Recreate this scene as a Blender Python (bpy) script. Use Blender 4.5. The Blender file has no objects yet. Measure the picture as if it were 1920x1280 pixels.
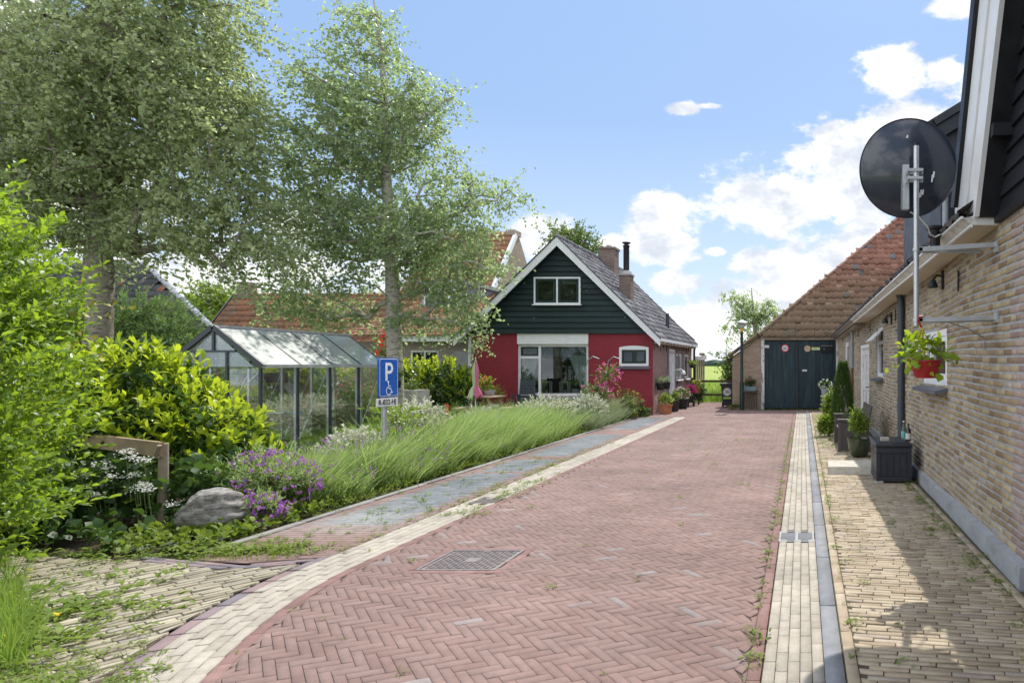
EXPOSURE = 0.6
import bpy, math, random
import numpy as np
from mathutils import Vector, Matrix
random.seed(7)
R = np.random.default_rng(11)
S = bpy.context.scene
COL = S.collection
rad = math.radians
PX, PY, F, CH = 1505.0, 684.0, 1220.0, 1.5      # survey of the photograph: principal point, focal length, eye height

def at(px, py, Y):
    return Vector(((px - PX) / F * Y, Y, CH - (py - PY) / F * Y))
def ground(px, py):
    Y = CH * F / (py - PY)
    return Vector(((px - PX) / F * Y, Y, 0))

# ------------------------------------------------------------------ objects
ORG = {}
def _link(o, parent, org):
    COL.objects.link(o)
    if parent is not None:
        o.parent = parent
        ORG[o.name] = ORG[parent.name]
    else:
        o.location = org
        ORG[o.name] = Vector(org)
    return o
def tag(o, label=None, cat=None, group=None, kind=None):
    if label: o['label'] = label
    if cat: o['category'] = cat
    if group: o['group'] = group
    if kind: o['kind'] = kind
    return o
def thing(name, label, cat, loc, group=None):
    o = bpy.data.objects.new(name, None)
    o.empty_display_size = .2
    _link(o, None, Vector(loc))
    return tag(o, label, cat, group)
def copy_tree(o, parent=None):
    c = o.copy()
    COL.objects.link(c)
    if parent is not None: c.parent = parent
    for k in list(CH_OF(o)): copy_tree(k, c)
    return c
def CH_OF(o):
    return [k for k in COL.objects if k.parent == o]
def np_obj(name, V, quads, tris, mats, parent=None, org=(0, 0, 0), mq=None, mt=None, smooth=False):
    V = np.asarray(V, dtype=np.float64).reshape(-1, 3)
    o3 = np.array(ORG[parent.name] if parent is not None else org)
    V = (V - o3).astype(np.float32)
    quads = np.asarray(quads, dtype=np.int32).reshape(-1, 4) if quads is not None else np.zeros((0, 4), np.int32)
    tris = np.asarray(tris, dtype=np.int32).reshape(-1, 3) if tris is not None else np.zeros((0, 3), np.int32)
    me = bpy.data.meshes.new(name)
    me.vertices.add(len(V)); me.vertices.foreach_set('co', V.ravel())
    nl = quads.size + tris.size
    me.loops.add(nl)
    me.loops.foreach_set('vertex_index', np.concatenate([quads.ravel(), tris.ravel()]))
    nq, nt = len(quads), len(tris)
    me.polygons.add(nq + nt)
    me.polygons.foreach_set('loop_start', np.concatenate([np.arange(nq) * 4, nq * 4 + np.arange(nt) * 3]).astype(np.int32))
    idx = np.concatenate([np.zeros(nq, np.int32) if mq is None else np.asarray(mq, np.int32), np.zeros(nt, np.int32) if mt is None else np.asarray(mt, np.int32)])
    me.polygons.foreach_set('material_index', idx)
    if smooth: me.polygons.foreach_set('use_smooth', np.ones(nq + nt, dtype=bool))
    for m in (mats if isinstance(mats, (list, tuple)) else [mats]): me.materials.append(m)
    me.update(calc_edges=True); me.validate()
    o = bpy.data.objects.new(name, me)
    return _link(o, parent, org)

class MB:
    def __init__(s): s.v = []; s.f = []; s.m = []
    def add(s, vs, fs, m=0):
        b = len(s.v); s.v += [tuple(v) for v in vs]
        s.f += [tuple(b + i for i in f) for f in fs]; s.m += [m] * len(fs); return s
    def quad(s, a, b, c, d, m=0): return s.add([a, b, c, d], [(0, 1, 2, 3)], m)
    def box(s, lo, hi, m=0, bev=0):
        x0, y0, z0 = lo; x1, y1, z1 = hi
        if bev:
            vs = []
            for (z, i) in ((z0, bev), (z0 + bev, 0), (z1 - bev, 0), (z1, bev)):
                vs += [(x0 + i, y0 + i, z), (x1 - i, y0 + i, z), (x1 - i, y1 - i, z), (x0 + i, y1 - i, z)]
            fs = [(3, 2, 1, 0), (12, 13, 14, 15)]
            for k in range(3):
                for j in range(4): fs.append((k * 4 + j, k * 4 + (j + 1) % 4, k * 4 + 4 + (j + 1) % 4, k * 4 + 4 + j))
            return s.add(vs, fs, m)
        vs = [(x0, y0, z0), (x1, y0, z0), (x1, y1, z0), (x0, y1, z0), (x0, y0, z1), (x1, y0, z1), (x1, y1, z1), (x0, y1, z1)]
        return s.add(vs, [(3, 2, 1, 0), (4, 5, 6, 7), (0, 1, 5, 4), (1, 2, 6, 5), (2, 3, 7, 6), (3, 0, 4, 7)], m)
    def beam(s, a, b, w, h, up=(0, 0, 1), m=0):
        a = Vector(a); b = Vector(b); d = (b - a).normalized(); up = Vector(up)
        x = d.cross(up)
        if x.length < 1e-4: x = d.cross(Vector((0, 1, 0)))
        x.normalize(); y = x.cross(d)
        vs = []
        for p in (a, b):
            for (i, j) in ((-1, -1), (1, -1), (1, 1), (-1, 1)): vs.append(p + x * i * w / 2 + y * j * h / 2)
        return s.add(vs, [(0, 1, 2, 3), (7, 6, 5, 4), (0, 4, 5, 1), (1, 5, 6, 2), (2, 6, 7, 3), (3, 7, 4, 0)], m)
    def tube(s, pts, r, n=8, m=0, caps=True):
        pts = [Vector(p) for p in pts]
        rs = r if isinstance(r, (list, tuple)) else [r] * len(pts)
        vs = []; last = None
        for i, p in enumerate(pts):
            d = (pts[min(i + 1, len(pts) - 1)] - pts[max(i - 1, 0)]).normalized()
            x = last - d * last.dot(d) if last is not None else d.cross(Vector((0, 0, 1)) if abs(d.z) < .95 else Vector((0, 1, 0)))
            x.normalize(); last = x; y = d.cross(x)
            for k in range(n):
                t = 2 * math.pi * k / n
                vs.append(p + (x * math.cos(t) + y * math.sin(t)) * rs[i])
        fs = []
        for i in range(len(pts) - 1):
            for k in range(n): fs.append((i * n + k, i * n + (k + 1) % n, (i + 1) * n + (k + 1) % n, (i + 1) * n + k))
        if caps:
            k0 = len(vs); vs += vs[:n] + vs[(len(pts) - 1) * n:len(pts) * n]
            fs += [tuple(range(k0, k0 + n))[::-1], tuple(range(k0 + n, k0 + 2 * n))]
        return s.add(vs, fs, m)
    def lathe(s, c, prof, n=20, m=0, sx=1, sy=1):
        c = Vector(c); vs = []
        for (r, z) in prof:
            for k in range(n):
                t = 2 * math.pi * k / n
                vs.append((c.x + r * math.cos(t) * sx, c.y + r * math.sin(t) * sy, c.z + z))
        fs = []
        for i in range(len(prof) - 1):
            for k in range(n): fs.append((i * n + k, i * n + (k + 1) % n, (i + 1) * n + (k + 1) % n, (i + 1) * n + k))
        return s.add(vs, fs, m)
    def prism(s, pts, d, m=0):
        n = len(pts); d = Vector(d); vs = [Vector(p) for p in pts]; vs += [v + d for v in vs]
        fs = [tuple(range(n))[::-1], tuple(range(n, 2 * n))]
        for k in range(n): fs.append((k, (k + 1) % n, n + (k + 1) % n, n + k))
        return s.add(vs, fs, m)
    def build(s, name, mats, parent=None, org=(0, 0, 0), smooth=False):
        o3 = Vector(ORG[parent.name] if parent is not None else org)
        me = bpy.data.meshes.new(name)
        me.from_pydata([tuple(Vector(v) - o3) for v in s.v], [], s.f)
        for m in (mats if isinstance(mats, (list, tuple)) else [mats]): me.materials.append(m)
        me.polygons.foreach_set('material_index', s.m)
        if smooth: me.polygons.foreach_set('use_smooth', [True] * len(s.f))
        import bmesh
        bm = bmesh.new(); bm.from_mesh(me); bmesh.ops.recalc_face_normals(bm, faces=bm.faces); bm.to_mesh(me); bm.free()
        me.update()
        if smooth: me.set_sharp_from_angle(angle=rad(42))
        return _link(bpy.data.objects.new(name, me), parent, org)

# ------------------------------------------------------------------ materials
def nodes(name):
    m = bpy.data.materials.new(name); m.use_nodes = True
    nt = m.node_tree; nt.nodes.clear()
    return m, nt
def N(nt, t, ins=None, **kw):
    n = nt.nodes.new(t)
    for k, v in kw.items(): setattr(n, k, v)
    for k, v in (ins or {}).items():
        if hasattr(v, 'is_linked') or isinstance(v, bpy.types.NodeSocket): nt.links.new(v, n.inputs[k])
        else: n.inputs[k].default_value = v
    return n
def c4(c): return (c[0], c[1], c[2], 1)
def mixc(nt, fac, a, b, mode='MIX'):
    n = nt.nodes.new('ShaderNodeMix'); n.data_type = 'RGBA'; n.blend_type = mode
    for k, v in ((0, fac), (6, a), (7, b)):
        if isinstance(v, bpy.types.NodeSocket): nt.links.new(v, n.inputs[k])
        else: n.inputs[k].default_value = v if k == 0 else c4(v)
    return n.outputs[2]
def maprange(nt, v, a, b, c=0, d=1, smooth=False):
    n = N(nt, 'ShaderNodeMapRange', {0: v, 1: a, 2: b, 3: c, 4: d})
    if smooth: n.interpolation_type = 'SMOOTHSTEP'
    return n.outputs[0]
def math_(nt, op, a, b=0.0, c=None):
    n = nt.nodes.new('ShaderNodeMath'); n.operation = op
    for k, v in ((0, a), (1, b), (2, c)):
        if v is None: continue
        if isinstance(v, bpy.types.NodeSocket): nt.links.new(v, n.inputs[k])
        else: n.inputs[k].default_value = v
    return n.outputs[0]
def noise(nt, vec, scale, detail=4, rough=.6, out=0):
    n = N(nt, 'ShaderNodeTexNoise', {'Vector': vec, 'Scale': scale, 'Detail': detail, 'Roughness': rough})
    return n.outputs[out]
def ramp(nt, fac, stops, interp='LINEAR'):
    n = nt.nodes.new('ShaderNodeValToRGB'); n.color_ramp.interpolation = interp
    while len(n.color_ramp.elements) < len(stops): n.color_ramp.elements.new(.5)
    for e, (p, c) in zip(n.color_ramp.elements, stops): e.position = p; e.color = c4(c)
    nt.links.new(fac, n.inputs[0]); return n.outputs[0]
def finish(nt, surf):
    o = nt.nodes.new('ShaderNodeOutputMaterial'); nt.links.new(surf, o.inputs[0])
def principled(nt, col, rough=.8, spec=.3, metal=0, normal=None, **kw):
    p = nt.nodes.new('ShaderNodeBsdfPrincipled')
    for k, v in (('Base Color', col), ('Roughness', rough), ('Specular IOR Level', spec), ('Metallic', metal)):
        if isinstance(v, bpy.types.NodeSocket): nt.links.new(v, p.inputs[k])
        else: p.inputs[k].default_value = c4(v) if k == 'Base Color' else v
    if normal is not None: nt.links.new(normal, p.inputs['Normal'])
    for k, v in kw.items(): p.inputs[k].default_value = v
    return p.outputs[0]
def bump(nt, h, strength=.5, dist=.01):
    return N(nt, 'ShaderNodeBump', {'Height': h, 'Strength': strength, 'Distance': dist}).outputs[0]
def obco(nt): return N(nt, 'ShaderNodeTexCoord').outputs['Object']
def poso(nt): return N(nt, 'ShaderNodeNewGeometry').outputs['Position']
def island(nt): return N(nt, 'ShaderNodeNewGeometry').outputs['Random Per Island']

def mat(name, col, rough=.7, var=.15, nscale=8, metal=0, spec=.35, bmp=0, bscale=60, isl=0, dirt=None, dscale=1.5, dlev=(.52, .75), stretch=None, coat=0):
    """painted / plain surface: a base colour, mottled, with optional dirt patches, grain and per-piece variation"""
    m, nt = nodes(name)
    co = obco(nt)
    if stretch: co = N(nt, 'ShaderNodeMapping', {'Vector': co, 'Scale': stretch}).outputs[0]
    n1 = noise(nt, co, nscale, 5, .65)
    lo = [c * (1 - var) for c in col]; hi = [min(1, c * (1 + var)) for c in col]
    c = ramp(nt, n1, [(.3, lo), (.7, hi)])
    if isl:
        f = maprange(nt, island(nt), 0, 1, 1 - isl, 1 + isl)
        c = N(nt, 'ShaderNodeVectorMath', {0: c, 3: f}, operation='SCALE').outputs[0]
    if dirt:
        c = mixc(nt, maprange(nt, noise(nt, co, dscale, 6, .7), dlev[0], dlev[1], 0, .9, True), c, dirt)
    nr = None
    if bmp: nr = bump(nt, noise(nt, co, bscale, 4, .7), bmp, .004)
    rr = maprange(nt, n1, .3, .7, max(0, rough - .08), min(1, rough + .08))
    finish(nt, principled(nt, c, rr, spec, metal, nr, **({'Coat Weight': coat, 'Coat Roughness': .08} if coat else {})))
    return m

def block_mat(name, stops, joint, grain=.25, stain=None, stain_lev=(.55, .8), moss=None, rough=.9, sscale=.7, white=None):
    """laid blocks: one colour per loose piece out of a ramp, sandy grain, broad wear; white = (x, y, r): lime bleached patch"""
    m, nt = nodes(name)
    co = poso(nt)
    c = ramp(nt, island(nt), stops)
    g = noise(nt, co, 260, 3, .7)
    c = N(nt, 'ShaderNodeVectorMath', {0: c, 3: maprange(nt, g, .25, .75, 1 - grain, 1 + grain)}, operation='SCALE').outputs[0]
    w = noise(nt, co, .9, 5, .65)
    c = N(nt, 'ShaderNodeVectorMath', {0: c, 3: maprange(nt, w, .3, .7, .76, 1.19)}, operation='SCALE').outputs[0]
    mid = noise(nt, co, 9, 4, .7)
    c = N(nt, 'ShaderNodeVectorMath', {0: c, 3: maprange(nt, mid, .3, .7, .84, 1.13)}, operation='SCALE').outputs[0]
    if stain: c = mixc(nt, maprange(nt, noise(nt, co, sscale, 7, .7), stain_lev[0], stain_lev[1], 0, .75, True), c, stain)
    if white:
        d = N(nt, 'ShaderNodeVectorMath', {0: co, 1: (white[0], white[1], 0)}, operation='DISTANCE').outputs[1]
        d = math_(nt, 'ADD', d, math_(nt, 'MULTIPLY', noise(nt, co, 5, 6, .75), 1.2))
        c = mixc(nt, maprange(nt, d, white[2] + .4, white[2] + 1.15, .38, 0, True), c, (.42, .41, .39))
    finish(nt, principled(nt, c, rough, .25, 0, bump(nt, g, .35, .003)))
    return m

def brick_mat(name, c1, c2, mortar, axis='Y', bw=.22, bh=.062, ms=.012, var=.3, paint=None, rough=.9, stain=None):
    """coursed brickwork in a wall whose length runs along the given world axis"""
    m, nt = nodes(name)
    p = N(nt, 'ShaderNodeSeparateXYZ', {0: poso(nt)})
    v = N(nt, 'ShaderNodeCombineXYZ', {0: p.outputs[0 if axis == 'X' else 1], 1: p.outputs[2], 2: 0.0}).outputs[0]
    wob = N(nt, 'ShaderNodeVectorMath', {0: noise(nt, poso(nt), 1.3, 2, .5, 1), 1: (.5, .5, .5)}, operation='SUBTRACT').outputs[0]
    v2 = N(nt, 'ShaderNodeVectorMath', {0: wob, 1: (.02, .02, 0), 2: v}, operation='MULTIPLY_ADD').outputs[0]
    b = N(nt, 'ShaderNodeTexBrick', {'Vector': v2, 'Color1': c4(c1), 'Color2': c4(c2), 'Mortar': c4(mortar), 'Scale': 1.0, 'Mortar Size': ms, 'Mortar Smooth': .3, 'Bias': 0.0, 'Brick Width': bw, 'Row Height': bh})
    b.offset = .5
    c = b.outputs[0]
    g = noise(nt, poso(nt), 35, 5, .7)
    if paint: c = mixc(nt, .93, c, paint)
    c = N(nt, 'ShaderNodeVectorMath', {0: c, 3: maprange(nt, g, .25, .75, 1 - var, 1 + var)}, operation='SCALE').outputs[0]
    w = noise(nt, poso(nt), 1.1, 5, .7)
    c = N(nt, 'ShaderNodeVectorMath', {0: c, 3: maprange(nt, w, .3, .7, .86, 1.12)}, operation='SCALE').outputs[0]
    if stain: c = mixc(nt, maprange(nt, noise(nt, poso(nt), 1.6, 6, .75), .58, .8, 0, .8, True), c, stain)
    h = math_(nt, 'MULTIPLY_ADD', b.outputs[1], -1.0, math_(nt, 'MULTIPLY', g, .35))
    finish(nt, principled(nt, c, rough, .3 if not paint else .45, 0, bump(nt, h, .7, .008)))
    return m

def leaf_mat(name, stops, trans, tfac=.45, rough=.42, spec=.45, nscale=1.2):
    """foliage: per-leaf colour, light passing through the blade, a slight sheen"""
    m, nt = nodes(name)
    i = island(nt)
    i2 = math_(nt, 'ADD', math_(nt, 'MULTIPLY', i, .7), math_(nt, 'MULTIPLY', maprange(nt, noise(nt, poso(nt), nscale, 3, .6), .3, .7, 0, 1), .3))
    c = ramp(nt, i2, stops)
    b = principled(nt, c, rough, spec)
    tc = N(nt, 'ShaderNodeVectorMath', {0: ramp(nt, i2, [(0, [t * .75 for t in trans]), (1, trans)]), 3: 1.0}, operation='SCALE').outputs[0]
    t = N(nt, 'ShaderNodeBsdfTranslucent', {0: tc}).outputs[0]
    mx = N(nt, 'ShaderNodeMixShader', {0: tfac, 1: b, 2: t})
    finish(nt, mx.outputs[0]); return m

def glass_mat(name, tint=(.9, .95, .95), refl=1.0, milk=0, milkc=(.75, .82, .82), rough=.02):
    m, nt = nodes(name)
    t = N(nt, 'ShaderNodeBsdfTransparent', {0: c4(tint)}).outputs[0]
    if milk:
        d = N(nt, 'ShaderNodeBsdfTranslucent', {0: c4(milkc)}).outputs[0]
        d2 = N(nt, 'ShaderNodeBsdfDiffuse', {0: c4(milkc)}).outputs[0]
        d = N(nt, 'ShaderNodeMixShader', {0: .5, 1: d, 2: d2}).outputs[0]
        f = maprange(nt, noise(nt, obco(nt), 3, 6, .7), .3, .75, milk * .75, min(1, milk * 1.3))
        t = N(nt, 'ShaderNodeMixShader', {0: f, 1: t, 2: d}).outputs[0]
    g = N(nt, 'ShaderNodeBsdfAnisotropic' if False else 'ShaderNodeBsdfGlossy', {0: (1, 1, 1, 1), 1: rough}).outputs[0]
    fr = math_(nt, 'MULTIPLY', N(nt, 'ShaderNodeFresnel', {0: 1.5}).outputs[0], refl)
    fr = math_(nt, 'MINIMUM', fr, 1.0)
    finish(nt, N(nt, 'ShaderNodeMixShader', {0: fr, 1: t, 2: g}).outputs[0]); return m

# ------------------------------------------------------------------ foliage
def unit(v): return v / np.maximum(np.linalg.norm(v, axis=-1, keepdims=True), 1e-9)
def rdir(n): return unit(R.normal(size=(n, 3)))
def leaf_geo(P, A, Nn, L, W, fold=.25, droop=.1, oval=False):
    P = np.asarray(P, float); A = unit(np.asarray(A, float)); n = len(P)
    Sd = np.cross(A, Nn); bad = np.linalg.norm(Sd, axis=1) < .05
    Sd[bad] = np.cross(A[bad], rdir(int(bad.sum())))
    Sd = unit(Sd); Nn = np.cross(Sd, A)
    L = np.broadcast_to(L, (n,))[:, None]; W = np.broadcast_to(W, (n,))[:, None]
    if not oval:
        v = np.stack([P, P + A * .42 * L + Sd * W / 2 + Nn * fold * W, P + A * L - Nn * droop * L, P + A * .42 * L - Sd * W / 2 + Nn * fold * W], 1)
        b = np.arange(n)[:, None] * 4
        return v.reshape(-1, 3), None, np.concatenate([b + [0, 3, 2], b + [0, 2, 1]])
    mid = P + A * .52 * L + Nn * droop * .4 * L
    v = np.stack([P, P + A * .28 * L + Sd * W * .42 + Nn * fold * W, P + A * .68 * L + Sd * W * .46 + Nn * fold * W, P + A * L - Nn * droop * L,
                  P + A * .68 * L - Sd * W * .46 + Nn * fold * W, P + A * .28 * L - Sd * W * .42 + Nn * fold * W, mid], 1)
    b = np.arange(n)[:, None] * 7
    q = np.concatenate([b + [0, 5, 6, 1], b + [6, 4, 3, 2]])
    t = np.concatenate([b + [6, 2, 1], b + [5, 4, 6]])
    return v.reshape(-1, 3), q, t
class Geo:
    def __init__(s): s.V = []; s.Q = []; s.T = []; s.mq = []; s.mt = []; s.n = 0
    def add(s, V, Q, T, m=0):
        V = np.asarray(V).reshape(-1, 3)
        if Q is not None and len(Q): s.Q.append(np.asarray(Q) + s.n); s.mq.append(np.full(len(Q), m))
        if T is not None and len(T): s.T.append(np.asarray(T) + s.n); s.mt.append(np.full(len(T), m))
        s.V.append(V); s.n += len(V); return s
    def build(s, name, mats, parent=None, org=(0, 0, 0), smooth=False):
        cat = lambda l, k: np.concatenate(l) if l else None
        return np_obj(name, np.concatenate(s.V), cat(s.Q, 4), cat(s.T, 3), mats, parent, org, cat(s.mq, 1), cat(s.mt, 1), smooth)
def in_ell(ells, n, shell=0.0):
    """n points in the union of ellipsoids (cx,cy,cz,rx,ry,rz), weighted by volume; shell > 0 keeps them near the outside; returns points and outward directions"""
    E = np.array(ells, float); w = np.prod(E[:, 3:], axis=1) ** .8; k = R.choice(len(E), n, p=w / w.sum())
    d = rdir(n); r = (shell + (1 - shell) * R.random(n) ** (1 / 3 if shell == 0 else .8))[:, None]
    return E[k, :3] + d * r * E[k, 3:], unit(d / E[k, 3:])
def shoots(P, D, nl, L, W, length, ang=55, oval=True, fold=.2, droop=.12, jit=.25, geo=None, m=0, up=.35, stem=0, sm=1):
    """leafy shoots from points P along D, nl leaves each"""
    geo = geo or Geo(); n = len(P); P = np.asarray(P); D = unit(np.asarray(D))
    t = np.tile(np.linspace(.12, 1, nl), n); k = np.repeat(np.arange(n), nl)
    D2 = unit(D[k] + np.array([0, 0, -.15]) * (t[:, None] ** 2))
    ln = (length * (.7 + .6 * R.random(n)))[k]
    p = P[k] + D2 * (t * ln)[:, None]
    az = np.tile(np.arange(nl) * 2.4, n) + R.random(n)[k] * 6.28
    x = unit(np.cross(D2, np.array([.3, .2, .93]) + R.normal(size=(n, 3))[k] * .1)); y = np.cross(D2, x)
    a = rad(ang) * (1.15 - .55 * t) + R.normal(size=n * nl) * jit
    side = x * np.cos(az)[:, None] + y * np.sin(az)[:, None]
    A = unit(D2 * np.cos(a)[:, None] + side * np.sin(a)[:, None] + np.array([0, 0, up * .3]))
    Nn = unit(D2 * .8 + np.array([0, 0, up]) + R.normal(size=(n * nl, 3)) * jit)
    s = (.7 + .5 * R.random(n * nl))
    geo.add(*leaf_geo(p, A, Nn, L * s, W * s, fold, droop, oval), m)
    if stem:
        a0 = P; a1 = P + D * (length * .95)
        sd = unit(np.cross(D, rdir(n))) * stem; ux = np.cross(D, sd)
        v = np.stack([a0 + sd, a0 - sd * .5 + ux * .87, a0 - sd * .5 - ux * .87, a1], 1); b = np.arange(n)[:, None] * 4
        geo.add(v.reshape(-1, 3), None, np.concatenate([b + [0, 1, 3], b + [1, 2, 3], b + [2, 0, 3]]), sm)
    return geo
def strands(P, H, lean, width, segs=3, curl=.3, geo=None, m=0, spread=.18):
    """grass-like blades standing on points P"""
    geo = geo or Geo(); n = len(P); P = np.asarray(P, float); H = np.broadcast_to(H, (n,))
    d = np.array([lean[0], lean[1], 0.])[None, :] + R.normal(size=(n, 3)) * [spread, spread, 0]; d[:, 2] = 0
    sd = unit(np.cross(d + [0, 0, 1.0], rdir(n))) * (width * (.6 + .8 * R.random(n)))[:, None] / 2
    rows = []
    for i in range(segs + 1):
        t = i / segs
        c = P + np.array([0, 0, 1.0]) * (H * (t - .12 * t * t * curl))[:, None] + d * (H * (t * .45 + t * t * (.3 + curl)))[:, None]
        w = 1 - .85 * t
        rows += [c + sd * w, c - sd * w]
    v = np.stack(rows, 1); b = np.arange(n)[:, None] * (2 * segs + 2)
    geo.add(v.reshape(-1, 3), np.concatenate([b + [2 * i, 2 * i + 1, 2 * i + 3, 2 * i + 2] for i in range(segs)]), None, m)
    return geo
def cones(geo, A, B, ra, rb, n=6, m=0):
    """tapered round sticks between the points A and B"""
    A = np.asarray(A, float); B = np.asarray(B, float); k = len(A); D = unit(B - A)
    x = unit(np.cross(D, np.where(np.abs(D[:, 2:3]) < .9, np.array([[0, 0, 1.]]), np.array([[0, 1., 0]])))); y = np.cross(D, x)
    th = np.arange(n) * 2 * np.pi / n
    ring = x[:, None] * np.cos(th)[None, :, None] + y[:, None] * np.sin(th)[None, :, None]
    v = np.concatenate([A[:, None] + ring * np.asarray(ra)[:, None, None], B[:, None] + ring * np.asarray(rb)[:, None, None]], 1)
    b = np.arange(k)[:, None] * 2 * n
    geo.add(v.reshape(-1, 3), np.concatenate([b + [i, (i + 1) % n, n + (i + 1) % n, n + i] for i in range(n)]), None, m)
def tree(name, label, trunk, ells, nclump, nleaf, leaf, mats, droop=.5, clump=.45, twig=.35, r0=.02, mind=.3, wind=(.15, 0, 0), group=None, squash=.8, minr=.006, flat=0):
    """trunk: list of (Vector, radius); limbs grow from it to every leaf clump in the crown; leaves sit on hanging twigs"""
    root = thing(name, label, 'tree', trunk[0][0], group)
    c = []; tries = 0
    cand, _ = in_ell(ells, nclump * 6)
    for p in cand:
        if all((p[0] - q[0]) ** 2 + (p[1] - q[1]) ** 2 + (p[2] - q[2]) ** 2 > mind * mind for q in c): c.append(p)
        if len(c) >= nclump: break
    c = np.array(c)
    nodes_ = [np.array(p) for p, r in trunk]; par = [-1] + list(range(len(trunk) - 1)); base = len(trunk)
    start = max(1, base // 3)
    dist = [np.min(np.linalg.norm(np.array(nodes_[start:]) - q, axis=1)) for q in c]
    tips = []
    for ci in np.argsort(dist):
        q = c[ci]; Pn = np.array(nodes_); v = q - Pn; d = np.linalg.norm(v, axis=1)
        pen = d + np.where(v[:, 2] < 0, -v[:, 2] * 1.2, 0) + (np.arange(len(Pn)) < start) * 9 + (np.arange(len(Pn)) < base) * -.25
        j = int(np.argmin(pen)); a = Pn[j]; k = max(2, int(d[j] / .3))
        prev = j
        for i in range(1, k + 1):
            t = i / k
            p = a + (q - a) * t + np.array([0, 0, 1.]) * math.sin(t * math.pi) * d[j] * .12 + R.normal(size=3) * .03 * (t < 1)
            nodes_.append(p); par.append(prev); prev = len(nodes_) - 1
        tips.append(prev)
    n = len(nodes_); load = np.zeros(n)
    for t_ in tips: load[t_] += 1
    for i in range(n - 1, 0, -1): load[par[i]] += load[i] if load[i] else .5
    rr = np.maximum(minr, r0 * load ** .47)
    for i in range(base): rr[i] = max(trunk[i][1], .01)
    rr = np.minimum(rr, trunk[start][1] * .62); 
    for i in range(base): rr[i] = trunk[i][1]
    mb = MB()
    tp = [t[0] for t in trunk]; trd = [t[1] for t in trunk]
    mb.tube(tp, trd, 14)
    g = Geo(); P = np.array(nodes_); pr = np.array(par)
    ids = np.arange(base, n)
    ra = np.where(pr[ids] < base, np.minimum(rr[ids] * 1.25, rr[pr[ids]]), rr[pr[ids]])
    cones(g, P[pr[ids]], P[ids], ra, rr[ids], 6)
    tv = np.array([tuple(v) for v in mb.v]); g.add(tv, [f for f in mb.f if len(f) == 4], None)
    # twigs and leaves
    ntw = max(4, int(nleaf / 16)); k = np.repeat(np.arange(len(c)), ntw); m = len(k)
    sz = (.7 + .6 * R.random(len(c)))[k][:, None]
    off = rdir(m) * (R.random(m) ** .5)[:, None] * clump * sz * [1, 1, squash]
    b = c[k] + off
    out = unit(off + np.array(wind) + rdir(m) * .3)
    D = unit(out * (1 - droop) + np.array([0, 0, -droop]) + np.array(wind))
    per = 16; kk = np.repeat(np.arange(m), per); t = np.tile(np.linspace(0.05, 1, per), m)
    ln = (twig * (.5 + R.random(m)))[kk]
    pos = b[kk] + out[kk] * (ln * t * .55)[:, None] + D[kk] * (ln * t * t * .75)[:, None] + R.normal(size=(m * per, 3)) * .035
    A = unit(D[kk] * .5 + rdir(m * per) * .75 + np.array(wind) * .8 + np.array([0, 0, -.35 * droop]))
    Nn = unit(rdir(m * per) + np.array([0, 0, flat]))
    s = .65 + .6 * R.random(m * per)
    cones(g, b, b + out * (twig * .3) + D * (twig * .38), np.full(m, .0045 * minr / .006), np.full(m, .0018), 3)
    g.build('trunk', mats[0], root, smooth=True)
    lg = Geo(); lg.add(*leaf_geo(pos, A, Nn, leaf * s, leaf * .68 * s, .18, .1, False))
    lg.build('crown', mats[1], root)
    return root
# ------------------------------------------------------------------ sun, sky, camera
SUN = Vector((.15, .72, 1.0)).normalized()
elev = math.asin(SUN.z); azim = math.atan2(SUN.x, SUN.y)
sl = bpy.data.lights.new('sun', 'SUN'); sl.energy = 4.0; sl.angle = rad(.53); sl.color = (1, .955, .88)
so = bpy.data.objects.new('sun', sl); so.rotation_euler = SUN.to_track_quat('Z', 'Y').to_euler(); so.location = (0, 0, 40); COL.objects.link(so)
W_ = bpy.data.worlds.new('World'); S.world = W_; W_.use_nodes = True
nt = W_.node_tree; nt.nodes.clear()
sky = N(nt, 'ShaderNodeTexSky', sky_type='NISHITA', sun_disc=False, sun_elevation=elev, sun_rotation=azim, altitude=0, air_density=1.0, dust_density=1.2, ozone_density=1.6)
gen = N(nt, 'ShaderNodeTexCoord').outputs['Generated']
sp = N(nt, 'ShaderNodeSeparateXYZ', {0: gen})
yy = math_(nt, 'MAXIMUM', sp.outputs[1], .06)
uv = N(nt, 'ShaderNodeCombineXYZ', {0: math_(nt, 'DIVIDE', sp.outputs[0], yy), 1: math_(nt, 'DIVIDE', sp.outputs[2], yy), 2: 0.0}).outputs[0]
clouds = [(1480, 372, 165, 58), (1630, 335, 140, 95), (1570, 262, 75, 38), (1450, 412, 55, 34), (1700, 235, 95, 55), (1665, 140, 62, 52), (1780, 135, 40, 28), (1850, 300, 120, 160),
          (1250, 395, 62, 42), (1240, 455, 74, 44), (1258, 531, 60, 27), (1530, 498, 150, 40), (1640, 480, 150, 70), (1410, 492, 50, 22), (1560, 565, 220, 60),
          (1010, 440, 60, 42), (1150, 455, 30, 16), (1340, 470, 26, 11), (1285, 205, 34, 13), (1330, 200, 30, 7), (1800, 15, 45, 22), (1460, 440, 20, 12), (1330, 620, 190, 62), (1430, 700, 700, 48),
          (400, 520, 330, 70), (150, 400, 160, 90), (880, 560, 200, 60), (20, 30, 60, 40), (560, 420, 60, 40), (1020, 425, 40, 25)]
dmin = None
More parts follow.
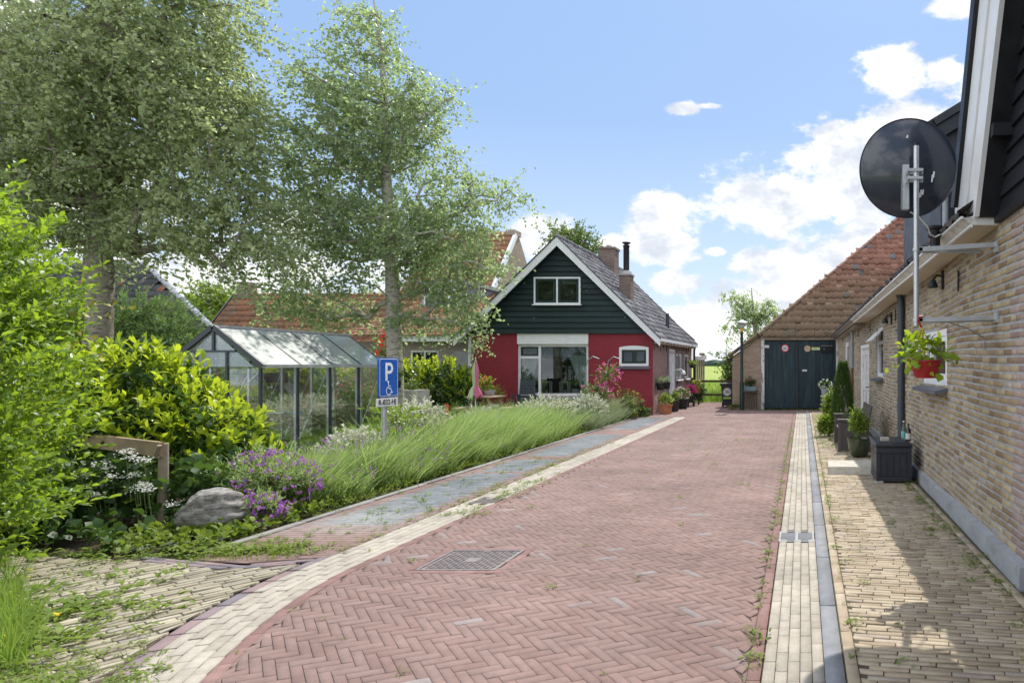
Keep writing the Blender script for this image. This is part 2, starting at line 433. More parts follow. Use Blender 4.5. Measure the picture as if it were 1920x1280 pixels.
for (px, py, rx, ry) in clouds:
    v = N(nt, 'ShaderNodeVectorMath', {0: uv, 1: ((px - PX) / F, (PY - py) / F, 0)}, operation='SUBTRACT').outputs[0]
    v = N(nt, 'ShaderNodeVectorMath', {0: v, 1: (F / rx, F / ry, 0)}, operation='MULTIPLY').outputs[0]
    l = N(nt, 'ShaderNodeVectorMath', {0: v}, operation='LENGTH').outputs[1]
    dmin = l if dmin is None else math_(nt, 'SMOOTH_MIN', dmin, l, .25)
wn = N(nt, 'ShaderNodeVectorMath', {0: uv, 1: (1.0, 1.5, 1.0)}, operation='MULTIPLY').outputs[0]
n1 = noise(nt, wn, 9, 9, .62); n2 = noise(nt, wn, 4.5, 3, .5)
fld = math_(nt, 'ADD', dmin, math_(nt, 'MULTIPLY', math_(nt, 'SUBTRACT', n1, .5), 2.0))
fld = math_(nt, 'ADD', fld, math_(nt, 'MULTIPLY', math_(nt, 'SUBTRACT', n2, .5), .9))
n3 = noise(nt, wn, 30, 6, .65)
fld = math_(nt, 'ADD', fld, math_(nt, 'MULTIPLY', math_(nt, 'SUBTRACT', n3, .5), 1.5))
cm = maprange(nt, fld, 1.2, .66, 0, 1, True)
# unseen noise clouds behind the camera and overhead, coverage raised for fill light
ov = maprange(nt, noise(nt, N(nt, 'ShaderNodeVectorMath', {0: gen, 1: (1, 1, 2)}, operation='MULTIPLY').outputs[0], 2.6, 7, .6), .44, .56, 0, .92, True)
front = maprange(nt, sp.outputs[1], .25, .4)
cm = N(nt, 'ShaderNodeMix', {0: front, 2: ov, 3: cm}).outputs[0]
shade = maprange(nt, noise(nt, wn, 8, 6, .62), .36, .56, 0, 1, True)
cc = mixc(nt, front, (19, 19, 19.5), mixc(nt, shade, (4.9, 5.3, 6.0), (7.6, 7.6, 7.65)))   # unseen clouds behind the camera, brightened to fill the shaded fronts
zen = sp.outputs[2]
skyc = mixc(nt, maprange(nt, zen, 0, .45, .45, .85), sky.outputs[0], (2.5, 3.9, 6.4))
skyc = mixc(nt, maprange(nt, zen, .0, .34, .55, 0), skyc, (6.0, 6.9, 8.0))
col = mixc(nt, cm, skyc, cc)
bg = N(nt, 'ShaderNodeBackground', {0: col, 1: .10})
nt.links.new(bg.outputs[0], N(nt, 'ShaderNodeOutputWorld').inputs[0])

cam = bpy.data.cameras.new('camera'); cam.sensor_width = 36; cam.lens = F / 1920 * 36
cam.shift_x = (960 - PX) / 1920; cam.shift_y = (PY - 640) / 1920; cam.clip_end = 8000; cam.clip_start = .05
co_ = bpy.data.objects.new('camera', cam); co_.location = (0, 0, CH); co_.rotation_euler = (rad(90), 0, 0); COL.objects.link(co_); S.camera = co_
S.view_settings.view_transform = 'Standard'; S.view_settings.look = 'None'; S.view_settings.gamma = 1; S.view_settings.exposure = EXPOSURE
S.cycles.use_denoising = True
S.cycles.max_bounces = 8; S.cycles.transparent_max_bounces = 24; S.cycles.diffuse_bounces = 4; S.cycles.caustics_reflective = False; S.cycles.caustics_refractive = False
S.cycles.sample_clamp_indirect = 6

# ------------------------------------------------------------------ palettes
M = {}
M['red_block'] = block_mat('red_block', [(0, (.192, .125, .11)), (.35, (.204, .138, .121)), (.7, (.216, .149, .132)), (.982, (.197, .128, .112)), (.987, (.235, .20, .19)), (1, (.215, .183, .177))], None, .3, (.29, .23, .21), (.56, .82), white=(-4.25, 6.25, .25))
M['red_edge'] = block_mat('red_edge', [(0, (.19, .11, .10)), (1, (.235, .145, .13))], None, .28)
M['yellow_block'] = block_mat('yellow_block', [(0, (.29, .26, .215)), (.5, (.36, .325, .27)), (1, (.33, .30, .255))], None, .22, (.20, .17, .15), (.60, .80))
M['yard_block'] = block_mat('yard_block', [(0, (.235, .205, .145)), (.5, (.31, .275, .20)), (.85, (.36, .325, .245)), (1, (.26, .235, .2))], None, .28, (.22, .20, .12), (.55, .8))
M['pave_block'] = block_mat('pave_block', [(0, (.27, .215, .145)), (.5, (.335, .275, .195)), (.9, (.375, .315, .23)), (1, (.28, .235, .19))], None, .25, (.30, .25, .19), (.55, .8))
M['grey_block'] = block_mat('grey_block', [(0, (.125, .14, .15)), (.6, (.155, .17, .18)), (1, (.185, .195, .20))], None, .3, (.23, .23, .22), (.5, .8), white=(-4.25, 6.25, .25))
M['dark_edge'] = block_mat('dark_edge', [(0, (.13, .13, .15)), (.4, (.20, .16, .17)), (1, (.24, .17, .17))], None, .3)
M['kerb_stone'] = block_mat('kerb_stone', [(0, (.165, .172, .185)), (1, (.22, .226, .236))], None, .2, (.20, .20, .20), (.55, .8))
M['pale_kerb'] = block_mat('pale_kerb', [(0, (.20, .195, .18)), (1, (.26, .25, .235))], None, .2, (.25, .24, .2), (.55, .8))
def joint_mat(name, soil, moss, lev):
    m, nt = nodes(name)
    c = mixc(nt, maprange(nt, noise(nt, poso(nt), 2.2, 6, .75), lev[0], lev[1], 0, .9, True), soil, moss)
    finish(nt, principled(nt, c, 1, .1, 0, bump(nt, noise(nt, poso(nt), 120, 3, .7), .6, .006))); return m
M['joint'] = joint_mat('joint', (.105, .078, .068), (.09, .11, .04), (.52, .74))
M['sand_joint'] = joint_mat('sand_joint', (.09, .072, .052), (.12, .14, .05), (.5, .75))
M['soil'] = joint_mat('soil', (.075, .055, .04), (.05, .075, .022), (.45, .6))
M['lawn'] = joint_mat('lawn', (.10, .18, .03), (.14, .22, .045), (.4, .6))
def field_mat():
    m, nt = nodes('meadow')
    p = poso(nt)
    st = N(nt, 'ShaderNodeVectorMath', {0: p, 1: (.25, 1, 1)}, operation='MULTIPLY').outputs[0]
    c = ramp(nt, noise(nt, st, .05, 8, .68), [(.32, (.17, .23, .045)), (.5, (.25, .29, .075)), (.68, (.14, .22, .04))])
    c = N(nt, 'ShaderNodeVectorMath', {0: c, 3: maprange(nt, noise(nt, p, 1.6, 6, .8), .3, .7, .7, 1.3)}, operation='SCALE').outputs[0]
    finish(nt, principled(nt, c, .95, .1)); return m
M['meadow'] = field_mat()

def pave(name, B, clip, mats, bases=(), joint=.003, bev=.0018, z=0.0, jit=.0007, kind='structure', drop=.3, xf=None):
    """B: rows cx, cy, half length, half width, angle, material; clip(x, y, cx, cy) holds a corner inside the plot; bases: flat sheets (list of 2-D points) of joint filling under the blocks"""
    B = np.asarray(B, float)
    ca, sa = np.cos(B[:, 4])[:, None], np.sin(B[:, 4])[:, None]
    lx = np.array([-1, 1, 1, -1])[None] * (B[:, 2:3] - joint / 2); ly = np.array([-1, -1, 1, 1])[None] * (B[:, 3:4] - joint / 2)
    x = B[:, 0:1] + lx * ca - ly * sa; y = B[:, 1:2] + lx * sa + ly * ca
    if xf: x, y = xf(x, y)
    area = lambda x, y: .5 * np.abs(sum(x[:, i] * y[:, (i + 1) % 4] - x[:, (i + 1) % 4] * y[:, i] for i in range(4)))
    a0 = area(x, y)
    if clip: x, y = clip(x, y)
    ok = area(x, y) > a0 * drop
    x, y, mi = x[ok], y[ok], B[ok, 5].astype(int)
    n = len(x); cx, cy = x.mean(1, keepdims=True), y.mean(1, keepdims=True)
    dl = np.maximum(np.hypot(x - cx, y - cy), 1e-4); k = 1 - bev * 1.5 / dl
    zt = z + R.normal(size=(n, 1)) * jit + R.normal(size=(n, 4)) * jit * .5
    V = np.concatenate([np.stack([x, y, np.full_like(x, z - .014)], -1), np.stack([x, y, zt - bev * .8], -1), np.stack([cx + (x - cx) * k, cy + (y - cy) * k, zt], -1)], 1)
    b = np.arange(n)[:, None] * 12
    Q = [b + [8, 9, 10, 11]]; mq = [mi]
    for r in (0, 4):
        for i in range(4): Q.append(b + [r + i, r + (i + 1) % 4, r + 4 + (i + 1) % 4, r + 4 + i]); mq.append(mi)
    g = Geo(); g.V.append(V.reshape(-1, 3)); g.n = n * 12; g.Q.append(np.concatenate(Q)); g.mq.append(np.concatenate(mq))
    for pts in bases:
        pts = [(p[0], p[1], z - .0075) for p in pts]; k0 = len(pts)
        c0 = np.mean(np.array(pts), axis=0)
        g.add(np.array(pts + [tuple(c0)]), None, [(i, (i + 1) % k0, k0) for i in range(k0)], len(mats) - 1)
    return tag(g.build(name, mats), kind=kind)
def courses(line, offs, L, W, m, gap0=0.0):
    """blocks laid end to end along a polyline, one row per offset to its left"""
    out = []; pts = [np.array(p, float) for p in line]
    seg = [(a, b, np.linalg.norm(b - a)) for a, b in zip(pts[:-1], pts[1:])]; tot = sum(s[2] for s in seg)
    for r, o in enumerate(offs):
        t = (L / 2 if r % 2 else 0) + gap0
        while t < tot:
            q = t
            for a, b, l in seg:
                if q <= l: break
                q -= l
            u = (b - a) / l; nrm = np.array([-u[1], u[0]]); p = a + u * q + nrm * o
            out.append((p[0], p[1], L / 2, W / 2, math.atan2(u[1], u[0]), m)); t += L
    return out
def smooth(line, it=2):
    for _ in range(it):
        o = [line[0]]
        for a, b in zip(line[:-1], line[1:]):
            o += [(a[0] * .75 + b[0] * .25, a[1] * .75 + b[1] * .25), (a[0] * .25 + b[0] * .75, a[1] * .25 + b[1] * .75)]
        line = o + [line[-1]]
    return line
inner = smooth([(-1.9, 1.2), (-2.42, 2.2), (-2.86, 3.07), (-3.18, 3.85), (-3.34, 4.55), (-3.36, 5.2), (-3.345, 7), (-3.36, 9.5), (-3.36, 12), (-3.35, 18.7)])
IY = np.array([p[1] for p in inner]); IX = np.array([p[0] for p in inner])
xl = lambda y: np.interp(y, IY, IX)
xo = lambda y: xl(y) - .36 * np.interp(y, [1, 3, 4.2, 4.8], [1.17, 1.14, 1.05, 1.0])   # outer edge of the yellow band
XR = -.272
# ground sheets
g = MB(); g.quad((-900, -30, -.06), (900, -30, -.06), (900, 1600, -.06), (-900, 1600, -.06)); tag(g.build('ground', M['meadow']), kind='structure')
g = MB(); g.add([(-40, -12, -.045), (9, -12, -.045), (9, 25.9, -.045), (-40, 25.9, -.045)], [(0, 1, 2, 3)]); tag(g.build('soil_ground', M['soil']), kind='structure')
# red herringbone road
def herring(x0, x1, y0, y1, w, ang, m, nn=3):
    out = []; c, s = math.cos(ang), math.sin(ang); K = int(math.hypot(x1 - x0, y1 - y0) / w) + 8
    ox, oy = x0, y0
    for k in range(-K, K):
        for j in range(-K // nn - 8, K // nn + 8):
            for (cx, cy, h) in ((k + nn / 2, -(k + .5 + 2 * nn * j), 1), (k + .5, -(k + 1 + nn / 2 + 2 * nn * j), 0)):
                X, Y = cx * w, cy * w
                px, py = ox + X * c - Y * s, oy + X * s + Y * c
                if x0 - .2 < px < x1 + .2 and y0 - .2 < py < y1 + .2:
                    out.append((px, py, nn * w / 2, w / 2, ang if h else ang + math.pi / 2, m))
    return out
# the herringbone runs at 45 degrees to the lane
def lay(L_, S_): X = L_ / .9166; return X, (S_ - .4 * X) / 1.117
HB = np.array(herring(-4.4, 1.2, -.8, 30.2, .0615, rad(46.2), 0))
cover = (-2.545, 5.02, .3, .265)
hx, hy = lay(HB[:, 0], HB[:, 1])
HB = HB[~((np.abs(hx - cover[0]) < cover[2] + .02) & (np.abs(hy - cover[1]) < cover[3] + .02)) & (hx > -4.75) & (hx < 1.2) & (hy > 1.0) & (hy < 26.6)]
def clipA(x, y):
    cy = y.mean(1, keepdims=True); cx = x.mean(1, keepdims=True)
    near = cy < 18.65
    y2 = np.where(near, np.clip(y, 1.2, 18.65), np.clip(y, 18.65, 26.3))
    lo = np.where(near, xl(y2) + .072, -4.52 + 0 * y2); hi = np.where(cy < 20.6, XR + .0 * y2, np.where(cy < 21.75, 1.0, -2.5))
    hi = np.where(cy < 20.6, XR, hi)
    y2 = np.where((cx > -2.5) & (cy >= 20.6), np.minimum(y2, 21.72), y2)
    return np.clip(x, lo, hi), y2
EB = courses(inner, [-.036], .2, .067, 1) + courses([(XR + .036, 1.2), (XR + .036, 20.6)], [0], .2, .067, 1)
allB = np.concatenate([HB, np.array(EB)])
isE = allB[:, 5] == 1
def clipR(x, y):
    a, b = clipA(x[~isE], y[~isE]); x = x.copy(); y = y.copy(); x[~isE] = a; y[~isE] = b; return x, y
def layR(x, y):
    a, b = lay(x[~isE], y[~isE]); x = x.copy(); y = y.copy(); x[~isE] = a; y[~isE] = b; return x, y
pave('road', allB, clipR, [M['red_block'], M['red_edge'], M['joint']],
     [[(float(xl(1.2)), 1.2), (-.2, 1.2), (-.2, 20.6), (1.05, 20.6), (1.05, 21.8), (-2.45, 21.8), (-2.45, 26.3), (-4.55, 26.3), (-4.55, 18.65), (-3.35, 18.65), (-3.35, 8), (-3.35, 5), (-3.2, 3.9), (float(xl(2.4)), 2.4)]], xf=layR, drop=.10)
# manhole surround
pave('cover_surround', courses([(cover[0] - .335, cover[1] - .30), (cover[0] + .335, cover[1] - .30), (cover[0] + .335, cover[1] + .30), (cover[0] - .335, cover[1] + .30), (cover[0] - .335, cover[1] - .30)], [0], .2, .062, 0), None, [M['red_edge'], M['joint']], [], z=.002)
# yellow gutter bands
YB = courses(inner, [.036 + .07 * i for i in range(5)], .21, .068, 0) + [b for b in courses(inner, [.386], .21, .07, 1) if b[1] < 5.1]
band = [(float(xl(y)), y) for y in np.linspace(1.3, 18.6, 60)]
bandq = band + [(float(xo(y)) - .05, y) for y in np.linspace(18.6, 1.3, 60)]
o = pave('band_pavement', [b for b in YB if not (abs(b[1] - 7.2) < .16 and -3.62 < b[0] < -3.36)], None, [M['yellow_block'], M['dark_edge'], M['joint']], [])
gb = MB()
for a, b in zip(np.linspace(1.3, 18.5, 120)[:-1], np.linspace(1.3, 18.5, 120)[1:]):
    gb.quad((xl(a), a, -.0085), (xl(b), b, -.0085), (xo(b) - .07, b, -.0085), (xo(a) - .07, a, -.0085))
tag(gb.build('band_ground', M['joint']), kind='structure')
YB2 = [b for b in courses([(-.2, 1.3), (-.2, 20.6)], [-(.034 + .061 * i) for i in range(5)], .21, .06, 0) if not (5.53 < b[1] < 5.87)]
pave('gutter_pavement', YB2, None, [M['yellow_block'], M['sand_joint']], [[(-.205, 1.3), (.11, 1.3), (.11, 20.6), (-.205, 20.6)]])
KS = [(.155, 1.5 + i * 1.0, .498, .05, math.pi / 2, 0) for i in range(20)]
pave('kerb', KS, None, [M['kerb_stone'], M['joint']], [], joint=.006, bev=.006, z=.025)
# right hand pavement
PB = courses([(.24, 1.3), (.24, 20.4)], [0], .2, .062, 0) + [b for b in courses([(1.37, 1.3), (1.37, 14)], [0], .2, .062, 0)]
row = 0; y = 1.3
while y < 20.6:
    x = .175 + (.1 if row % 2 else 0) + R.normal() * .018
    while x < 1.7:
        PB.append((x + .1, y - .16 * (x - .3), .0975, .0212, rad(-9) + R.normal() * .006, 0)); x += .195
    y += .0475; row += 1
PB = np.array(PB); edge = np.arange(len(PB)) < 200
def clipP(x, y):
    c = x.mean(1, keepdims=True)
    lim = np.where(y < 14, 1.335, np.interp(y, [14, 20.6], [1.33, 1.0]))
    e = (np.abs(c - .24) < .03) & (x.max(1, keepdims=True) - x.min(1, keepdims=True) < .1) | (np.abs(c - 1.37) < .02) & (x.max(1, keepdims=True) - x.min(1, keepdims=True) < .1)
    return np.where(e, x, np.clip(x, .275, lim)), y
pave('pavement', PB, clipP, [M['pave_block'], M['sand_joint']], [[(.205, 1.3), (1.5, 1.3), (1.5, 14), (1.1, 20.6), (.205, 20.6)]], z=.03, jit=.002, joint=.004)
# parking bay along the garden
QB = []; y = 4.75; row = 0
panels = [(6.15, 9.05), (9.2, 10.35), (10.75, 14.0), (15.2, 18.5)]
while y < 19:
    x = -4.72 - (.1 if row % 2 else 0)
    while x < -3.7:
        xc = x + .1; grey = any(a < y < b for a, b in panels) and -4.6 < xc < -3.84
        QB.append((xc, y, .1, .0335, 0, 1 if grey else 0)); x += .2
    y += .0675; row += 1
def clipQ(x, y):
    y2 = np.clip(y, np.interp(x, [-5.1, -4.24, -3.7], [5.12, 4.93, 5.1]), 18.75)
    return np.clip(x, -4.72, xo(y2) - .003), y2
QB2 = courses([(-4.24 - .8, 5.09), (-4.24, 4.9), (-3.86, 5.03)], [-.035, -.09], .2, .05, 2)
allQ = np.array(QB + QB2); keepq = allQ[:, 5] == 2
def clipQ2(x, y):
    a, b = clipQ(x[~keepq], y[~keepq]); x = x.copy(); y = y.copy(); x[~keepq] = a; y[~keepq] = b; return x, y
pave('parking_pavement', allQ, clipQ2, [M['red_block'], M['grey_block'], M['dark_edge'], M['joint']], [[(-4.75, 5.05), (-4.24, 4.9), (-3.68, 5.02), (-3.68, 10), (-3.69, 18.7), (-4.75, 18.7)]])
KG = [(-4.765, 5.2 + i * 1.0 + .5, .498, .04, math.pi / 2, 0) for i in range(14)]
pave('garden_kerb', KG, None, [M['pale_kerb'], M['joint']], [], joint=.008, bev=.008, z=.014)
# yard of yellow clinkers in front of the hedge
YD = []; RO = {r: R.random() * .2 for r in range(-130, 130)}; a = rad(57); ca, sa = math.cos(a), math.sin(a)
for r in range(-130, 130):
    for k in range(-40, 40):
        X, Y = k * .158 + RO[r], r * .060
        px, py = -6 + X * ca - Y * sa, 3.2 + X * sa + Y * ca
        if -9.2 < px < -2 and 1.0 < py < 5.5: YD.append((px, py, .0765, .0228, a + R.normal() * .012, 0))
def clipY(x, y):
    y2 = np.clip(y, 1.3, np.interp(x, [-9, -6.3, -5.05, -4.24, -3.7], [5.2, 5.15, 5.0, 4.78, 4.92]))
    return np.minimum(x, xo(y2) - .08), y2
pave('yard_pavement', YD, clipY, [M['yard_block'], M['sand_joint']], [[(-9.2, 1.3), (-2.6, 1.3), (-2.85, 2.2), (-3.3, 3.1), (-3.6, 3.7), (-3.85, 4.4), (-3.85, 4.9), (-5, 5.05), (-9.2, 5.25)]], jit=.0025)
# lawn
g = MB(); g.add([(-19, 8.2, -.035), (-5.1, 8.2, -.035), (-5.1, 19.7, -.035), (-19, 19.7, -.035)], [(0, 1, 2, 3)]); tag(g.build('lawn', M['lawn']), kind='structure')
# ------------------------------------------------------------------ leaves and other finishes
G_ = lambda *s: [(i / (len(s) - 1), c) for i, c in enumerate(s)]
M['birch'] = leaf_mat('birch_leaf', G_((.14, .18, .095), (.21, .26, .135), (.29, .335, .18), (.40, .42, .25)), (.56, .66, .27), .52, .40, .5)
M['birch2'] = leaf_mat('birch_leaf_cool', G_((.125, .185, .10), (.185, .25, .135), (.26, .325, .175), (.38, .42, .25)), (.52, .66, .26), .52, .36, .55)
M['privet'] = leaf_mat('privet_leaf', G_((.06, .125, .015), (.11, .20, .018), (.17, .27, .02), (.26, .35, .03)), (.42, .60, .04), .45, .44, .4)
M['laurel'] = leaf_mat('laurel_leaf', G_((.02, .06, .012), (.035, .09, .015), (.06, .125, .016)), (.16, .26, .02), .3, .25, .55)
M['laurel_new'] = leaf_mat('laurel_shoot', G_((.19, .29, .015), (.29, .39, .02), (.40, .45, .03)), (.62, .74, .04), .48, .42, .45)
M['shade_leaf'] = leaf_mat('ground_leaf', G_((.025, .065, .018), (.045, .095, .025), (.07, .12, .03)), (.12, .22, .03), .3, .5, .35)
M['lavender'] = leaf_mat('lavender_leaf', G_((.085, .15, .05), (.155, .25, .08), (.25, .36, .12), (.40, .48, .22), (.48, .53, .31)), (.44, .60, .16), .42, .5, .35, .6)
M['silver'] = leaf_mat('silver_leaf', G_((.17, .22, .12), (.27, .33, .19), (.38, .43, .29)), (.34, .42, .2), .4, .6, .3)
M['variegated'] = leaf_mat('variegated_leaf', [(0, (.09, .14, .05)), (.3, (.20, .25, .11)), (.38, (.60, .60, .47)), (1, (.74, .74, .64))], (.5, .52, .35), .35, .5, .35)
M['weed'] = leaf_mat('weed_leaf', G_((.08, .14, .02), (.15, .22, .03), (.22, .28, .05)), (.28, .38, .04), .4, .6, .3)
M['grass'] = leaf_mat('grass_blade', G_((.09, .17, .03), (.15, .25, .04), (.22, .31, .06)), (.32, .46, .06), .4, .6, .3)
M['conifer'] = leaf_mat('conifer_needle', G_((.06, .13, .045), (.12, .21, .08), (.21, .31, .12)), (.26, .40, .10), .38, .6, .3)
M['thuja'] = leaf_mat('thuja_needle', G_((.035, .085, .014), (.06, .12, .02), (.10, .17, .03)), (.12, .2, .03), .25, .6, .3)
M['bright_leaf'] = leaf_mat('bright_leaf', G_((.09, .16, .02), (.16, .24, .03), (.24, .32, .05)), (.32, .44, .04), .42, .45, .4)
M['rose_leaf'] = leaf_mat('rose_leaf', G_((.05, .10, .025), (.10, .17, .035), (.17, .23, .05)), (.22, .3, .05), .35, .4, .4)
M['yellow_leaf'] = leaf_mat('yellow_leaf', G_((.26, .24, .05), (.36, .33, .07), (.20, .22, .05)), (.4, .4, .05), .35, .5, .3)
M['lime_hang'] = leaf_mat('strawberry_leaf', G_((.10, .20, .015), (.20, .32, .02), (.30, .38, .03)), (.45, .60, .03), .45, .4, .4)
flower = lambda n, a, b: leaf_mat(n, G_(a, b), tuple(min(1, x * 1.2) for x in b), .35, .6, .2)
M['purple'] = flower('purple_petal', (.30, .07, .42), (.50, .21, .60))
M['pink'] = flower('pink_petal', (.62, .08, .25), (.72, .22, .42))
M['redf'] = flower('red_petal', (.60, .01, .02), (.75, .03, .04))
M['white_f'] = flower('white_petal', (.62, .62, .55), (.78, .78, .74))
M['orange_f'] = flower('orange_petal', (.75, .16, .03), (.8, .3, .08))
M['yellow_f'] = flower('yellow_petal', (.75, .55, .03), (.85, .7, .05))
M['magenta'] = flower('magenta_petal', (.28, .02, .10), (.42, .04, .18))
def bark_mat(name, pale, dark, lev):
    m, nt = nodes(name); co = poso(nt)
    st = N(nt, 'ShaderNodeVectorMath', {0: co, 1: (3, 3, 9)}, operation='MULTIPLY').outputs[0]
    c = ramp(nt, noise(nt, st, 2.4, 6, .7), [(lev - .1, dark), (lev + .08, pale), (.8, [x * 1.15 for x in pale])])
    z = N(nt, 'ShaderNodeVectorMath', {0: co, 1: (1, 1, 14)}, operation='MULTIPLY').outputs[0]
    c = mixc(nt, maprange(nt, noise(nt, z, 2.2, 4, .7), .58, .7, 0, .6), c, dark)
    finish(nt, principled(nt, c, .9, .2, 0, bump(nt, noise(nt, st, 8, 5, .7), .8, .02))); return m
M['bark'] = bark_mat('birch_bark', (.27, .235, .195), (.055, .045, .036), .42)
M['bark2'] = bark_mat('white_birch_bark', (.40, .37, .32), (.06, .05, .04), .42)
M['stem'] = mat('stem', (.10, .085, .05), .85)
M['twig'] = mat('twig', (.13, .16, .06), .8)
M['white'] = mat('white_paint', (.72, .73, .74), .42, .05, 6, dirt=(.42, .41, .38), dlev=(.6, .9), spec=.45)
M['offwhite'] = mat('old_white_paint', (.60, .60, .585), .6, .10, 8, dirt=(.25, .23, .2), dscale=5, dlev=(.5, .72))
M['peeling'] = mat('peeling_white', (.60, .61, .60), .75, .1, 8, dirt=(.17, .15, .13), dscale=9, dlev=(.50, .58), stretch=(1, 1, .35))
M['soffit'] = mat('cream_soffit', (.58, .52, .42), .6, .08, 3)
M['zinc'] = mat('galvanised_steel', (.48, .50, .51), .45, .12, 14, .75, .5, .15, 90)
M['alu'] = mat('aluminium', (.62, .64, .65), .38, .06, 10, .8)
M['anthracite'] = mat('anthracite_paint', (.025, .033, .04), .4, .1, 10, 0, .5)
M['greygreen'] = mat('dark_green_sash', (.010, .028, .026), .4, .15, 10, 0, .45)
M['black_iron'] = mat('black_iron', (.015, .015, .017), .5, .2, 20)
M['pipe_dark'] = mat('dark_grey_pipe', (.045, .055, .07), .42, .1, 6, 0, .5)
M['pipe_brown'] = mat('rusty_brown_pipe', (.16, .075, .045), .7, .25, 12)
M['pipe_grey'] = mat('weathered_zinc_pipe', (.27, .28, .30), .55, .15, 10, .4)
M['wood_grey'] = mat('weathered_wood', (.30, .25, .19), .85, .25, 6, bmp=.3, bscale=40, stretch=(1, 1, 1))
M['wood_dark'] = mat('dark_wood', (.075, .055, .042), .85, .25, 8, bmp=.3)
M['wood_brown'] = mat('brown_plank', (.29, .215, .13), .85, .25, 7, dirt=(.10, .09, .05), dscale=4, bmp=.3)
M['slate'] = mat('slate_sill', (.10, .105, .125), .5, .15, 8)
M['stone'] = mat('grey_stone', (.33, .32, .30), .9, .25, 7, dirt=(.14, .15, .11), dscale=4, bmp=.7, bscale=25)
M['step_stone'] = mat('step_stone', (.40, .37, .31), .92, .2, 9, dirt=(.20, .19, .13), dscale=3.5, bmp=.6, bscale=30)
M['concrete'] = mat('concrete', (.29, .30, .315), .9, .15, 5, dirt=(.17, .18, .18), dscale=3, bmp=.3)
M['glass'] = glass_mat('window_glass', (.72, .78, .78), 1.1)
M['clear'] = glass_mat('greenhouse_glass', (.985, .995, .99), .55, .008, (.6, .65, .62))
M['gable_glass'] = glass_mat('greenhouse_gable_glass', (.92, .96, .95), 1.2, .32, (.75, .82, .82), .08)
M['frost'] = glass_mat('greenhouse_roof_glass', (.86, .93, .93), 4.0, .85, (.84, .92, .91), .2)
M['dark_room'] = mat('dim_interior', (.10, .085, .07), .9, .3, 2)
M['curtain'] = mat('white_curtain', (.74, .75, .74), .9, .05, 4)
M['blind_dim_back'] = mat('grey_blind', (.23, .25, .25), .8, .08, 6)
M['terracotta'] = mat('terracotta', (.36, .13, .06), .8, .15, 8, dirt=(.40, .27, .2), dscale=6)
M['black_pot'] = mat('black_plastic', (.018, .019, .021), .45, .15, 10, 0, .45)
M['white_pot'] = mat('white_ceramic', (.74, .75, .76), .3, .04, 5, 0, .5)
# ------------------------------------------------------------------ walls and roofs
class Wall:
    """a vertical wall face: start point, direction along it, outward normal"""
    def __init__(s, o, u, n): s.o = Vector((o[0], o[1], 0)); s.u = Vector((u[0], u[1], 0)).normalized(); s.n = Vector((n[0], n[1], 0)).normalized()
    def P(s, a, z, d=0): return s.o + s.u * a + s.n * d + Vector((0, 0, z))
    def box(s, mb, a0, a1, z0, z1, d0, d1, m=0):
        vs = [s.P(a, z, d) for (a, z, d) in ((a0, z0, d0), (a1, z0, d0), (a1, z0, d1), (a0, z0, d1), (a0, z1, d0), (a1, z1, d0), (a1, z1, d1), (a0, z1, d1))]
        return mb.add(vs, [(3, 2, 1, 0), (4, 5, 6, 7), (0, 1, 5, 4), (1, 2, 6, 5), (2, 3, 7, 6), (3, 0, 4, 7)], m)
    def face(s, mb, a0, a1, z0, z1, ops, reveal=.12, m=0, d=0):
        A = sorted({a0, a1} | {x for o in ops for x in o[:2]}); Z = sorted({z0, z1} | {x for o in ops for x in o[2:4]})
        A = [a for a in A if a0 <= a <= a1]; Z = [z for z in Z if z0 <= z <= z1]
        for p, q in zip(A[:-1], A[1:]):
            for r, t in zip(Z[:-1], Z[1:]):
                if any(o[0] <= (p + q) / 2 <= o[1] and o[2] <= (r + t) / 2 <= o[3] for o in ops): continue
                mb.quad(s.P(p, r, d), s.P(q, r, d), s.P(q, t, d), s.P(p, t, d), m)
        for (p, q, r, t) in [o[:4] for o in ops]:
            for (a, b) in (((p, r), (q, r)), ((q, r), (q, t)), ((q, t), (p, t)), ((p, t), (p, r))):
                mb.quad(s.P(*a, d), s.P(*b, d), s.P(*b, d - reveal), s.P(*a, d - reveal), m)
def rect_frame(W, mb, a0, a1, z0, z1, w, d0, d1, mull=(), trans=(), m=0):
    W.box(mb, a0, a0 + w, z0, z1, d0, d1, m); W.box(mb, a1 - w, a1, z0, z1, d0, d1, m)
    W.box(mb, a0 + w, a1 - w, z0, z0 + w, d0, d1, m); W.box(mb, a0 + w, a1 - w, z1 - w, z1, d0, d1, m)
    for x in mull: W.box(mb, x - w / 2, x + w / 2, z0 + w, z1 - w, d0 + .001, d1 - .001, m)
    for (p, q, z) in trans: W.box(mb, p, q, z - w / 2, z + w / 2, d0 + .002, d1 - .002, m)
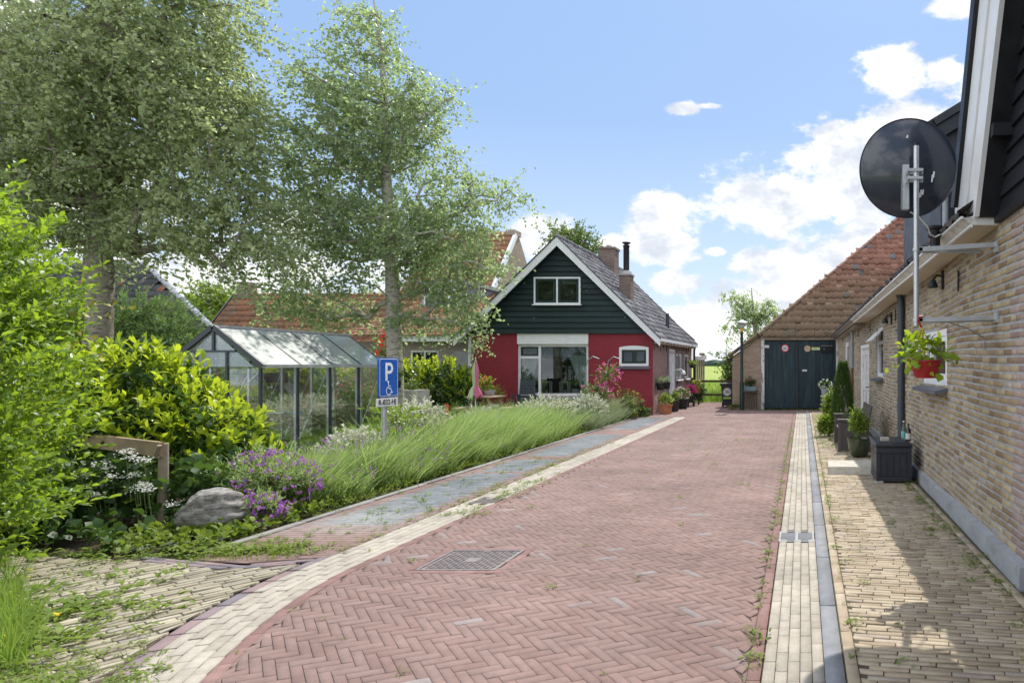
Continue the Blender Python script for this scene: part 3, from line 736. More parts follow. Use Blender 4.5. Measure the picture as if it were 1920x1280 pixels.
def window(par, W, a0, a1, z0, z1, w=.06, mull=(), trans=(), d=-.05, sash=None, sash_w=.05, sill=None, fm='white', back=None, cells=None, label=None):
    mb = MB(); rect_frame(W, mb, a0, a1, z0, z1, w, d - .06, d, mull, trans)
    f = mb.build('window', M[fm], par)
    if label: f['label'] = label
    if cells is None:
        xs = [a0 + w] + sum([[x - w / 2, x + w / 2] for x in mull], []) + [a1 - w]
        cells = [(xs[i], xs[i + 1], z0 + w, z1 - w) for i in range(0, len(xs), 2)]
    pn = MB(); sm = MB()
    for c in cells:
        if sash: rect_frame(W, sm, c[0] + .001, c[1] - .001, c[2] + .001, c[3] - .001, sash_w, d - .05, d - .012)
        i = sash_w if sash else 0
        W.box(pn, c[0] + i, c[1] - i, c[2] + i, c[3] - i, d - .036, d - .030)
    if sash: sm.build('sash', M[sash], f)
    pn.build('pane', M['glass'], f)
    if back:
        bk = MB(); W.box(bk, a0, a1, z0, z1, d - .35, d - .34); bk.build('blind_dim_back', M[back], f)  # dim interior sheets paint the darkness of the room behind the pane
    if sill:
        sb = MB(); q = sill
        vs = [W.P(a0 - .05, z0 - .015, d - .02), W.P(a1 + .05, z0 - .015, d - .02), W.P(a1 + .05, z0 - .05, q[0]), W.P(a0 - .05, z0 - .05, q[0])]
        sb.prism(vs, (0, 0, -.04)); sb.build('sill', M[q[1]], f)
    return f
def pantiles(mb_geo, O, U, V, cols, rows, pu, pv, inside, amp=.022, lip=.028, m=0, seg=5, jit=.004, round_=0.0):
    O = np.array(O, float); U = unit(np.array(U, float)[None])[0]; V = unit(np.array(V, float)[None])[0]; Nn = np.cross(U, V)
    if Nn[2] < 0: Nn = -Nn
    cc, rr_ = np.meshgrid(np.arange(cols), np.arange(rows)); u0 = cc.ravel() * pu; v0 = rr_.ravel() * pv
    ok = np.array([inside(a + pu / 2, b + pv / 2) for a, b in zip(u0, v0)]); u0, v0 = u0[ok], v0[ok]; n = len(u0)
    s = np.linspace(0, 1, seg); h = amp * (np.cos(2 * np.pi * s) * .7 + np.cos(4 * np.pi * s + .6) * .18)
    j = R.normal(size=(n, 1)) * jit; jl = R.normal(size=(n, 1)) * jit
    arch = round_ * np.sin(np.pi * s)
    fr = O + (u0[:, None] + s * pu)[..., None] * U + (v0[:, None] - .02 + j - arch * .3)[..., None] * V + (lip + h + jl)[..., None] * Nn
    bk = O + (u0[:, None] + s * pu)[..., None] * U + (v0[:, None] + pv * 1.08 + 0 * s)[..., None] * V + (.004 + h + jl)[..., None] * Nn
    lp = fr - Nn * lip * .95
    Vv = np.concatenate([lp, fr, bk], 1); b = np.arange(n)[:, None] * 3 * seg
    q = np.concatenate([b + [r * seg + i, r * seg + i + 1, (r + 1) * seg + i + 1, (r + 1) * seg + i] for r in (0, 1) for i in range(seg - 1)])
    mb_geo.add(Vv.reshape(-1, 3), q, None, m); return mb_geo
def tile_mat(name, stops, moss=None, mlev=(.55, .75), low=None, rough=.85):
    m, nt = nodes(name); p = poso(nt)
    c = ramp(nt, island(nt), stops)
    c = N(nt, 'ShaderNodeVectorMath', {0: c, 3: maprange(nt, noise(nt, p, 12, 5, .7), .3, .7, .75, 1.25)}, operation='SCALE').outputs[0]
    if low:   # lichen settled on the lower courses
        z = N(nt, 'ShaderNodeSeparateXYZ', {0: p}).outputs[2]
        f = math_(nt, 'ADD', z, math_(nt, 'MULTIPLY', math_(nt, 'SUBTRACT', noise(nt, p, 1.2, 5, .7), .5), 3.0))
        c = mixc(nt, maprange(nt, f, low[0], low[1], .75, 0, True), c, low[2])
    if moss: c = mixc(nt, maprange(nt, noise(nt, p, 1.7, 6, .75), mlev[0], mlev[1], 0, .85, True), c, moss)
    finish(nt, principled(nt, c, rough, .3, 0, bump(nt, noise(nt, p, 40, 4, .7), .3, .006))); return m
M['barn_tile'] = tile_mat('barn_tile', [(0, (.17, .075, .052)), (.45, (.215, .098, .066)), (.88, (.25, .122, .085)), (.93, (.18, .085, .06)), (.955, (.11, .115, .12)), (1, (.14, .145, .15))], (.045, .04, .03), (.57, .68), (3.0, 6.2, (.145, .115, .068)))
M['orange_tile'] = tile_mat('orange_tile', [(0, (.23, .11, .06)), (.5, (.30, .148, .08)), (1, (.26, .15, .092))], (.13, .10, .075), (.48, .72))
M['dark_tile'] = tile_mat('dark_tile', [(0, (.05, .05, .055)), (.8, (.085, .085, .09)), (.92, (.12, .11, .10)), (1, (.30, .13, .07))], (.12, .12, .10), (.55, .8))
M['grey_tile'] = tile_mat('grey_tile', [(0, (.12, .115, .125)), (.55, (.175, .17, .18)), (.85, (.22, .21, .22)), (1, (.36, .35, .35))], (.28, .27, .27), (.52, .74))
# ------------------------------------------------------------------ long brick farmhouse on the right
M['farm_brick'] = block_mat('farm_brick', [(0, (.20, .14, .085)), (.3, (.285, .21, .125)), (.6, (.345, .27, .165)), (.88, (.39, .325, .205)), (.96, (.26, .20, .14)), (1, (.34, .31, .27))], None, .3, (.22, .18, .14), (.55, .8), sscale=1.4)
M['pier_brick'] = block_mat('pier_brick', [(0, (.25, .17, .14)), (.5, (.33, .24, .20)), (1, (.38, .31, .26))], None, .3, (.2, .18, .16), (.55, .8))
M['mortar'] = mat('mortar', (.325, .33, .34), .95, .2, 9, bmp=.5, bscale=60)
M['black_board'] = mat('black_board', (.012, .013, .017), .5, .3, 6, bmp=.25, bscale=30, stretch=(1, .2, 1))
def real_bricks(geo, W, a0, a1, z0, ztop, ops, L=.215, H=.0585, mi=lambda a: 0, gap=.0185):
    B = []; nr = int((ztop(a0) + .1 - z0) / H) + 1
    for r in range(nr):
        zz = z0 + r * H; a = a0 - R.random() * L * .3 - (L / 2 if r % 2 else 0)
        while a < a1:
            l = L * (.93 + .12 * R.random()) if R.random() < .8 else L * .52
            p, q = max(a, a0), min(a + l - gap, a1); a += l
            wob = .012 * math.sin(p * .9 + zz * 2) + .008 * math.sin(p * 2.3 + 1.7 * zz)
            b0, b1 = zz + wob + R.normal() * .0015, zz + H - gap + wob
            if q - p < .03 or b1 > ztop((p + q) / 2): continue
            segs = [(p, q)]
            for o in ops:
                if b1 > o[2] + .01 and b0 < o[3] - .01:
                    ns = []
                    for (s, t) in segs:
                        if t <= o[0] or s >= o[1]: ns.append((s, t)); continue
                        if s < o[0]: ns.append((s, o[0]))
                        if t > o[1]: ns.append((o[1], t))
                    segs = ns
            for (s, t) in segs:
                if t - s > .03: B.append((s, t, b0, b1, mi((s + t) / 2)))
    for m in sorted({b[4] for b in B}):
        A = np.array([b[:4] for b in B if b[4] == m]); n = len(A); pr = .004 + R.random((n, 1)) * .006 + R.normal(size=(n, 4)) * .0012
        i = .005
        ax = A[:, [0, 1, 1, 0]]; az = A[:, [2, 2, 3, 3]]
        ix = ax + np.array([i, -i, -i, i]); iz = az + np.array([i, i, -i, -i]) + R.normal(size=(n, 4)) * .001
        o, u, nn = np.array(W.o), np.array(W.u), np.array(W.n)
        P3 = lambda a, z, d: o + a[..., None] * u + d[..., None] * nn + z[..., None] * np.array([0, 0, 1.])
        V = np.concatenate([P3(ax, az, np.full((n, 4), -.004)), P3(ax, az, pr - .004), P3(ix, iz, pr)], 1); b = np.arange(n)[:, None] * 12
        q = [b + [8, 9, 10, 11]]
        for r in (0, 4):
            for k in range(4): q.append(b + [r + k, r + (k + 1) % 4, r + 4 + (k + 1) % 4, r + 4 + k])
        geo.add(V.reshape(-1, 3), np.concatenate(q), None, m)
farm = thing('brick_farmhouse', 'long low yellow brick farmhouse with white gutter and black boarded gable beside the pavement', 'farmhouse', (1.5, 10, 0))
WA = Wall((1.5, 1.2), (0, 1), (-1, 0)); WB = Wall((1.5, 14), (-.38, 7.95), (-7.95, -.38))
yA = lambda y: y - 1.2
yB = lambda y: (y - 14) * math.hypot(.38, 7.95) / 7.95
LB = yB(21.9)
opsA = [(yA(6.75), yA(8.03), 1.28, 1.88), (yA(12.1), yA(13.26), 1.27, 2.24)]
opsB = [(yB(14.45), yB(15.8), .06, 1.97), (yB(18.3), yB(19.2), 1.2, 2.16)]
g = Geo()
real_bricks(g, WA, 0, 12.8, .0, lambda a: 2.60, opsA, mi=lambda a: 1 if a < yA(4.62) else 0)
real_bricks(g, WB, 0, LB, .0, lambda a: 2.56 - .02 * a, opsB)
mb = MB(); WA.face(mb, 0, 12.8, -.05, 2.62, opsA, .14, 2); WB.face(mb, 0, LB, -.05, 2.5, opsB, .14, 2)
V = np.array(mb.v); g.add(V, mb.f, None, 2)
g.build('wall', [M['farm_brick'], M['pier_brick'], M['mortar']], farm)
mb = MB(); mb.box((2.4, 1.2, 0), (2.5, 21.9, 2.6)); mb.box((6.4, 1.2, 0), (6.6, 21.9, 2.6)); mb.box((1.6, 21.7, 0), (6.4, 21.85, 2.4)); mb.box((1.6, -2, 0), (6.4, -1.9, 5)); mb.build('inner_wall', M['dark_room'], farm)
mb = MB(); pl = [(1.415, 4.25), (1.43, 5.5), (1.445, 7.2), (1.455, 9), (1.46, 10.5), (1.46, 13.9)]
for i in range(5):
    (xa, ya), (xb, yb) = pl[i], pl[i + 1]
    mb.add([(xa, ya, -.02), (1.505, ya, -.02), (1.505, ya, .185), (xa, ya, .175), (xb, yb - .004, -.02), (1.505, yb - .004, -.02), (1.505, yb - .004, .185), (xb, yb - .004, .17)], [(0, 1, 2, 3), (7, 6, 5, 4), (0, 4, 5, 1), (1, 5, 6, 2), (2, 6, 7, 3), (3, 7, 4, 0)])
mb.build('plinth', M['concrete'], farm)
# eaves: near end and far end profiles
E0 = dict(ot=(1.217, 4.95, 2.617), ob=(1.289, 4.95, 2.564), wl=(1.51, 4.95, 2.564), it=(1.46, 4.95, 2.66))
def eave(t):  # t in 0..1 from near to far
    sh = Vector((-.215 * t, 16.9 * t, -.17 * t)); out = {}
    for k, v in E0.items(): out[k] = Vector(v) + sh
    yw = 4.95 + 16.9 * t; out['wl'].x = 1.51 if yw < 14 else 1.51 - (yw - 14) * .0478
    return out
def eave_piece(t0, t1, mt, name):
    a, b = eave(t0), eave(t1); mb = MB()
    mb.add([a['ot'], a['ob'], a['wl'], a['it'], b['ot'], b['ob'], b['wl'], b['it']], [(3, 2, 1, 0), (4, 5, 6, 7), (0, 1, 5, 4), (3, 0, 4, 7)], 0)
    mb.add([a['ob'], a['wl'], b['wl'], b['ob']], [(0, 1, 2, 3)], 1)
    lip = Vector((-.006, 0, -.006))
    mb.beam(a['ob'] + lip, b['ob'] + lip, .022, .022, m=2)
    mb.beam(a['ot'] + Vector((-.004, 0, .004)), b['ot'] + Vector((-.004, 0, .004)), .02, .018, m=2)
    mb.build(name, [M['offwhite'] if mt == 0 else M['wood_grey'], M['soffit'] if mt == 0 else M['wood_grey'], M['white'] if mt == 0 else M['pipe_grey']], farm)
eave_piece(0, .58, 0, 'gutter'); eave_piece(.5805, 1, 1, 'gutter')
for i in range(12):
    t = .6 + i * .033; e = eave(t); MB().beam(e['wl'] + Vector((.05, 0, -.05)), e['ob'] + Vector((.02, 0, -.045)), .06, .09).build('rafter_end', M['wood_grey'], farm)
g = Geo(); e0, e1 = eave(-.0), eave(1)
U = np.array(e1['ot'] - e0['ot']); Vv = np.array([math.cos(rad(38)), 0, math.sin(rad(38))])
pantiles(g, np.array(e0['ot']) + [0, 0, .03], U, Vv, 77, 17, .22, .32, lambda u, v: not (v > .5 and u < .6), amp=.02)
a = e0['ot'] + Vector((.02, .0, .0)); b = e1['ot'] + Vector((.02, 0, 0)); d = Vector((4.3, 0, 4.3 * .781)); d2 = Vector((8.6, 0, 0))
g.add([a, b, b + d, a + d, a + d2 + Vector((0, 0, .1)), b + d2 + Vector((0, 0, .1))], [(0, 1, 2, 3), (3, 2, 5, 4)], None)
g.build('roof', M['dark_tile'], farm)
# cross gable, facing the street
c_in, c_mid, c_out, c_tile = 6.19, 6.465, 6.74, 6.88
ry = lambda c, z: c - .485 * z
ZB, ZK = 2.62, 4.5
mb = MB()
for (x0, x1, ca, cb, zb) in ((1.30, 1.335, c_in, c_mid - .006, 2.62), (1.285, 1.335, c_mid, c_out, 2.70)):
    mb.prism([(x0, ry(ca, zb), zb), (x0, ry(cb, zb + .03), zb + .03), (x0, ry(cb, ZK), ZK), (x0, ry(ca, ZK), ZK)], (x1 - x0, 0, 0))
mb.build('bargeboard', M['white'], farm)
mb = MB(); mb.prism([(1.25, ry(c_out + .004, 2.8), 2.8), (1.25, ry(c_tile, 2.83), 2.83), (1.25, ry(c_tile, ZK), ZK), (1.25, ry(c_out + .004, ZK), ZK)], (5, 0, 0))
k0, k1 = ry(c_in, ZK), ry(c_tile, ZK); top = (1.0, ZK + .7 * (k1 - 1.0))
mb.prism([(1.25, k1, ZK), (1.25, k0, ZK), (1.25, top[0], top[1] - .35), (1.25, -2.2, ZK), (1.25, -2.6, ZK), (1.25, top[0], top[1])], (5, 0, 0))
mb.prism([(1.336, ry(c_in, 2.62), 2.62), (1.336, ry(c_in + .06, 2.62), 2.62), (1.336, ry(c_in + .06, ZK), ZK), (1.336, ry(c_in, ZK), ZK)], (4, 0, 0))
mb.beam((1.34, ry(c_in, 3.16) - .05, 3.16), (1.62, ry(c_in, 3.16) - .05, 3.16), .07, .09)
mb.build('gable_roof', M['black_board'], farm)
mb = MB(); z = 2.60
while z < 6.2:
    hi = ry(c_in, z) if z < ZK else k0 - (z - ZK) / .7
    if hi > 1.2: mb.prism([(1.466, -2, z), (1.466, hi, z), (1.49, hi - .07, z + .155), (1.49, -2, z + .155)], (.02, 0, 0))
    z += .145
mb.prism([(1.45, -2, 2.575), (1.45, 4.93, 2.575), (1.45, 4.93, 2.62), (1.45, -2, 2.62)], (.06, 0, 0))
mb.build('gable_siding', M['black_board'], farm)
# dormer further along
M['dormer_board'] = mat('dark_dormer_board', (.022, .026, .033), .5, .25, 6, bmp=.2, bscale=30)
mb = MB(); x0 = 1.74; Yd = 8.2
mb.prism([(x0, Yd, 2.9), (x0, Yd, 4.42), (x0 + 3, Yd, 4.42 + 1.83), (x0 + 3, Yd, 3.5)], (0, 3, 0))
mb.beam((x0 - .12, Yd - .04, 4.42), (x0 + 3, Yd - .04, 6.32), .08, .26); mb.beam((x0 - .10, Yd - .09, 4.52), (x0 + 3, Yd - .09, 6.42), .06, .09)
for i in range(12): mb.prism([(x0 + .16, Yd - .02, 3 + i * .1), (x0 + 3, Yd - .02, 3 + i * .1), (x0 + 3, Yd - .002, 3.1 + i * .1), (x0 + .16, Yd - .002, 3.1 + i * .1)], (0, -.012, 0))
dm = mb.build('dormer', M['dormer_board'], farm)
mb = MB(); mb.box((x0 + .17, Yd - .06, 3.0), (x0 + .26, Yd - .025, 3.85)); mb.build('trim', M['white'], dm)
mb = MB(); mb.tube([(x0 + .04, Yd - .07, 2.9), (x0 + .04, Yd - .07, 3.8)], .04, 10); mb.build('drainpipe', M['pipe_grey'], dm, smooth=True)
mb = MB(); c = (1.15, 5.65, 2.5); mb.lathe(c, [(.045, 0), (.045, .10), (.065, .11), (.065, .125), (.05, .13), (.05, .17), (.075, .175), (.07, .20), (0, .205)], 16); mb.build('roof_vent', M['black_iron'], farm, smooth=True)
# openings
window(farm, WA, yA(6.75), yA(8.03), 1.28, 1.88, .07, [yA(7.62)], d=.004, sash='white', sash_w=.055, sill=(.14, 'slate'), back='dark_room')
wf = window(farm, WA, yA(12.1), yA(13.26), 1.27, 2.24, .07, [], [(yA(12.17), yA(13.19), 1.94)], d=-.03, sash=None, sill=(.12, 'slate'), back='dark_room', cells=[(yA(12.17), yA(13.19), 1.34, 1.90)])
mb = MB(); vs = [WA.P(yA(12.17), 2.16, 0), WA.P(yA(13.19), 2.16, 0), WA.P(yA(13.19), 1.96, .2), WA.P(yA(12.17), 1.96, .2)]; mb.prism(vs, (-.03, 0, .0)); mb.build('vent_sash', M['white'], wf)
mb = MB(); mb.beam(WA.P(yA(12.3), 1.95, .02), WA.P(yA(12.3), 1.93, .2), .012, .012); mb.build('vent_stay', M['zinc'], wf)
window(farm, WB, yB(18.3), yB(19.2), 1.2, 2.16, .07, [], d=-.02, sash='white', sill=(.1, 'slate'), back='dark_room')
mb = MB(); rect_frame(WB, mb, opsB[0][0], opsB[0][1], .06, 1.97, .08, -.1, .0)
dr = mb.build('door', M['white'], farm)
mb = MB(); a0, a1 = opsB[0][0] + .08, opsB[0][1] - .08; WB.box(mb, a0, a1, .14, 1.89, -.08, -.04)
for (p, q, r, t) in ((a0 + .12, (a0 + a1) / 2 - .05, .3, .95), ((a0 + a1) / 2 + .05, a1 - .12, .3, .95), (a0 + .12, (a0 + a1) / 2 - .05, 1.08, 1.75), ((a0 + a1) / 2 + .05, a1 - .12, 1.08, 1.75)): rect_frame(WB, mb, p, q, r, t, .03, -.038, -.022)
mb.build('leaf', M['offwhite'], dr)
mb = MB(); mb.beam(WB.P(a0 + .07, 1.0, -.04), WB.P(a0 + .07, 1.0, .04), .02, .02); mb.beam(WB.P(a0 + .06, 1.0, .04), WB.P(a0 + .2, 1.0, .04), .018, .018); mb.build('handle', M['black_iron'], dr)
def pipe(pts, r, m, name='downpipe', clips=()):
    mb = MB(); mb.tube(pts, r, 14); o = mb.build(name, M[m], farm, smooth=True)
    for (x, y, z) in clips:
        mb = MB(); mb.lathe((x, y, z), [(r + .001, -.014), (r + .007, -.012), (r + .007, .012), (r + .001, .014)], 14); mb.box((x + r * .7, y - .012, z - .012), (x + .09, y + .012, z + .012)); mb.build('pipe_clip', M['pipe_dark'], o)
pipe([(1.435, 9.5, .02), (1.435, 9.5, 2.42), (1.42, 9.5, 2.5), (1.40, 9.5, 2.55)], .052, 'pipe_dark', clips=[(1.435, 9.5, .9), (1.435, 9.5, 2.0)])
mb = MB(); mb.box((1.455, 9.575, .0), (1.487, 9.61, 2.5)); mb.build('white_conduit', M['white'], farm)
pipe([(1.31, 17.2, 1.42), (1.31, 17.2, 2.45)], .05, 'pipe_grey'); pipe([(1.31, 17.2, 0), (1.31, 17.2, 1.419)], .043, 'pipe_brown')
mb = MB(); mb.box((1.10, 21.2, 0), (1.19, 21.5, 2.36)); mb.build('corner_post', M['peeling'], farm)
for (y, z) in ((10.9, 2.28), (6.9, 2.40)):
    mb = MB(); mb.box((1.47, y - .03, z - .1), (1.492, y + .03, z + .1)); mb.tube([(1.48, y, z + .04), (1.42, y, z + .05), (1.38, y, z)], .012, 8); mb.lathe((1.38, y, z - .08), [(.0, .085), (.03, .08), (.055, .02), (.058, 0), (.05, 0)], 14)
    mb.build('wall_lamp', M['black_iron'], farm)
for y in (6.2, 10.4, 11.4, 14.2, 16.2, 17.8, 19.6): 
    x = 1.475 if y < 14 else 1.475 - (y - 14) * .0478
    MB().box((x, y - .012, 2.2), (x + .012, y + .012, 2.4)).build('wall_anchor', M['black_iron'], farm)
mb = MB(); mb.box((1.46, 10.0, .75), (1.49, 10.16, .92)); mb.build('meter_box', M['pipe_grey'], farm)
mb = MB(); mb.tube([(1.485, 5.32, 1.72), (1.3, 5.15, 1.79), (1.1, 5.05, 1.84), (.9, 5.0, 1.87)], .004, 6); mb.tube([(1.485, 5.32, 1.72), (1.485, 5.32, 1.62)], .004, 6); mb.build('wall_cable', M['pipe_grey'], farm)

# ------------------------------------------------------------------ satellite dish
dish = thing('satellite_dish', 'large dark grey satellite dish on a tall galvanised pole beside the right-hand eaves', 'satellite dish', (.873, 5.0, 1.82))
M['dish'] = mat('dish_enamel', (.016, .023, .040), .3, .15, 5, 0, .5, dirt=(.05, .055, .06), dscale=3, coat=.4)
dc = Vector((.852, 5.24, 3.085)); ax = Vector((.06, .985, .12)).normalized()
mb = MB(); prof = [(0, 0), (.10, .004), (.2, .019), (.3, .045), (.37, .074), (.385, .082), (.393, .076), (.395, .086), (.388, .094), (.372, .083), (.3, .056), (.2, .03), (.1, .014), (0, .01)]
mb.lathe((0, 0, 0), prof, 56)
rot = Vector((0, 0, 1)).rotation_difference(ax).to_matrix()
mb.v = [tuple(dc + rot @ (Vector(v) - Vector((0, 0, .05)))) for v in mb.v]
rf = mb.build('reflector', M['dish'], dish, smooth=True)
for (x, z, l) in ((.19, -.08, .03), (.20, -.05, .025), (.11, -.2, .03), (.125, -.19, .02), (.10, -.215, .02), (-.03, .235, .012)):
    zz = .045 * ((math.hypot(x, z)) / .3) ** 2
    p = dc + rot @ (Vector((x, -z, zz - .058 + .0)))
    MB().beam(p - Vector((.003, 0, l)), p + Vector((.004, 0, l)), .012, .004, up=(0, 1, 0)).build('scratch', M['white'], rf)
mb = MB(); mb.tube([(.873, 5.0, 1.80), (.873, 5.0, 3.19)], .0215, 18); mb.build('pole', M['zinc'], dish, smooth=True)
mb = MB(); mb.lathe((.873, 5.0, 3.19), [(.023, -.01), (.023, .008), (.0, .012)], 16); mb.build('pole_cap', M['black_iron'], dish)
mb = MB(); mb.box((.785, 5.10, 2.72), (.835, 5.15, 3.07)); mb.box((.79, 5.15, 2.75), (.80, 5.24, 3.03)); mb.box((.825, 5.15, 2.75), (.835, 5.24, 3.03)); mb.build('mount_plate', M['zinc'], dish)
for z in (2.93, 2.99):
    mb = MB(); mb.beam((.80, 4.972, z), (.92, 4.972, z), .012, .022); mb.beam((.80, 5.03, z - .01), (.93, 5.03, z - .01), .012, .02); mb.tube([(.915, 4.965, z), (.915, 5.06, z)], .006, 8); mb.tube([(.815, 4.965, z), (.815, 5.12, z)], .006, 8); mb.build('pole_clamp', M['zinc'], dish)
for (z, two) in ((2.405, 1), (1.865, 0)):
    mb = MB(); mb.beam((.895, 5.0, z - .02), (1.495, 5.0, z + .02 * two), .03, .035)
    mb.beam((.895, 5.01, z - .03), (1.40 if two else 1.495, 5.12 if two else 5.08, z - .012), .02, .028)
    mb.box((1.478, 4.96, z - .04), (1.497, 5.04, z + .04)); mb.lathe((.873, 5.0, z - .02), [(.0225, -.012), (.028, -.012), (.028, .012), (.0225, .012)], 16); mb.box((.885, 4.985, z - .032), (.92, 5.015, z - .006))
    mb.build('bracket', M['zinc'], dish)
mb = MB(); mb.tube([(.86, 5.2, 2.72), (.93, 5.22, 2.69), (1.02, 5.3, 2.62), (1.06, 5.4, 2.58), (1.12, 5.5, 2.58), (1.2, 5.6, 2.63)], .006, 6); mb.build('cable', M['white'], dish)
# hanging basket
hb = thing('hanging_basket', 'red plastic hanging basket of lime green strawberry leaves below the dish pole', 'hanging basket', (.937, 4.95, 1.40))
M['red_plastic'] = mat('red_plastic', (.31, .009, .014), .32, .12, 7, 0, .5)
mb = MB(); mb.lathe((.937, 4.95, 1.40), [(0, 0), (.078, 0), (.09, .012), (.108, .07), (.118, .125), (.124, .127), (.124, .137), (.112, .137), (.1, .12), (0, .115)], 26); mb.build('pot', M['red_plastic'], hb, smooth=True)
mb = MB(); hk = Vector((.905, 4.95, 1.78))
for t in (0.3, 2.4, 4.5):
    p = Vector((.937 + .118 * math.cos(t), 4.95 + .118 * math.sin(t), 1.535)); mb.tube([p, (p + hk) / 2 + Vector((0, 0, -.01)), hk], .0032, 6)
mb.tube([hk, hk + Vector((-.012, 0, .03)), hk + Vector((-.03, 0, .06)), hk + Vector((-.02, 0, .085)), hk + Vector((.012, 0, .09))], .008, 8); mb.build('hanger', M['red_plastic'], hb)
P, D = in_ell([(.937, 4.95, 1.57, .11, .11, .04)], 34); D = unit(D + [0, 0, .55])
g = shoots(P, D, 3, .062, .062, .10, 70, True, .12, .2, geo=Geo(), up=1.2, stem=.0022)
P2 = np.array([[.80, 4.9, 1.55], [.84, 4.86, 1.57], [1.05, 4.93, 1.55], [.86, 5.0, 1.6], [.98, 4.88, 1.60], [.90, 4.86, 1.62]]); D2 = np.array([[-.9, -.2, .2], [-.6, -.3, .5], [1, .1, -.05], [-.3, .1, 1], [.3, -.2, .9], [-.1, -.3, 1]])
shoots(P2, D2, 5, .07, .068, .12, 60, True, .12, .2, geo=g, up=1.2, stem=.002)
shoots(np.array([[1.05, 4.93, 1.53], [.80, 4.93, 1.53]]), np.array([[1, .05, -.12], [-1, 0, -.35]]), 4, .045, .04, .16, 60, True, .1, .1, geo=g, up=.6, stem=.002)
g.build('foliage', [M['lime_hang'], M['twig']], hb)
mb = MB(); g = Geo(); P = np.array([[.945, 4.86, 1.635]] * 6); g.add(*leaf_geo(P, np.array([[math.cos(t), -.3, math.sin(t)] for t in np.arange(6)]), np.array([[0, -1, 0]] * 6), .022, .018, .1, .1)); g.build('blossom', M['white_f'], hb)
# storage box, bottles, soap block
bx = thing('storage_box', 'black ribbed plastic storage box with a closed lid against the yellow brick wall', 'storage box', (1.13, 8.4, .03))
M['box_plastic'] = mat('anthracite_plastic', (.022, .024, .033), .42, .12, 12, 0, .45, bmp=.15, bscale=120, dirt=(.05, .05, .055), dscale=4)
mb = MB(); x0, x1, y0, y1 = .915, 1.355, 8.08, 8.76
mb.box((x0 + .012, y0 + .012, .05), (x1 - .012, y1 - .012, .46)); mb.box((x1 - .3, y0 + .2, .028), (x1 - .05, y1 - .05, .051)); mb.box((x0, y0, .05), (x1, y1, .10), bev=.008); mb.box((x0, y0, .40), (x1, y1, .475), bev=.006)
for (a, b) in ((x0, x0 + .05), (x1 - .05, x1)): mb.box((a, y0 + .001, .10), (b, y0 + .03, .40))
for i in range(4): mb.box((x0 + .065 + i * .083, y0 + .003, .115), (x0 + .065 + i * .083 + .06, y0 + .02, .385), bev=.004)
for i in range(6): mb.box((x0 + .003, y0 + .05 + i * .1, .11), (x0 + .02, y0 + .05 + i * .1 + .085, .39), bev=.004)
mb.build('body', M['box_plastic'], bx)
mb = MB(); mb.box((x0 - .012, y0 - .012, .477), (x1 + .008, y1 + .01, .53), bev=.012); mb.box((x0 + .03, y0 + .03, .531), (x1 - .03, y1 - .03, .538)); mb.build('lid', M['box_plastic'], bx)
mb = MB(); mb.box((x0 - .006, y0 + .26, .43), (x0 + .004, y0 + .42, .455)); mb.build('latch', M['black_iron'], bx)
for (x, y) in ((.96, 8.12),):
    o = MB().box((x - .055, y - .06, .028), (x + .04, y + .04, .0595), bev=.004).build('support_brick', M['stone'], None, (x, y, 0))
    tag(o, 'small grey block under the front corner of the black storage box', 'block')
o = MB().box((.985, 8.2, .54), (1.09, 8.29, .585), bev=.004).build('loose_brick', M['step_stone'], None, (1.03, 8.24, .54)); tag(o, 'loose grey stone block lying on the lid of the black storage box', 'block')
def bottle(x, y, z, r, h, m, lab, lm, label):
    t = thing('bottle', label, 'bottle', (x, y, z), 'bottles on the storage box')
    MB().lathe((x, y, z), [(0, 0), (r, .004), (r, h * .55), (r * .8, h * .68), (r * .36, h * .8), (r * .33, h * .96), (0, h * .96)], 18).build('glass_body', m, t, smooth=True)
    MB().lathe((x, y, z), [(r + .001, h * .12), (r + .001, h * .46)], 18).build('paper_label', lm, t, smooth=True)
    MB().lathe((x, y, z), [(r * .4, h * .93), (r * .4, h), (0, h)], 12).build('cap', M['black_iron'] if lab else M['white'], t)
M['brown_glass'] = mat('brown_glass', (.02, .012, .008), .12, .1, 4, 0, .6)
M['teal_lab'] = mat('teal_label', (.14, .42, .36), .5, .15, 20, dirt=(.5, .55, .1), dscale=20)
M['pale_lab'] = mat('pale_label', (.55, .53, .52), .6, .15, 30)
bottle(1.295, 8.34, .54, .032, .245, glass_mat('water_bottle', (.80, .93, .90), 1.0, .12), 0, M['teal_lab'], 'clear glass bottle with a teal label on the storage box')
bottle(1.335, 8.22, .54, .036, .22, M['brown_glass'], 1, M['pale_lab'], 'dark brown bottle with a white label on the storage box')
# step stone
o = MB(); o.add([(.335, 8.76, .03), (1.0, 8.72, .03), (1.02, 9.45, .03), (.36, 9.42, .03), (.345, 8.79, .125), (.99, 8.75, .135), (1.01, 9.43, .13), (.37, 9.40, .12)], [(3, 2, 1, 0), (4, 5, 6, 7), (0, 1, 5, 4), (1, 2, 6, 5), (2, 3, 7, 6), (3, 0, 4, 7)])
tag(o.build('stone_step', M['step_stone'], None, (.67, 9.1, .03)), 'worn flat stone step on the right pavement beside the storage box', 'stone step')
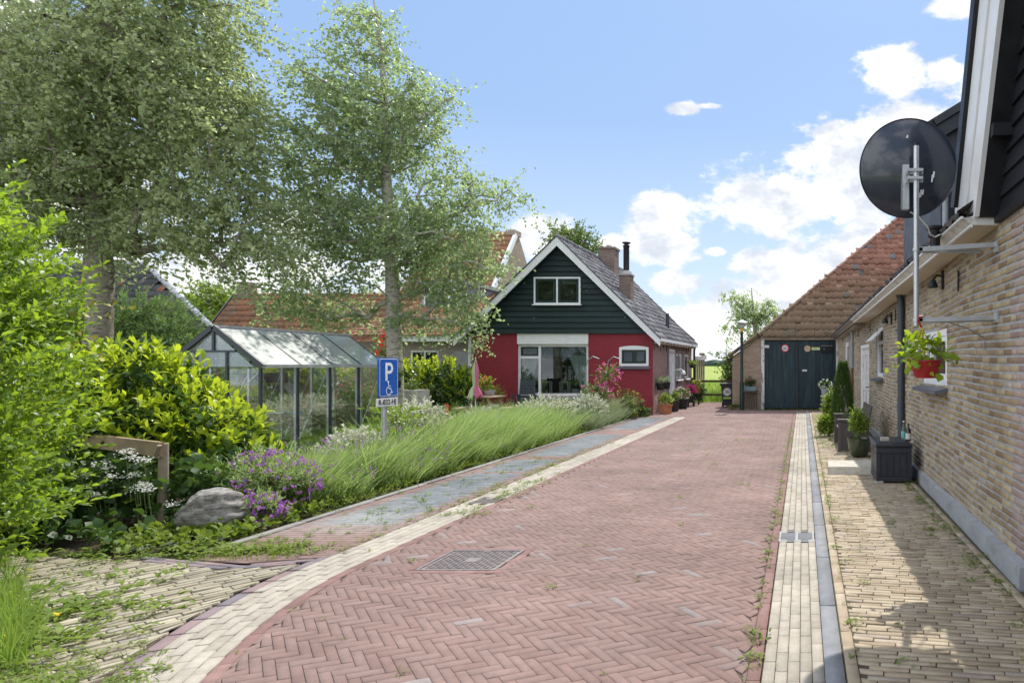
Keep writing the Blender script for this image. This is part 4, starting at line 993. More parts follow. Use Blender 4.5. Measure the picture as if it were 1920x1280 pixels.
# ------------------------------------------------------------------ bench, pots, plants along the wall
bn = thing('garden_bench', 'dark brown slatted garden bench with box arms against the farmhouse wall', 'bench', (.85, 11.6, .03))
M['bench'] = mat('brown_resin', (.075, .062, .055), .5, .15, 10, 0, .4)
for y in (11.0, 12.3):
    MB().box((.60, y, .03), (.66, y + .07, .55)).box((1.06, y, .03), (1.12, y + .07, .55)).box((.66, y + .015, .05), (1.06, y + .055, .53)).box((.585, y - .02, .55), (1.14, y + .09, .585), bev=.008).build('arm', M['bench'], bn)
mb = MB()
for i in range(5): mb.box((.63 + i * .09, 11.075, .36), (.71 + i * .09, 12.295, .385))
mb.build('seat', M['bench'], bn)
mb = MB()
for i in range(4): mb.add([(1.09 + i * .018, 11.0, .42 + i * .1), (1.115 + i * .018, 11.0, .42 + i * .1), (1.13 + i * .018, 11.0, .50 + i * .1), (1.105 + i * .018, 11.0, .50 + i * .1), (1.09 + i * .018, 12.37, .42 + i * .1), (1.115 + i * .018, 12.37, .42 + i * .1), (1.13 + i * .018, 12.37, .50 + i * .1), (1.105 + i * .018, 12.37, .50 + i * .1)], [(0, 1, 2, 3), (7, 6, 5, 4), (0, 4, 5, 1), (1, 5, 6, 2), (2, 6, 7, 3), (3, 7, 4, 0)])
mb.build('backrest', M['bench'], bn)
def pot(name, label, x, y, z, r, h, pm, plant, taper=.78, group=None, cat='potted plant', round_=False):
    t = thing(name, label, cat, (x, y, z), group)
    prof = [(0, 0), (r * taper * .9, 0), (r * taper, .01), (r * .97, h * .88), (r * 1.04, h * .89), (r * 1.04, h), (r * .9, h), (r * .86, h * .9), (0, h * .88)]
    if round_: prof = [(0, 0), (r * .5, 0), (r * .72, h * .1), (r * .93, h * .4), (r * .99, h * .8), (r * 1.0, h * .93), (r * 1.05, h * .94), (r * 1.05, h), (r * .94, h), (r * .9, h * .9), (0, h * .88)]
    MB().lathe((x, y, z), prof, 26).build('pot', pm, t, smooth=not round_ or True)
    plant(t, x, y, z + h * .9)
    return t
def bushy(t, x, y, z, r, h, n, nl, L, W, mats, ln=.14, ang=55, up=.5, shell=.25, flowers=None, name='foliage', oval=True, sq=.5, ubias=.6, stem=.003):
    P, D = in_ell([(x, y, z + h * sq, r, r, h * .5)], n, shell)
    g = shoots(P - D * ln * .6, unit(D + [0, 0, ubias]), nl, L, W, ln, ang, oval, geo=Geo(), up=up, stem=stem)
    g.build(name, mats, t)
    if flowers:
        for (fm, k, s) in flowers:
            P, D = in_ell([(x, y, z + h * sq, r * 1.05, r * 1.05, h * .55)], k, .8)
            P = np.repeat(P, 7, 0) + R.normal(size=(k * 7, 3)) * s * .35
            g = Geo(); g.add(*leaf_geo(P, rdir(k * 7) + [0, -.3, .4], rdir(k * 7), s, s * .8, .2, .1)); g.build('blossoms', fm, t)
M['green_glaze'] = mat('green_glaze', (.035, .05, .022), .25, .2, 5, 0, .55, coat=.3)
pot('potted_shrub', 'round olive green glazed pot with a bushy light green shrub beside the bench', .905, 10.45, .03, .185, .30, M['green_glaze'],
    lambda t, x, y, z: bushy(t, x, y, z, .16, .52, 170, 9, .04, .022, [M['bright_leaf'], M['twig']], .12, up=.5), round_=True)
th = thing('thuja', 'dark green cone shaped thuja standing behind the brown bench', 'conifer', (.84, 13.6, .03))
P = []; 
hgt = R.random(2600) ** .8; ang = R.random(2600) * 6.28; rr = .25 * (1 - hgt) ** .75 * (.55 + .45 * R.random(2600) ** .4) + .012
P = np.stack([.84 + rr * np.cos(ang), 13.6 + rr * np.sin(ang), .12 + hgt * 1.38], 1); D = unit(np.stack([np.cos(ang) * .6, np.sin(ang) * .6, np.full(2600, 1.0)], 1))
shoots(P, D, 7, .035, .012, .09, 30, False, .1, .05, geo=Geo(), up=.2).build('foliage', M['thuja'], th)
MB().tube([(.84, 13.6, .03), (.84, 13.6, 1.1)], [.03, .01], 8).build('stem', M['stem'], th)
for (x, y, r, h, lab) in ((.66, 14.6, .22, .95, 'leafy light green shrub growing in front of the dark barn door beside the thuja'), (.48, 13.4, .16, .42, 'low leafy green plant on the pavement edge in front of the thuja'), (.95, 12.9, .14, .5, 'small light green shrub between the thuja and the bench')):
    t = thing('leafy_shrub', lab, 'shrub', (x, y, .03)); bushy(t, x, y, .03, r, h, int(260 * r / .2), 8, .055, .035, [M['bright_leaf'], M['twig']], .12, flowers=None)
pot('flower_pot', 'grey pot of white flowers raised in front of the barn door', .57, 16.2, .55, .11, .36, M['pipe_grey'], lambda t, x, y, z: bushy(t, x, y, z, .16, .26, 40, 8, .045, .03, [M['shade_leaf'], M['twig']], .1, flowers=[(M['white_f'], 24, .03)]))
o = MB().tube([(.57, 16.2, .03), (.57, 16.2, .55)], .06, 10).lathe((.57, 16.2, .03), [(0, 0), (.16, 0), (.16, .03), (.05, .04)], 16).lathe((.57, 16.2, .52), [(.05, 0), (.13, .02), (.13, .03), (0, .03)], 16).build('plant_stand', M['wood_dark'], None, (.57, 16.2, .03)); tag(o, 'dark pedestal carrying the grey flower pot by the barn door', 'plant stand')
# ------------------------------------------------------------------ barn
barn = thing('barn', 'old brick barn with a huge red pantiled hip roof and dark teal double doors', 'barn', (0, 22, 0))
M['barn_brick'] = brick_mat('barn_brick', (.30, .19, .12), (.40, .28, .18), (.30, .27, .23), 'X', stain=(.17, .14, .11))
Yb = 22.0; xg = 1.16
mb = MB()
mb.prism([(-2.38, Yb, -.05), (-1.40, Yb, -.05), (-1.40, Yb, 2.5), (-2.38, Yb, 1.76)], (0, .3, 0)); mb.box((-2.38, Yb + .3, -.05), (-2.1, Yb + 12, 1.74)); mb.box((xg + .05, Yb, -.05), (12, Yb + .3, 2.5)); mb.box((11.8, Yb + .3, 0), (12, Yb + 12, 2.5)); mb.box((-2.1, Yb + 11.8, 0), (11.8, Yb + 12, 2.5))
mb.build('wall', M['barn_brick'], barn)
g = Geo(); sl = .94; T = 5.63
pantiles(g, (-2.2, Yb - .12, 2.48), (1, 0, 0), (0, 1, sl), 66, 22, .215, .353, lambda u, v: (u - .76) > (v / 1.372) * 1.0 - .12, amp=.026, lip=.036, jit=.012, round_=.12)
g.build('roof', M['barn_tile'], barn)
mb = MB(); h0 = Vector((-1.44, Yb - .1, 2.50)); h1 = Vector((4.19, Yb + T, 2.50 + T * sl)); dn = Vector((0, 0, -.03))
mb.add([h0 + dn, (12, Yb - .1, 2.47), (12, Yb + T, 2.47 + T * sl), h1 + dn, (-2.45, Yb - .1, 1.72), (-2.45, Yb + 12, 1.72), (4.19, Yb + 12, 2.5 + T * sl), (-1.44, Yb + 12, 2.5), (14, Yb + 12, 2.4)],
       [(0, 1, 2, 3), (4, 0, 7, 5), (0, 3, 6, 7), (3, 2, 8, 6)])
rk = mb.build('roof_deck', M['wood_dark'], barn)
# hip tiles
def ridge_tiles(mb, a, b, r, L=.36, jit=.01):
    a = Vector(a); b = Vector(b); d = (b - a); n = int(d.length / L); d = d / n
    for i in range(n):
        p = a + d * i + Vector((0, 0, R.normal() * jit)); q = p + d * 1.06
        mb.tube([p, q], [r * 1.08, r * .92], 8)
mb = MB(); ridge_tiles(mb, h0 + Vector((-.05, 0, .0)), h1 + Vector((0, 0, .05)), .085); ridge_tiles(mb, (-2.5, Yb - .06, 1.80), h0 + Vector((-.1, .02, -.02)), .06); ridge_tiles(mb, h1 + Vector((0, 0, .05)), (12, Yb + T, 2.55 + T * sl), .09)
mb.build('ridge', M['barn_tile'], barn, smooth=True)
MB().tube([h1 + Vector((.05, -.15, -.15)), h1 + Vector((.12, -.3, .1)), h1 + Vector((.0, -.3, .25)), h1 + Vector((-.2, -.2, .3))], .05, 8).build('finial', M['offwhite'], barn)
M['teal'] = mat('teal_door_paint', (.011, .027, .035), .6, .35, 5, bmp=.3, bscale=40, stretch=(6, 6, .5), dirt=(.042, .066, .066), dscale=2.2, dlev=(.47, .72), isl=.25)
mb = MB(); mid = -.135
def leaf_(x0, x1, name):
    mb = MB(); n = int((x1 - x0) / .135); w = (x1 - x0) / n
    for i in range(n): mb.box((x0 + i * w + .003, Yb + .02 + R.random() * .006, .05), (x0 + (i + 1) * w - .003, Yb + .07, 2.31))
    return mb.build(name, M['teal'], barn)
dl = leaf_(-1.29, mid - .008, 'door'); dr = leaf_(mid + .008, 1.14, 'door')
MB().box((-1.29, Yb - .006, .04), (mid - .01, Yb + .018, .24)).build('bottom_board', M['teal'], dl); MB().box((mid + .012, Yb - .006, .04), (1.14, Yb + .018, .24)).build('bottom_board', M['teal'], dr)
MB().box((mid + .002, Yb - .02, .05), (mid + .03, Yb + .016, .42)).build('draw_bolt', M['black_iron'], dr)
def disc(x, z, r, y, m, par, name, n=28): MB().lathe((0, 0, 0), [(0, .006), (r, .006), (r, 0)], n).build(name, m, par) 
def face_disc(mb, x, y, z, r0, r1, m=0, n=30, t=.004):
    vs = []; 
    for k in range(n):
        a = 2 * math.pi * k / n
        vs += [(x + r0 * math.cos(a), y, z + r0 * math.sin(a)), (x + r1 * math.cos(a), y, z + r1 * math.sin(a))]
    mb.add(vs, [(2 * k, 2 * ((k + 1) % n), 2 * ((k + 1) % n) + 1, 2 * k + 1) for k in range(n)], m)
fl = lambda n, c: mat(n, c, .6, .08, 10)
M['s_red'] = fl('sign_red', (.42, .035, .045)); M['s_white'] = fl('sign_white', (.62, .62, .60)); M['s_tan'] = fl('sign_tan', (.52, .40, .25)); M['s_yel'] = fl('sign_yellow', (.56, .60, .28)); M['s_blk'] = fl('sign_black', (.008, .008, .01)); M['s_blue'] = fl('sign_ink', (.05, .07, .18)); M['s_brn'] = fl('sign_brown', (.25, .11, .06))
sx = lambda px: (px - PX) / F * Yb
sz = lambda py: CH - (py - PY) / F * Yb
def dsign(par, kind):
    mb = MB(); y = Yb + .012
    if kind == 'red':
        x, z = sx(1472), sz(652.5); face_disc(mb, x, y, z, 0, .135, 1); face_disc(mb, x, y - .003, z, .098, .135, 0); face_disc(mb, x, y - .002, z, 0, .098, 1)
        for (dz, w) in ((.03, .05), (-.012, .07), (-.035, .055)): 
            for i in range(6): mb.box((x - w + i * w / 3, y - .005, z + dz - .009), (x - w + i * w / 3 + w * .25, y - .0035, z + dz + .009), 2)
        return mb.build('round_sign', [M['s_red'], M['s_white'], M['s_blue']], par)
    if kind == 'tan':
        x, z = sx(1514), sz(653.5); face_disc(mb, x, y, z, 0, .108, 0); face_disc(mb, x, y - .003, z, .092, .1, 1)
        for (dz, w) in ((.02, .05), (-.02, .06)):
            for i in range(6): mb.box((x - w + i * w / 3, y - .005, z + dz - .008), (x - w + i * w / 3 + w * .25, y - .0035, z + dz + .008), 1)
        return mb.build('round_sign', [M['s_tan'], M['s_brn']], par)
    if kind == 'yel':
        x0, x1, z0, z1 = sx(1521.8), sx(1537.3), sz(656), sz(651); mb.box((x0, y - .004, z0), (x1, y, z1), 0); zm = (z0 + z1) / 2; xm = (x0 + x1) / 2
        mb.prism([(xm - .07, y - .0055, zm - .008), (xm - .01, y - .0055, zm - .008), (xm - .02, y - .0055, zm + .018), (xm - .05, y - .0055, zm + .012)], (0, .001, 0), 1); mb.prism([(xm - .01, y - .0055, zm - .004), (xm + .08, y - .0055, zm - .012), (xm + .02, y - .0055, zm + .014)], (0, .001, 0), 1)
        return mb.build('arrow_sign', [M['s_yel'], M['s_blk']], par)
    if kind == 'blk':
        x0, x1, z0, z1 = sx(1538), sx(1562), sz(660.5), sz(645); mb.box((x0, y - .03, z0), (x1, y, z1), 0); mb.box((x0 + .01, y - .033, z1 - .06), (x1 - .01, y - .031, z1 - .045), 1); mb.box((x0 + .12, y - .033, z0 + .09), (x0 + .135, y - .031, z0 + .15), 1)
        return mb.build('black_sign', [M['s_blk'], M['pipe_grey']], par)
    x0, x1, z0, z1 = (sx(1433.5), sx(1442), sz(652), sz(647)) if kind == 'wht' else (sx(1504), sx(1513), sz(696), sz(692.5)); mb.box((x0, y - .004, z0), (x1, y, z1), 0)
    for i in range(5): mb.box((x0 + .015 + i * (x1 - x0 - .03) / 5, y - .0055, (z0 + z1) / 2 - .008), (x0 + .015 + (i + .6) * (x1 - x0 - .03) / 5, y - .0042, (z0 + z1) / 2 + .008), 1)
    return mb.build('name_plate', [M['s_white'], M['pipe_grey']], par)
for k in ('red', 'wht'): dsign(dl, k)
for k in ('tan', 'yel', 'blk', 'plate'): dsign(dr, k)
MB().box((-1.38, Yb + .085, 0), (1.19, Yb + .12, 2.5)).build('door_backing', M['dark_room'], barn); MB().box((-1.40, Yb - .03, .0), (-1.295, Yb + .1, 2.36)).build('door_post', M['peeling'], barn); MB().box((-1.42, Yb - .05, 2.345), (1.2, Yb + .12, 2.43)).box((-1.45, Yb - .09, 2.432), (1.3, Yb + .1, 2.49)).build('lintel', M['wood_grey'], barn)  # dark backing board added behind the doors to stop the light leak above
MB().box((-2.56, Yb - .02, 1.62), (-2.39, Yb + 11, 1.73)).build('eaves_board', M['black_iron'], barn)

# ------------------------------------------------------------------ red house
rh = thing('red_house', 'red painted brick house with a dark green boarded gable and white bargeboards', 'house', (-7.3, 19.9, 0))
M['red_wall'] = brick_mat('red_painted_brick', (.25, .02, .032), (.27, .022, .036), (.17, .013, .022), 'X', paint=(.235, .016, .029), var=.2, rough=.6, stain=(.17, .016, .026))
M['side_brick'] = brick_mat('side_brick', (.30, .155, .135), (.38, .22, .19), (.34, .29, .27), 'Y', var=.2)
WF = Wall((-10.08, 19.9), (1, 0), (0, -1)); WS = Wall((-4.58, 19.9), (0, 1), (1, 0)); LEN = 6.95
big = (1.353, 3.523, .554, 2.136); small = (4.47, 5.37, 1.467, 2.04); up = (1.89, 3.31, 3.343, 4.175)
mb = MB(); WF.face(mb, 0, 5.5, -.05, 2.46, [big, small], .25); mb.build('front_wall', M['red_wall'], rh)
ops = [(2.3, 3.3, .02, 2.05), (3.62, 4.65, 1.0, 1.9), (5.32, 6.15, 1.0, 1.9)]
mb = MB(); WS.face(mb, 0, LEN, -.05, 2.5, ops, .2); mb.box((-10.08, 20.2, 0), (-9.88, 26.8, 2.5)); mb.box((-10.08, 26.8, 0), (-4.6, 26.84, 2.5)); mb.prism([(-10.3, 26.78, 2.5), (-4.4, 26.78, 2.5), (-7.4, 26.78, 5.2)], (0, .05, 0)); mb.build('side_wall', M['side_brick'], rh)
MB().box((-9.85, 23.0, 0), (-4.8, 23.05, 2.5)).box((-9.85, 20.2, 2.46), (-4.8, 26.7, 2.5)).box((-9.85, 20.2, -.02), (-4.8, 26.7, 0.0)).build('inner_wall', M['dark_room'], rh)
AX, AZ, SLP = -7.43, 5.34, .985
M['green_board'] = mat('green_board', (.0065, .021, .021), .5, .2, 4, 0, .4, bmp=.15, bscale=40, stretch=(.3, 1, 1), isl=.22)
mb = MB(); z = 2.46; hb_ = .172
while z < AZ - .12:
    xa, xb = AX - (AZ - z) / SLP, AX + (AZ - z) / SLP; ya, yb = AX - (AZ - z - hb_) / SLP, AX + (AZ - z - hb_) / SLP
    segs = [(xa, xb, ya, yb)]
    if z + hb_ > up[2] and z < up[3]:
        segs = [(xa, up[0] - 10.08, ya, up[0] - 10.08), (up[1] - 10.08, xb, up[1] - 10.08, yb)]
    for (p, q, r, t) in segs: mb.prism([(p, 19.83, z), (q, 19.83, z), (max(t, r), 19.868, z + hb_ + .012), (min(r, t), 19.868, z + hb_ + .012)], (0, .02, 0))
    z += hb_
gb = mb.build('gable_boards', M['green_board'], rh)
for i in range(16):
    z = 2.55 + R.random() * 2.2; x = AX + (R.random() - .5) * 2 * (AZ - z - .4) / SLP
    if up[0] - 10.2 < x < up[1] - 9.96 and up[2] - .1 < z < up[3] + .1: continue
    q = .005 + .008 * R.random(); MB().box((x - q, 19.824, z - q), (x + q, 19.829, z + q * 1.6)).build('paint_chip', M['offwhite'], gb)
# windows of the front
wn_ = window(rh, WF, big[0], big[1], big[2], big[3], .075, [2.012], [(big[0] + .075, 1.97, 1.735)], d=-.06, cells=[(big[0] + .075, 1.975, big[2] + .075, 1.70), (big[0] + .075, 1.975, 1.77, big[3] - .075), (2.05, big[1] - .075, big[2] + .075, big[3] - .075)])
mb = MB(); rect_frame(WF, mb, big[0] + .077, 1.973, 1.775, big[3] - .077, .05, -.10, -.066); mb.build('sash', M['greygreen'], wn_)
mb = MB(); WF.box(mb, big[0], big[1], 2.137, 2.455, -.2, .014); mb.build('panel', M['white'], rh)
mb = MB(); WF.box(mb, big[0] + .02, big[1] - .02, .45, .551, -.2, .12); mb.build('window_sill', M['concrete'], rh)
mb = MB(); WF.box(mb, 2.06, big[1] - .08, 1.76, 2.06, -.30, -.285); WF.box(mb, big[0] + .08, 1.97, 1.78, 2.06, -.30, -.285); mb.build('blind_dim_back', M['blind_dim_back'], wn_)
def curtain(par, x0t, x1t, x0b, x1b, z0, z1, Y, n=40):
    vs = []; fs = []; k = 7
    for j in range(k):
        t = j / (k - 1); te = t ** .8
        for i in range(n):
            s = i / (n - 1); x = (x0t + (x1t - x0t) * s) * (1 - te) + (x0b + (x1b - x0b) * s) * te
            vs.append((x, Y + .022 * math.sin(s * 34 + t) * (1 - .2 * t), z1 + (z0 - z1) * t))
    for j in range(k - 1):
        for i in range(n - 1): fs.append((j * n + i, j * n + i + 1, (j + 1) * n + i + 1, (j + 1) * n + i))
    b = len(vs); vs += [(v[0], v[1] + .004, v[2]) for v in vs]; fs += [tuple(b + i for i in f) for f in fs]
    MB().add(vs, fs).build('curtain', M['curtain'], par, smooth=True)
curtain(wn_, -8.66, -8.15, -8.64, -8.34, .64, 1.72, 20.035); curtain(wn_, -7.25, -6.62, -6.80, -6.62, .64, 1.80, 20.035)
window(rh, WF, small[0], small[1], small[2], small[3], .075, [], d=.012, sash='greygreen', sash_w=.065, sill=(.08, 'slate'), back='blind_dim_back', cells=[(small[0] + .075, 4.918, small[2] + .075, small[3] - .075), (4.922, small[1] - .075, small[2] + .075, small[3] - .075)], label='small two-pane window in a thick white frame with an arched head')
mb = MB(); n = 10; xs = np.linspace(small[0], small[1], n)
mb.prism([WF.P(x, small[3] - .001 + .05 * (1 - ((x - 4.92) / .45) ** 2), .013) for x in xs] + [WF.P(small[1], small[3] - .004, .013), WF.P(small[0], small[3] - .004, .013)], (0, .05, 0)); mb.build('window_arch', M['white'], rh)
WG = Wall((-10.08, 19.86), (1, 0), (0, -1))
uw = window(rh, WG, up[0], up[1], up[2], up[3], .05, [2.60], d=.05, sash='greygreen', sash_w=.075, back='dark_room', label='white framed attic window of two dark green sashes')
mb = MB(); WG.box(mb, up[0] - .04, up[1] + .04, up[2] - .03, up[2] - .002, -.02, .09); mb.build('sill', M['white'], uw)
curtain(rh, -7.66, -7.52, -7.66, -7.54, 3.40, 4.1, 19.98, 14); MB().box((-7.4, 19.97, 3.98), (-6.86, 19.98, 4.12)).build('blind_dim_back', M['curtain'], uw)
# side openings
mb = MB(); rect_frame(WS, mb, 2.3, 3.3, .02, 2.05, .09, -.1, .02); d_ = mb.build('door', M['white'], rh); mb = MB(); WS.box(mb, 2.39, 3.21, .03, 1.95, -.09, -.05); mb.build('leaf', M['white'], d_)
mb = MB(); mb.tube([WS.P(3.34, 1.32, .02), WS.P(3.34, 1.34, .25), WS.P(3.34, 1.28, .32)], .02, 8); mb.lathe(WS.P(3.34, 1.17, .32), [(.02, .12), (.06, .1), (.09, .02), (.09, 0), (.07, 0)], 12); mb.build('wall_lamp', M['white'], rh)
window(rh, WS, 3.62, 4.65, 1.0, 1.9, .07, [4.13], d=.0, sash=None, sill=(.1, 'offwhite'), back='dark_room'); window(rh, WS, 5.32, 6.15, 1.0, 1.9, .07, [], d=.0, sash=None, sill=(.1, 'offwhite'), back='dark_room')
# roof
ex, ez = -4.42, AZ + .06 - SLP * (AX * -1 + 4.42 * -1) if False else AZ + .06 - SLP * (-4.42 - AX)
g = Geo(); y0, y1 = 19.68, 26.95
hyp = math.hypot(1, SLP); ns = (-4.40 - AX) * hyp
pantiles(g, (-4.36, y0, AZ + .03 - SLP * (-4.36 - AX)), (0, 1, 0), (-1, 0, SLP), int((y1 - y0) / .2), int(ns / .255) + 1, (y1 - y0) / int((y1 - y0) / .2), .26, lambda u, v: v < ns + .1, amp=.014, lip=.022)
pantiles(g, (AX - 3.1, y0, AZ + .03 - SLP * 3.1), (0, 1, 0), (1, 0, SLP), 36, 17, .2, .26, lambda u, v: v < 3.1 * hyp - .05, amp=.014, lip=.022)
mb = MB()
for s in (1, -1): mb.prism([(AX, y0 + .03, AZ + .02), (AX + s * 3.04, y0 + .03, AZ + .02 - SLP * 3.04), (AX + s * 3.04, y0 + .03, AZ - .10 - SLP * 3.04), (AX, y0 + .03, AZ - .10)], (0, y1 - y0 - .05, 0))
g.add(mb.v, [f for f in mb.f if len(f) == 4], None)
roof = g.build('roof', M['grey_tile'], rh)
mb = MB(); ridge_tiles(mb, (AX, y0, AZ + .05), (AX, y1, AZ + .05), .075, .34, .003); mb.build('ridge', M['grey_tile'], roof, smooth=True)
for s in (1, -1):
    mb = MB(); mb.prism([(AX, 19.64, AZ + .03), (AX + s * 3.12, 19.64, AZ + .03 - SLP * 3.12), (AX + s * 3.12, 19.64, AZ - .20 - SLP * 3.12), (AX, 19.64, AZ - .24)], (0, .05, 0)); mb.build('bargeboard', M['white'], rh)
    MB().prism([(AX, 19.62, AZ + .075), (AX + s * 3.14, 19.62, AZ + .075 - SLP * 3.14), (AX + s * 3.14, 19.62, AZ + .035 - SLP * 3.14), (AX, 19.62, AZ + .035)], (0, .06, 0)).build('verge_strip', M['anthracite'], rh)
ze = AZ - SLP * 3.06
MB().box((-4.46, 19.7, ze - .10), (-4.33, 26.9, ze + .0)).build('gutter', M['white'], rh)
for i in range(12): MB().box((-4.58, 20.0 + i * .58, ze - .17), (-4.36, 20.12 + i * .58, ze - .102)).build('rafter_end', M['soffit'], rh)
for i in range(14): y = 20.0 + i * .46; MB().box((-4.58, y, 1.95 + .1 * (i % 2)), (-4.565, y + .03, 2.3)).build('wall_anchor', M['black_iron'], rh)
mb = MB(); mb.tube([(-4.46, 26.75, 0), (-4.46, 26.75, 2.1), (-4.42, 26.78, 2.25), (-4.38, 26.8, 2.33)], .045, 10); mb.build('downpipe', M['black_iron'], rh, smooth=True)
mb = MB(); mb.tube([(-10.16, 19.86, 0), (-10.16, 19.86, 2.35)], .045, 10); mb.build('downpipe', M['offwhite'], rh, smooth=True)
MB().tube([(-4.53, 23.75, .3), (-4.53, 23.75, 2.2)], .018, 8).build('conduit', M['pipe_grey'], rh); MB().tube([(-4.53, 22.0, .1), (-4.53, 22.0, 2.2)], .025, 8).build('conduit', M['pipe_grey'], rh)
M['chim'] = brick_mat('chimney_brick', (.17, .11, .085), (.23, .155, .12), (.2, .18, .165), 'X', bw=.21, bh=.065, var=.2)
rz = lambda x: AZ - SLP * abs(x - AX)
x, y, w = -7.15, 24.0, .29
mb = MB(); mb.box((x - w, y - w, rz(x) - .8), (x + w, y + w, 5.72)); mb.box((x - w - .04, y - w - .04, 5.722), (x + w + .04, y + w + .04, 5.80)); ch = mb.build('chimney', M['chim'], rh)
MB().lathe((x, y, 5.80), [(.10, 0), (.10, .1), (.07, .12), (0, .12)], 14).build('chimney_cap', M['stone'], ch)
x, y, w = -5.80, 21.4, .19
mb = MB(); mb.box((x - w, y - w, rz(x) - .5), (x + w, y + w, 4.42)); ch = mb.build('chimney', M['chim'], rh)
MB().box((x - w - .03, y - w - .03, 4.422), (x + w + .03, y + w + .03, 4.47)).lathe((x, y, 4.47), [(.21, 0), (.17, .10), (.11, .12), (0, .12)], 16).build('chimney_cap', M['stone'], ch)
MB().lathe((x, y, 4.58), [(.095, 0), (.095, .78), (.11, .80), (.11, .84), (.07, .86), (.07, .90), (.135, .91), (.135, .945), (0, .96)], 18).build('stove_pipe', M['black_iron'], ch, smooth=True)
MB().tube([(-4.86, 23.4, rz(-4.86) - .1), (-4.86, 23.4, 3.35)], [.07, .055], 12).build('vent_pipe', M['anthracite'], rh, smooth=True)
# lean-to screen at the back corner
sc = thing('garden_screen', 'grey timber screen with a white cap at the back corner of the red house', 'screen', (-4.35, 27.2, 0))
mb = MB()
for i in range(5): mb.box((-4.5 + i * .085, 27.1, 0), (-4.43 + i * .085, 27.14, 1.72))
mb.build('boards', M['wood_grey'], sc); MB().box((-4.55, 27.06, 1.722), (-4.02, 27.22, 1.86)).build('cap', M['white'], sc); MB().box((-4.30, 27.06, 1.9), (-4.1, 27.2, 2.0)).box((-4.22, 27.1, 1.862), (-4.18, 27.14, 1.9)).build('bird_feeder', M['wood_grey'], sc)
# things on the inner sill
for (px, lab) in ((1002, 'white potted houseplant behind the left pane of the big window'), (1080, 'white potted houseplant behind the right end of the big window')):
    p = at(px, 732, 20.16); pot('houseplant', lab, p.x, 20.12, .56, .12, .2, M['white_pot'], lambda t, x, y, z: bushy(t, x, y, z, .15, .42, 60, 8, .06, .03, [M['shade_leaf'], M['stem']], .12), group='houseplants in the big window')
for (px, lab) in ((1025.5, 'white framed lantern in the middle of the big window'), (1059.5, 'white framed lantern beside the right houseplant in the big window')):
    x = (px - PX) / F * 20.14; t = thing('lantern', lab, 'lantern', (x, 20.14, .56), 'lanterns in the big window'); mb = MB()
    for sx_ in (-1, 1):
        for sy in (-1, 1): mb.box((x + sx_ * .12 - .016, 20.14 + sy * .08 - .016, .56), (x + sx_ * .12 + .016, 20.14 + sy * .08 + .016, .98))
    for z in (.565, .965):
        mb.box((x - .103, 20.05, z), (x + .103, 20.08, z + .03)); mb.box((x - .103, 20.2, z), (x + .103, 20.23, z + .03)); mb.box((x - .135, 20.077, z), (x - .105, 20.2, z + .03)); mb.box((x + .105, 20.077, z), (x + .135, 20.2, z + .03))
    mb.build('frame', M['white'], t); MB().lathe((x, 20.14, .6), [(0, 0), (.035, 0), (.035, .12), (0, .12)], 12).build('candle', M['curtain'], t)
# pots along the side wall
def flowery(mats, fl, r=.2, h=.35, n=70, L=.05): return lambda t, x, y, z: bushy(t, x, y, z, r, h, n, 8, L, L * .55, mats, .13, flowers=fl)
lf = [M['rose_leaf'], M['twig']]; br = [M['bright_leaf'], M['twig']]
pot('flower_pot', 'low terracotta bowl of leafy green plants at the corner of the red house', -4.23, 20.05, 0, .22, .28, M['terracotta'], flowery(br, [(M['yellow_f'], 10, .03)], .24, .36, 90), .85, 'pots beside the house wall')
pot('flower_pot', 'black pot of yellow green leaves next to the terracotta bowl', -4.16, 21.1, 0, .16, .34, M['black_pot'], flowery(br, None, .2, .36, 80), .8, 'pots beside the house wall')
pot('flower_pot', 'large black pot of pale pink and white flowers beside the house door', -4.14, 22.4, 0, .22, .34, M['black_pot'], flowery(lf, [(M['white_f'], 26, .04), (M['pink'], 14, .035)], .28, .42, 90), .72, 'pots beside the house wall')
pot('flower_pot', 'dark pot of magenta leaved plants beyond the big black pot', -4.05, 23.5, .22, .15, .26, M['black_pot'], flowery([M['magenta'], M['stem']], [(M['magenta'], 16, .04)], .2, .3, 60), .8, 'pots beside the house wall')
pot('flower_pot', 'pot of pale yellow flowers on the black stand, farthest along the house wall', -4.0, 24.6, .42, .14, .2, M['terracotta'], flowery(lf, [(M['yellow_f'], 20, .035), (M['orange_f'], 8, .03)], .2, .34, 60), .8, 'pots beside the house wall')
for (y, h, lab) in ((23.5, .22, 'low black stand under the magenta plant'), (24.6, .42, 'tall black legged stand under the pot of yellow flowers')):
    t = thing('plant_stand', lab, 'plant stand', (-4.02, y, 0), 'black plant stands')
    for sx_ in (-.1, .1):
        for sy in (-.1, .1): MB().box((-4.03 + sx_ - .015, y + sy - .015, 0), (-4.03 + sx_ + .015, y + sy + .015, h - .03)).build('leg', M['black_iron'], t)
    MB().box((-4.16, y - .13, h - .03), (-3.9, y + .13, h)).build('top', M['black_iron'], t)
for (y, lab) in ((20.25, 'black wall planter of grey green leaves nearest the red corner'), (21.15, 'black wall planter of trailing pale leaves beside the conduit')):
    pot('wall_planter', lab, -4.43, y, .72, .13, .22, M['black_pot'], lambda t, x, y, z: bushy(t, x, y, z, .15, .2, 50, 7, .04, .02, [M['silver'], M['twig']], .1), .8, 'planters on the house wall', 'wall planter')
t = pot('hanging_planter', 'hanging planter of light green leaves under the eaves at the back of the red house', -4.30, 25.4, 1.38, .13, .12, M['black_pot'], lambda t, x, y, z: bushy(t, x, y, z, .2, .2, 60, 7, .05, .03, br, .12, sq=.3), .6, None, 'hanging planter')
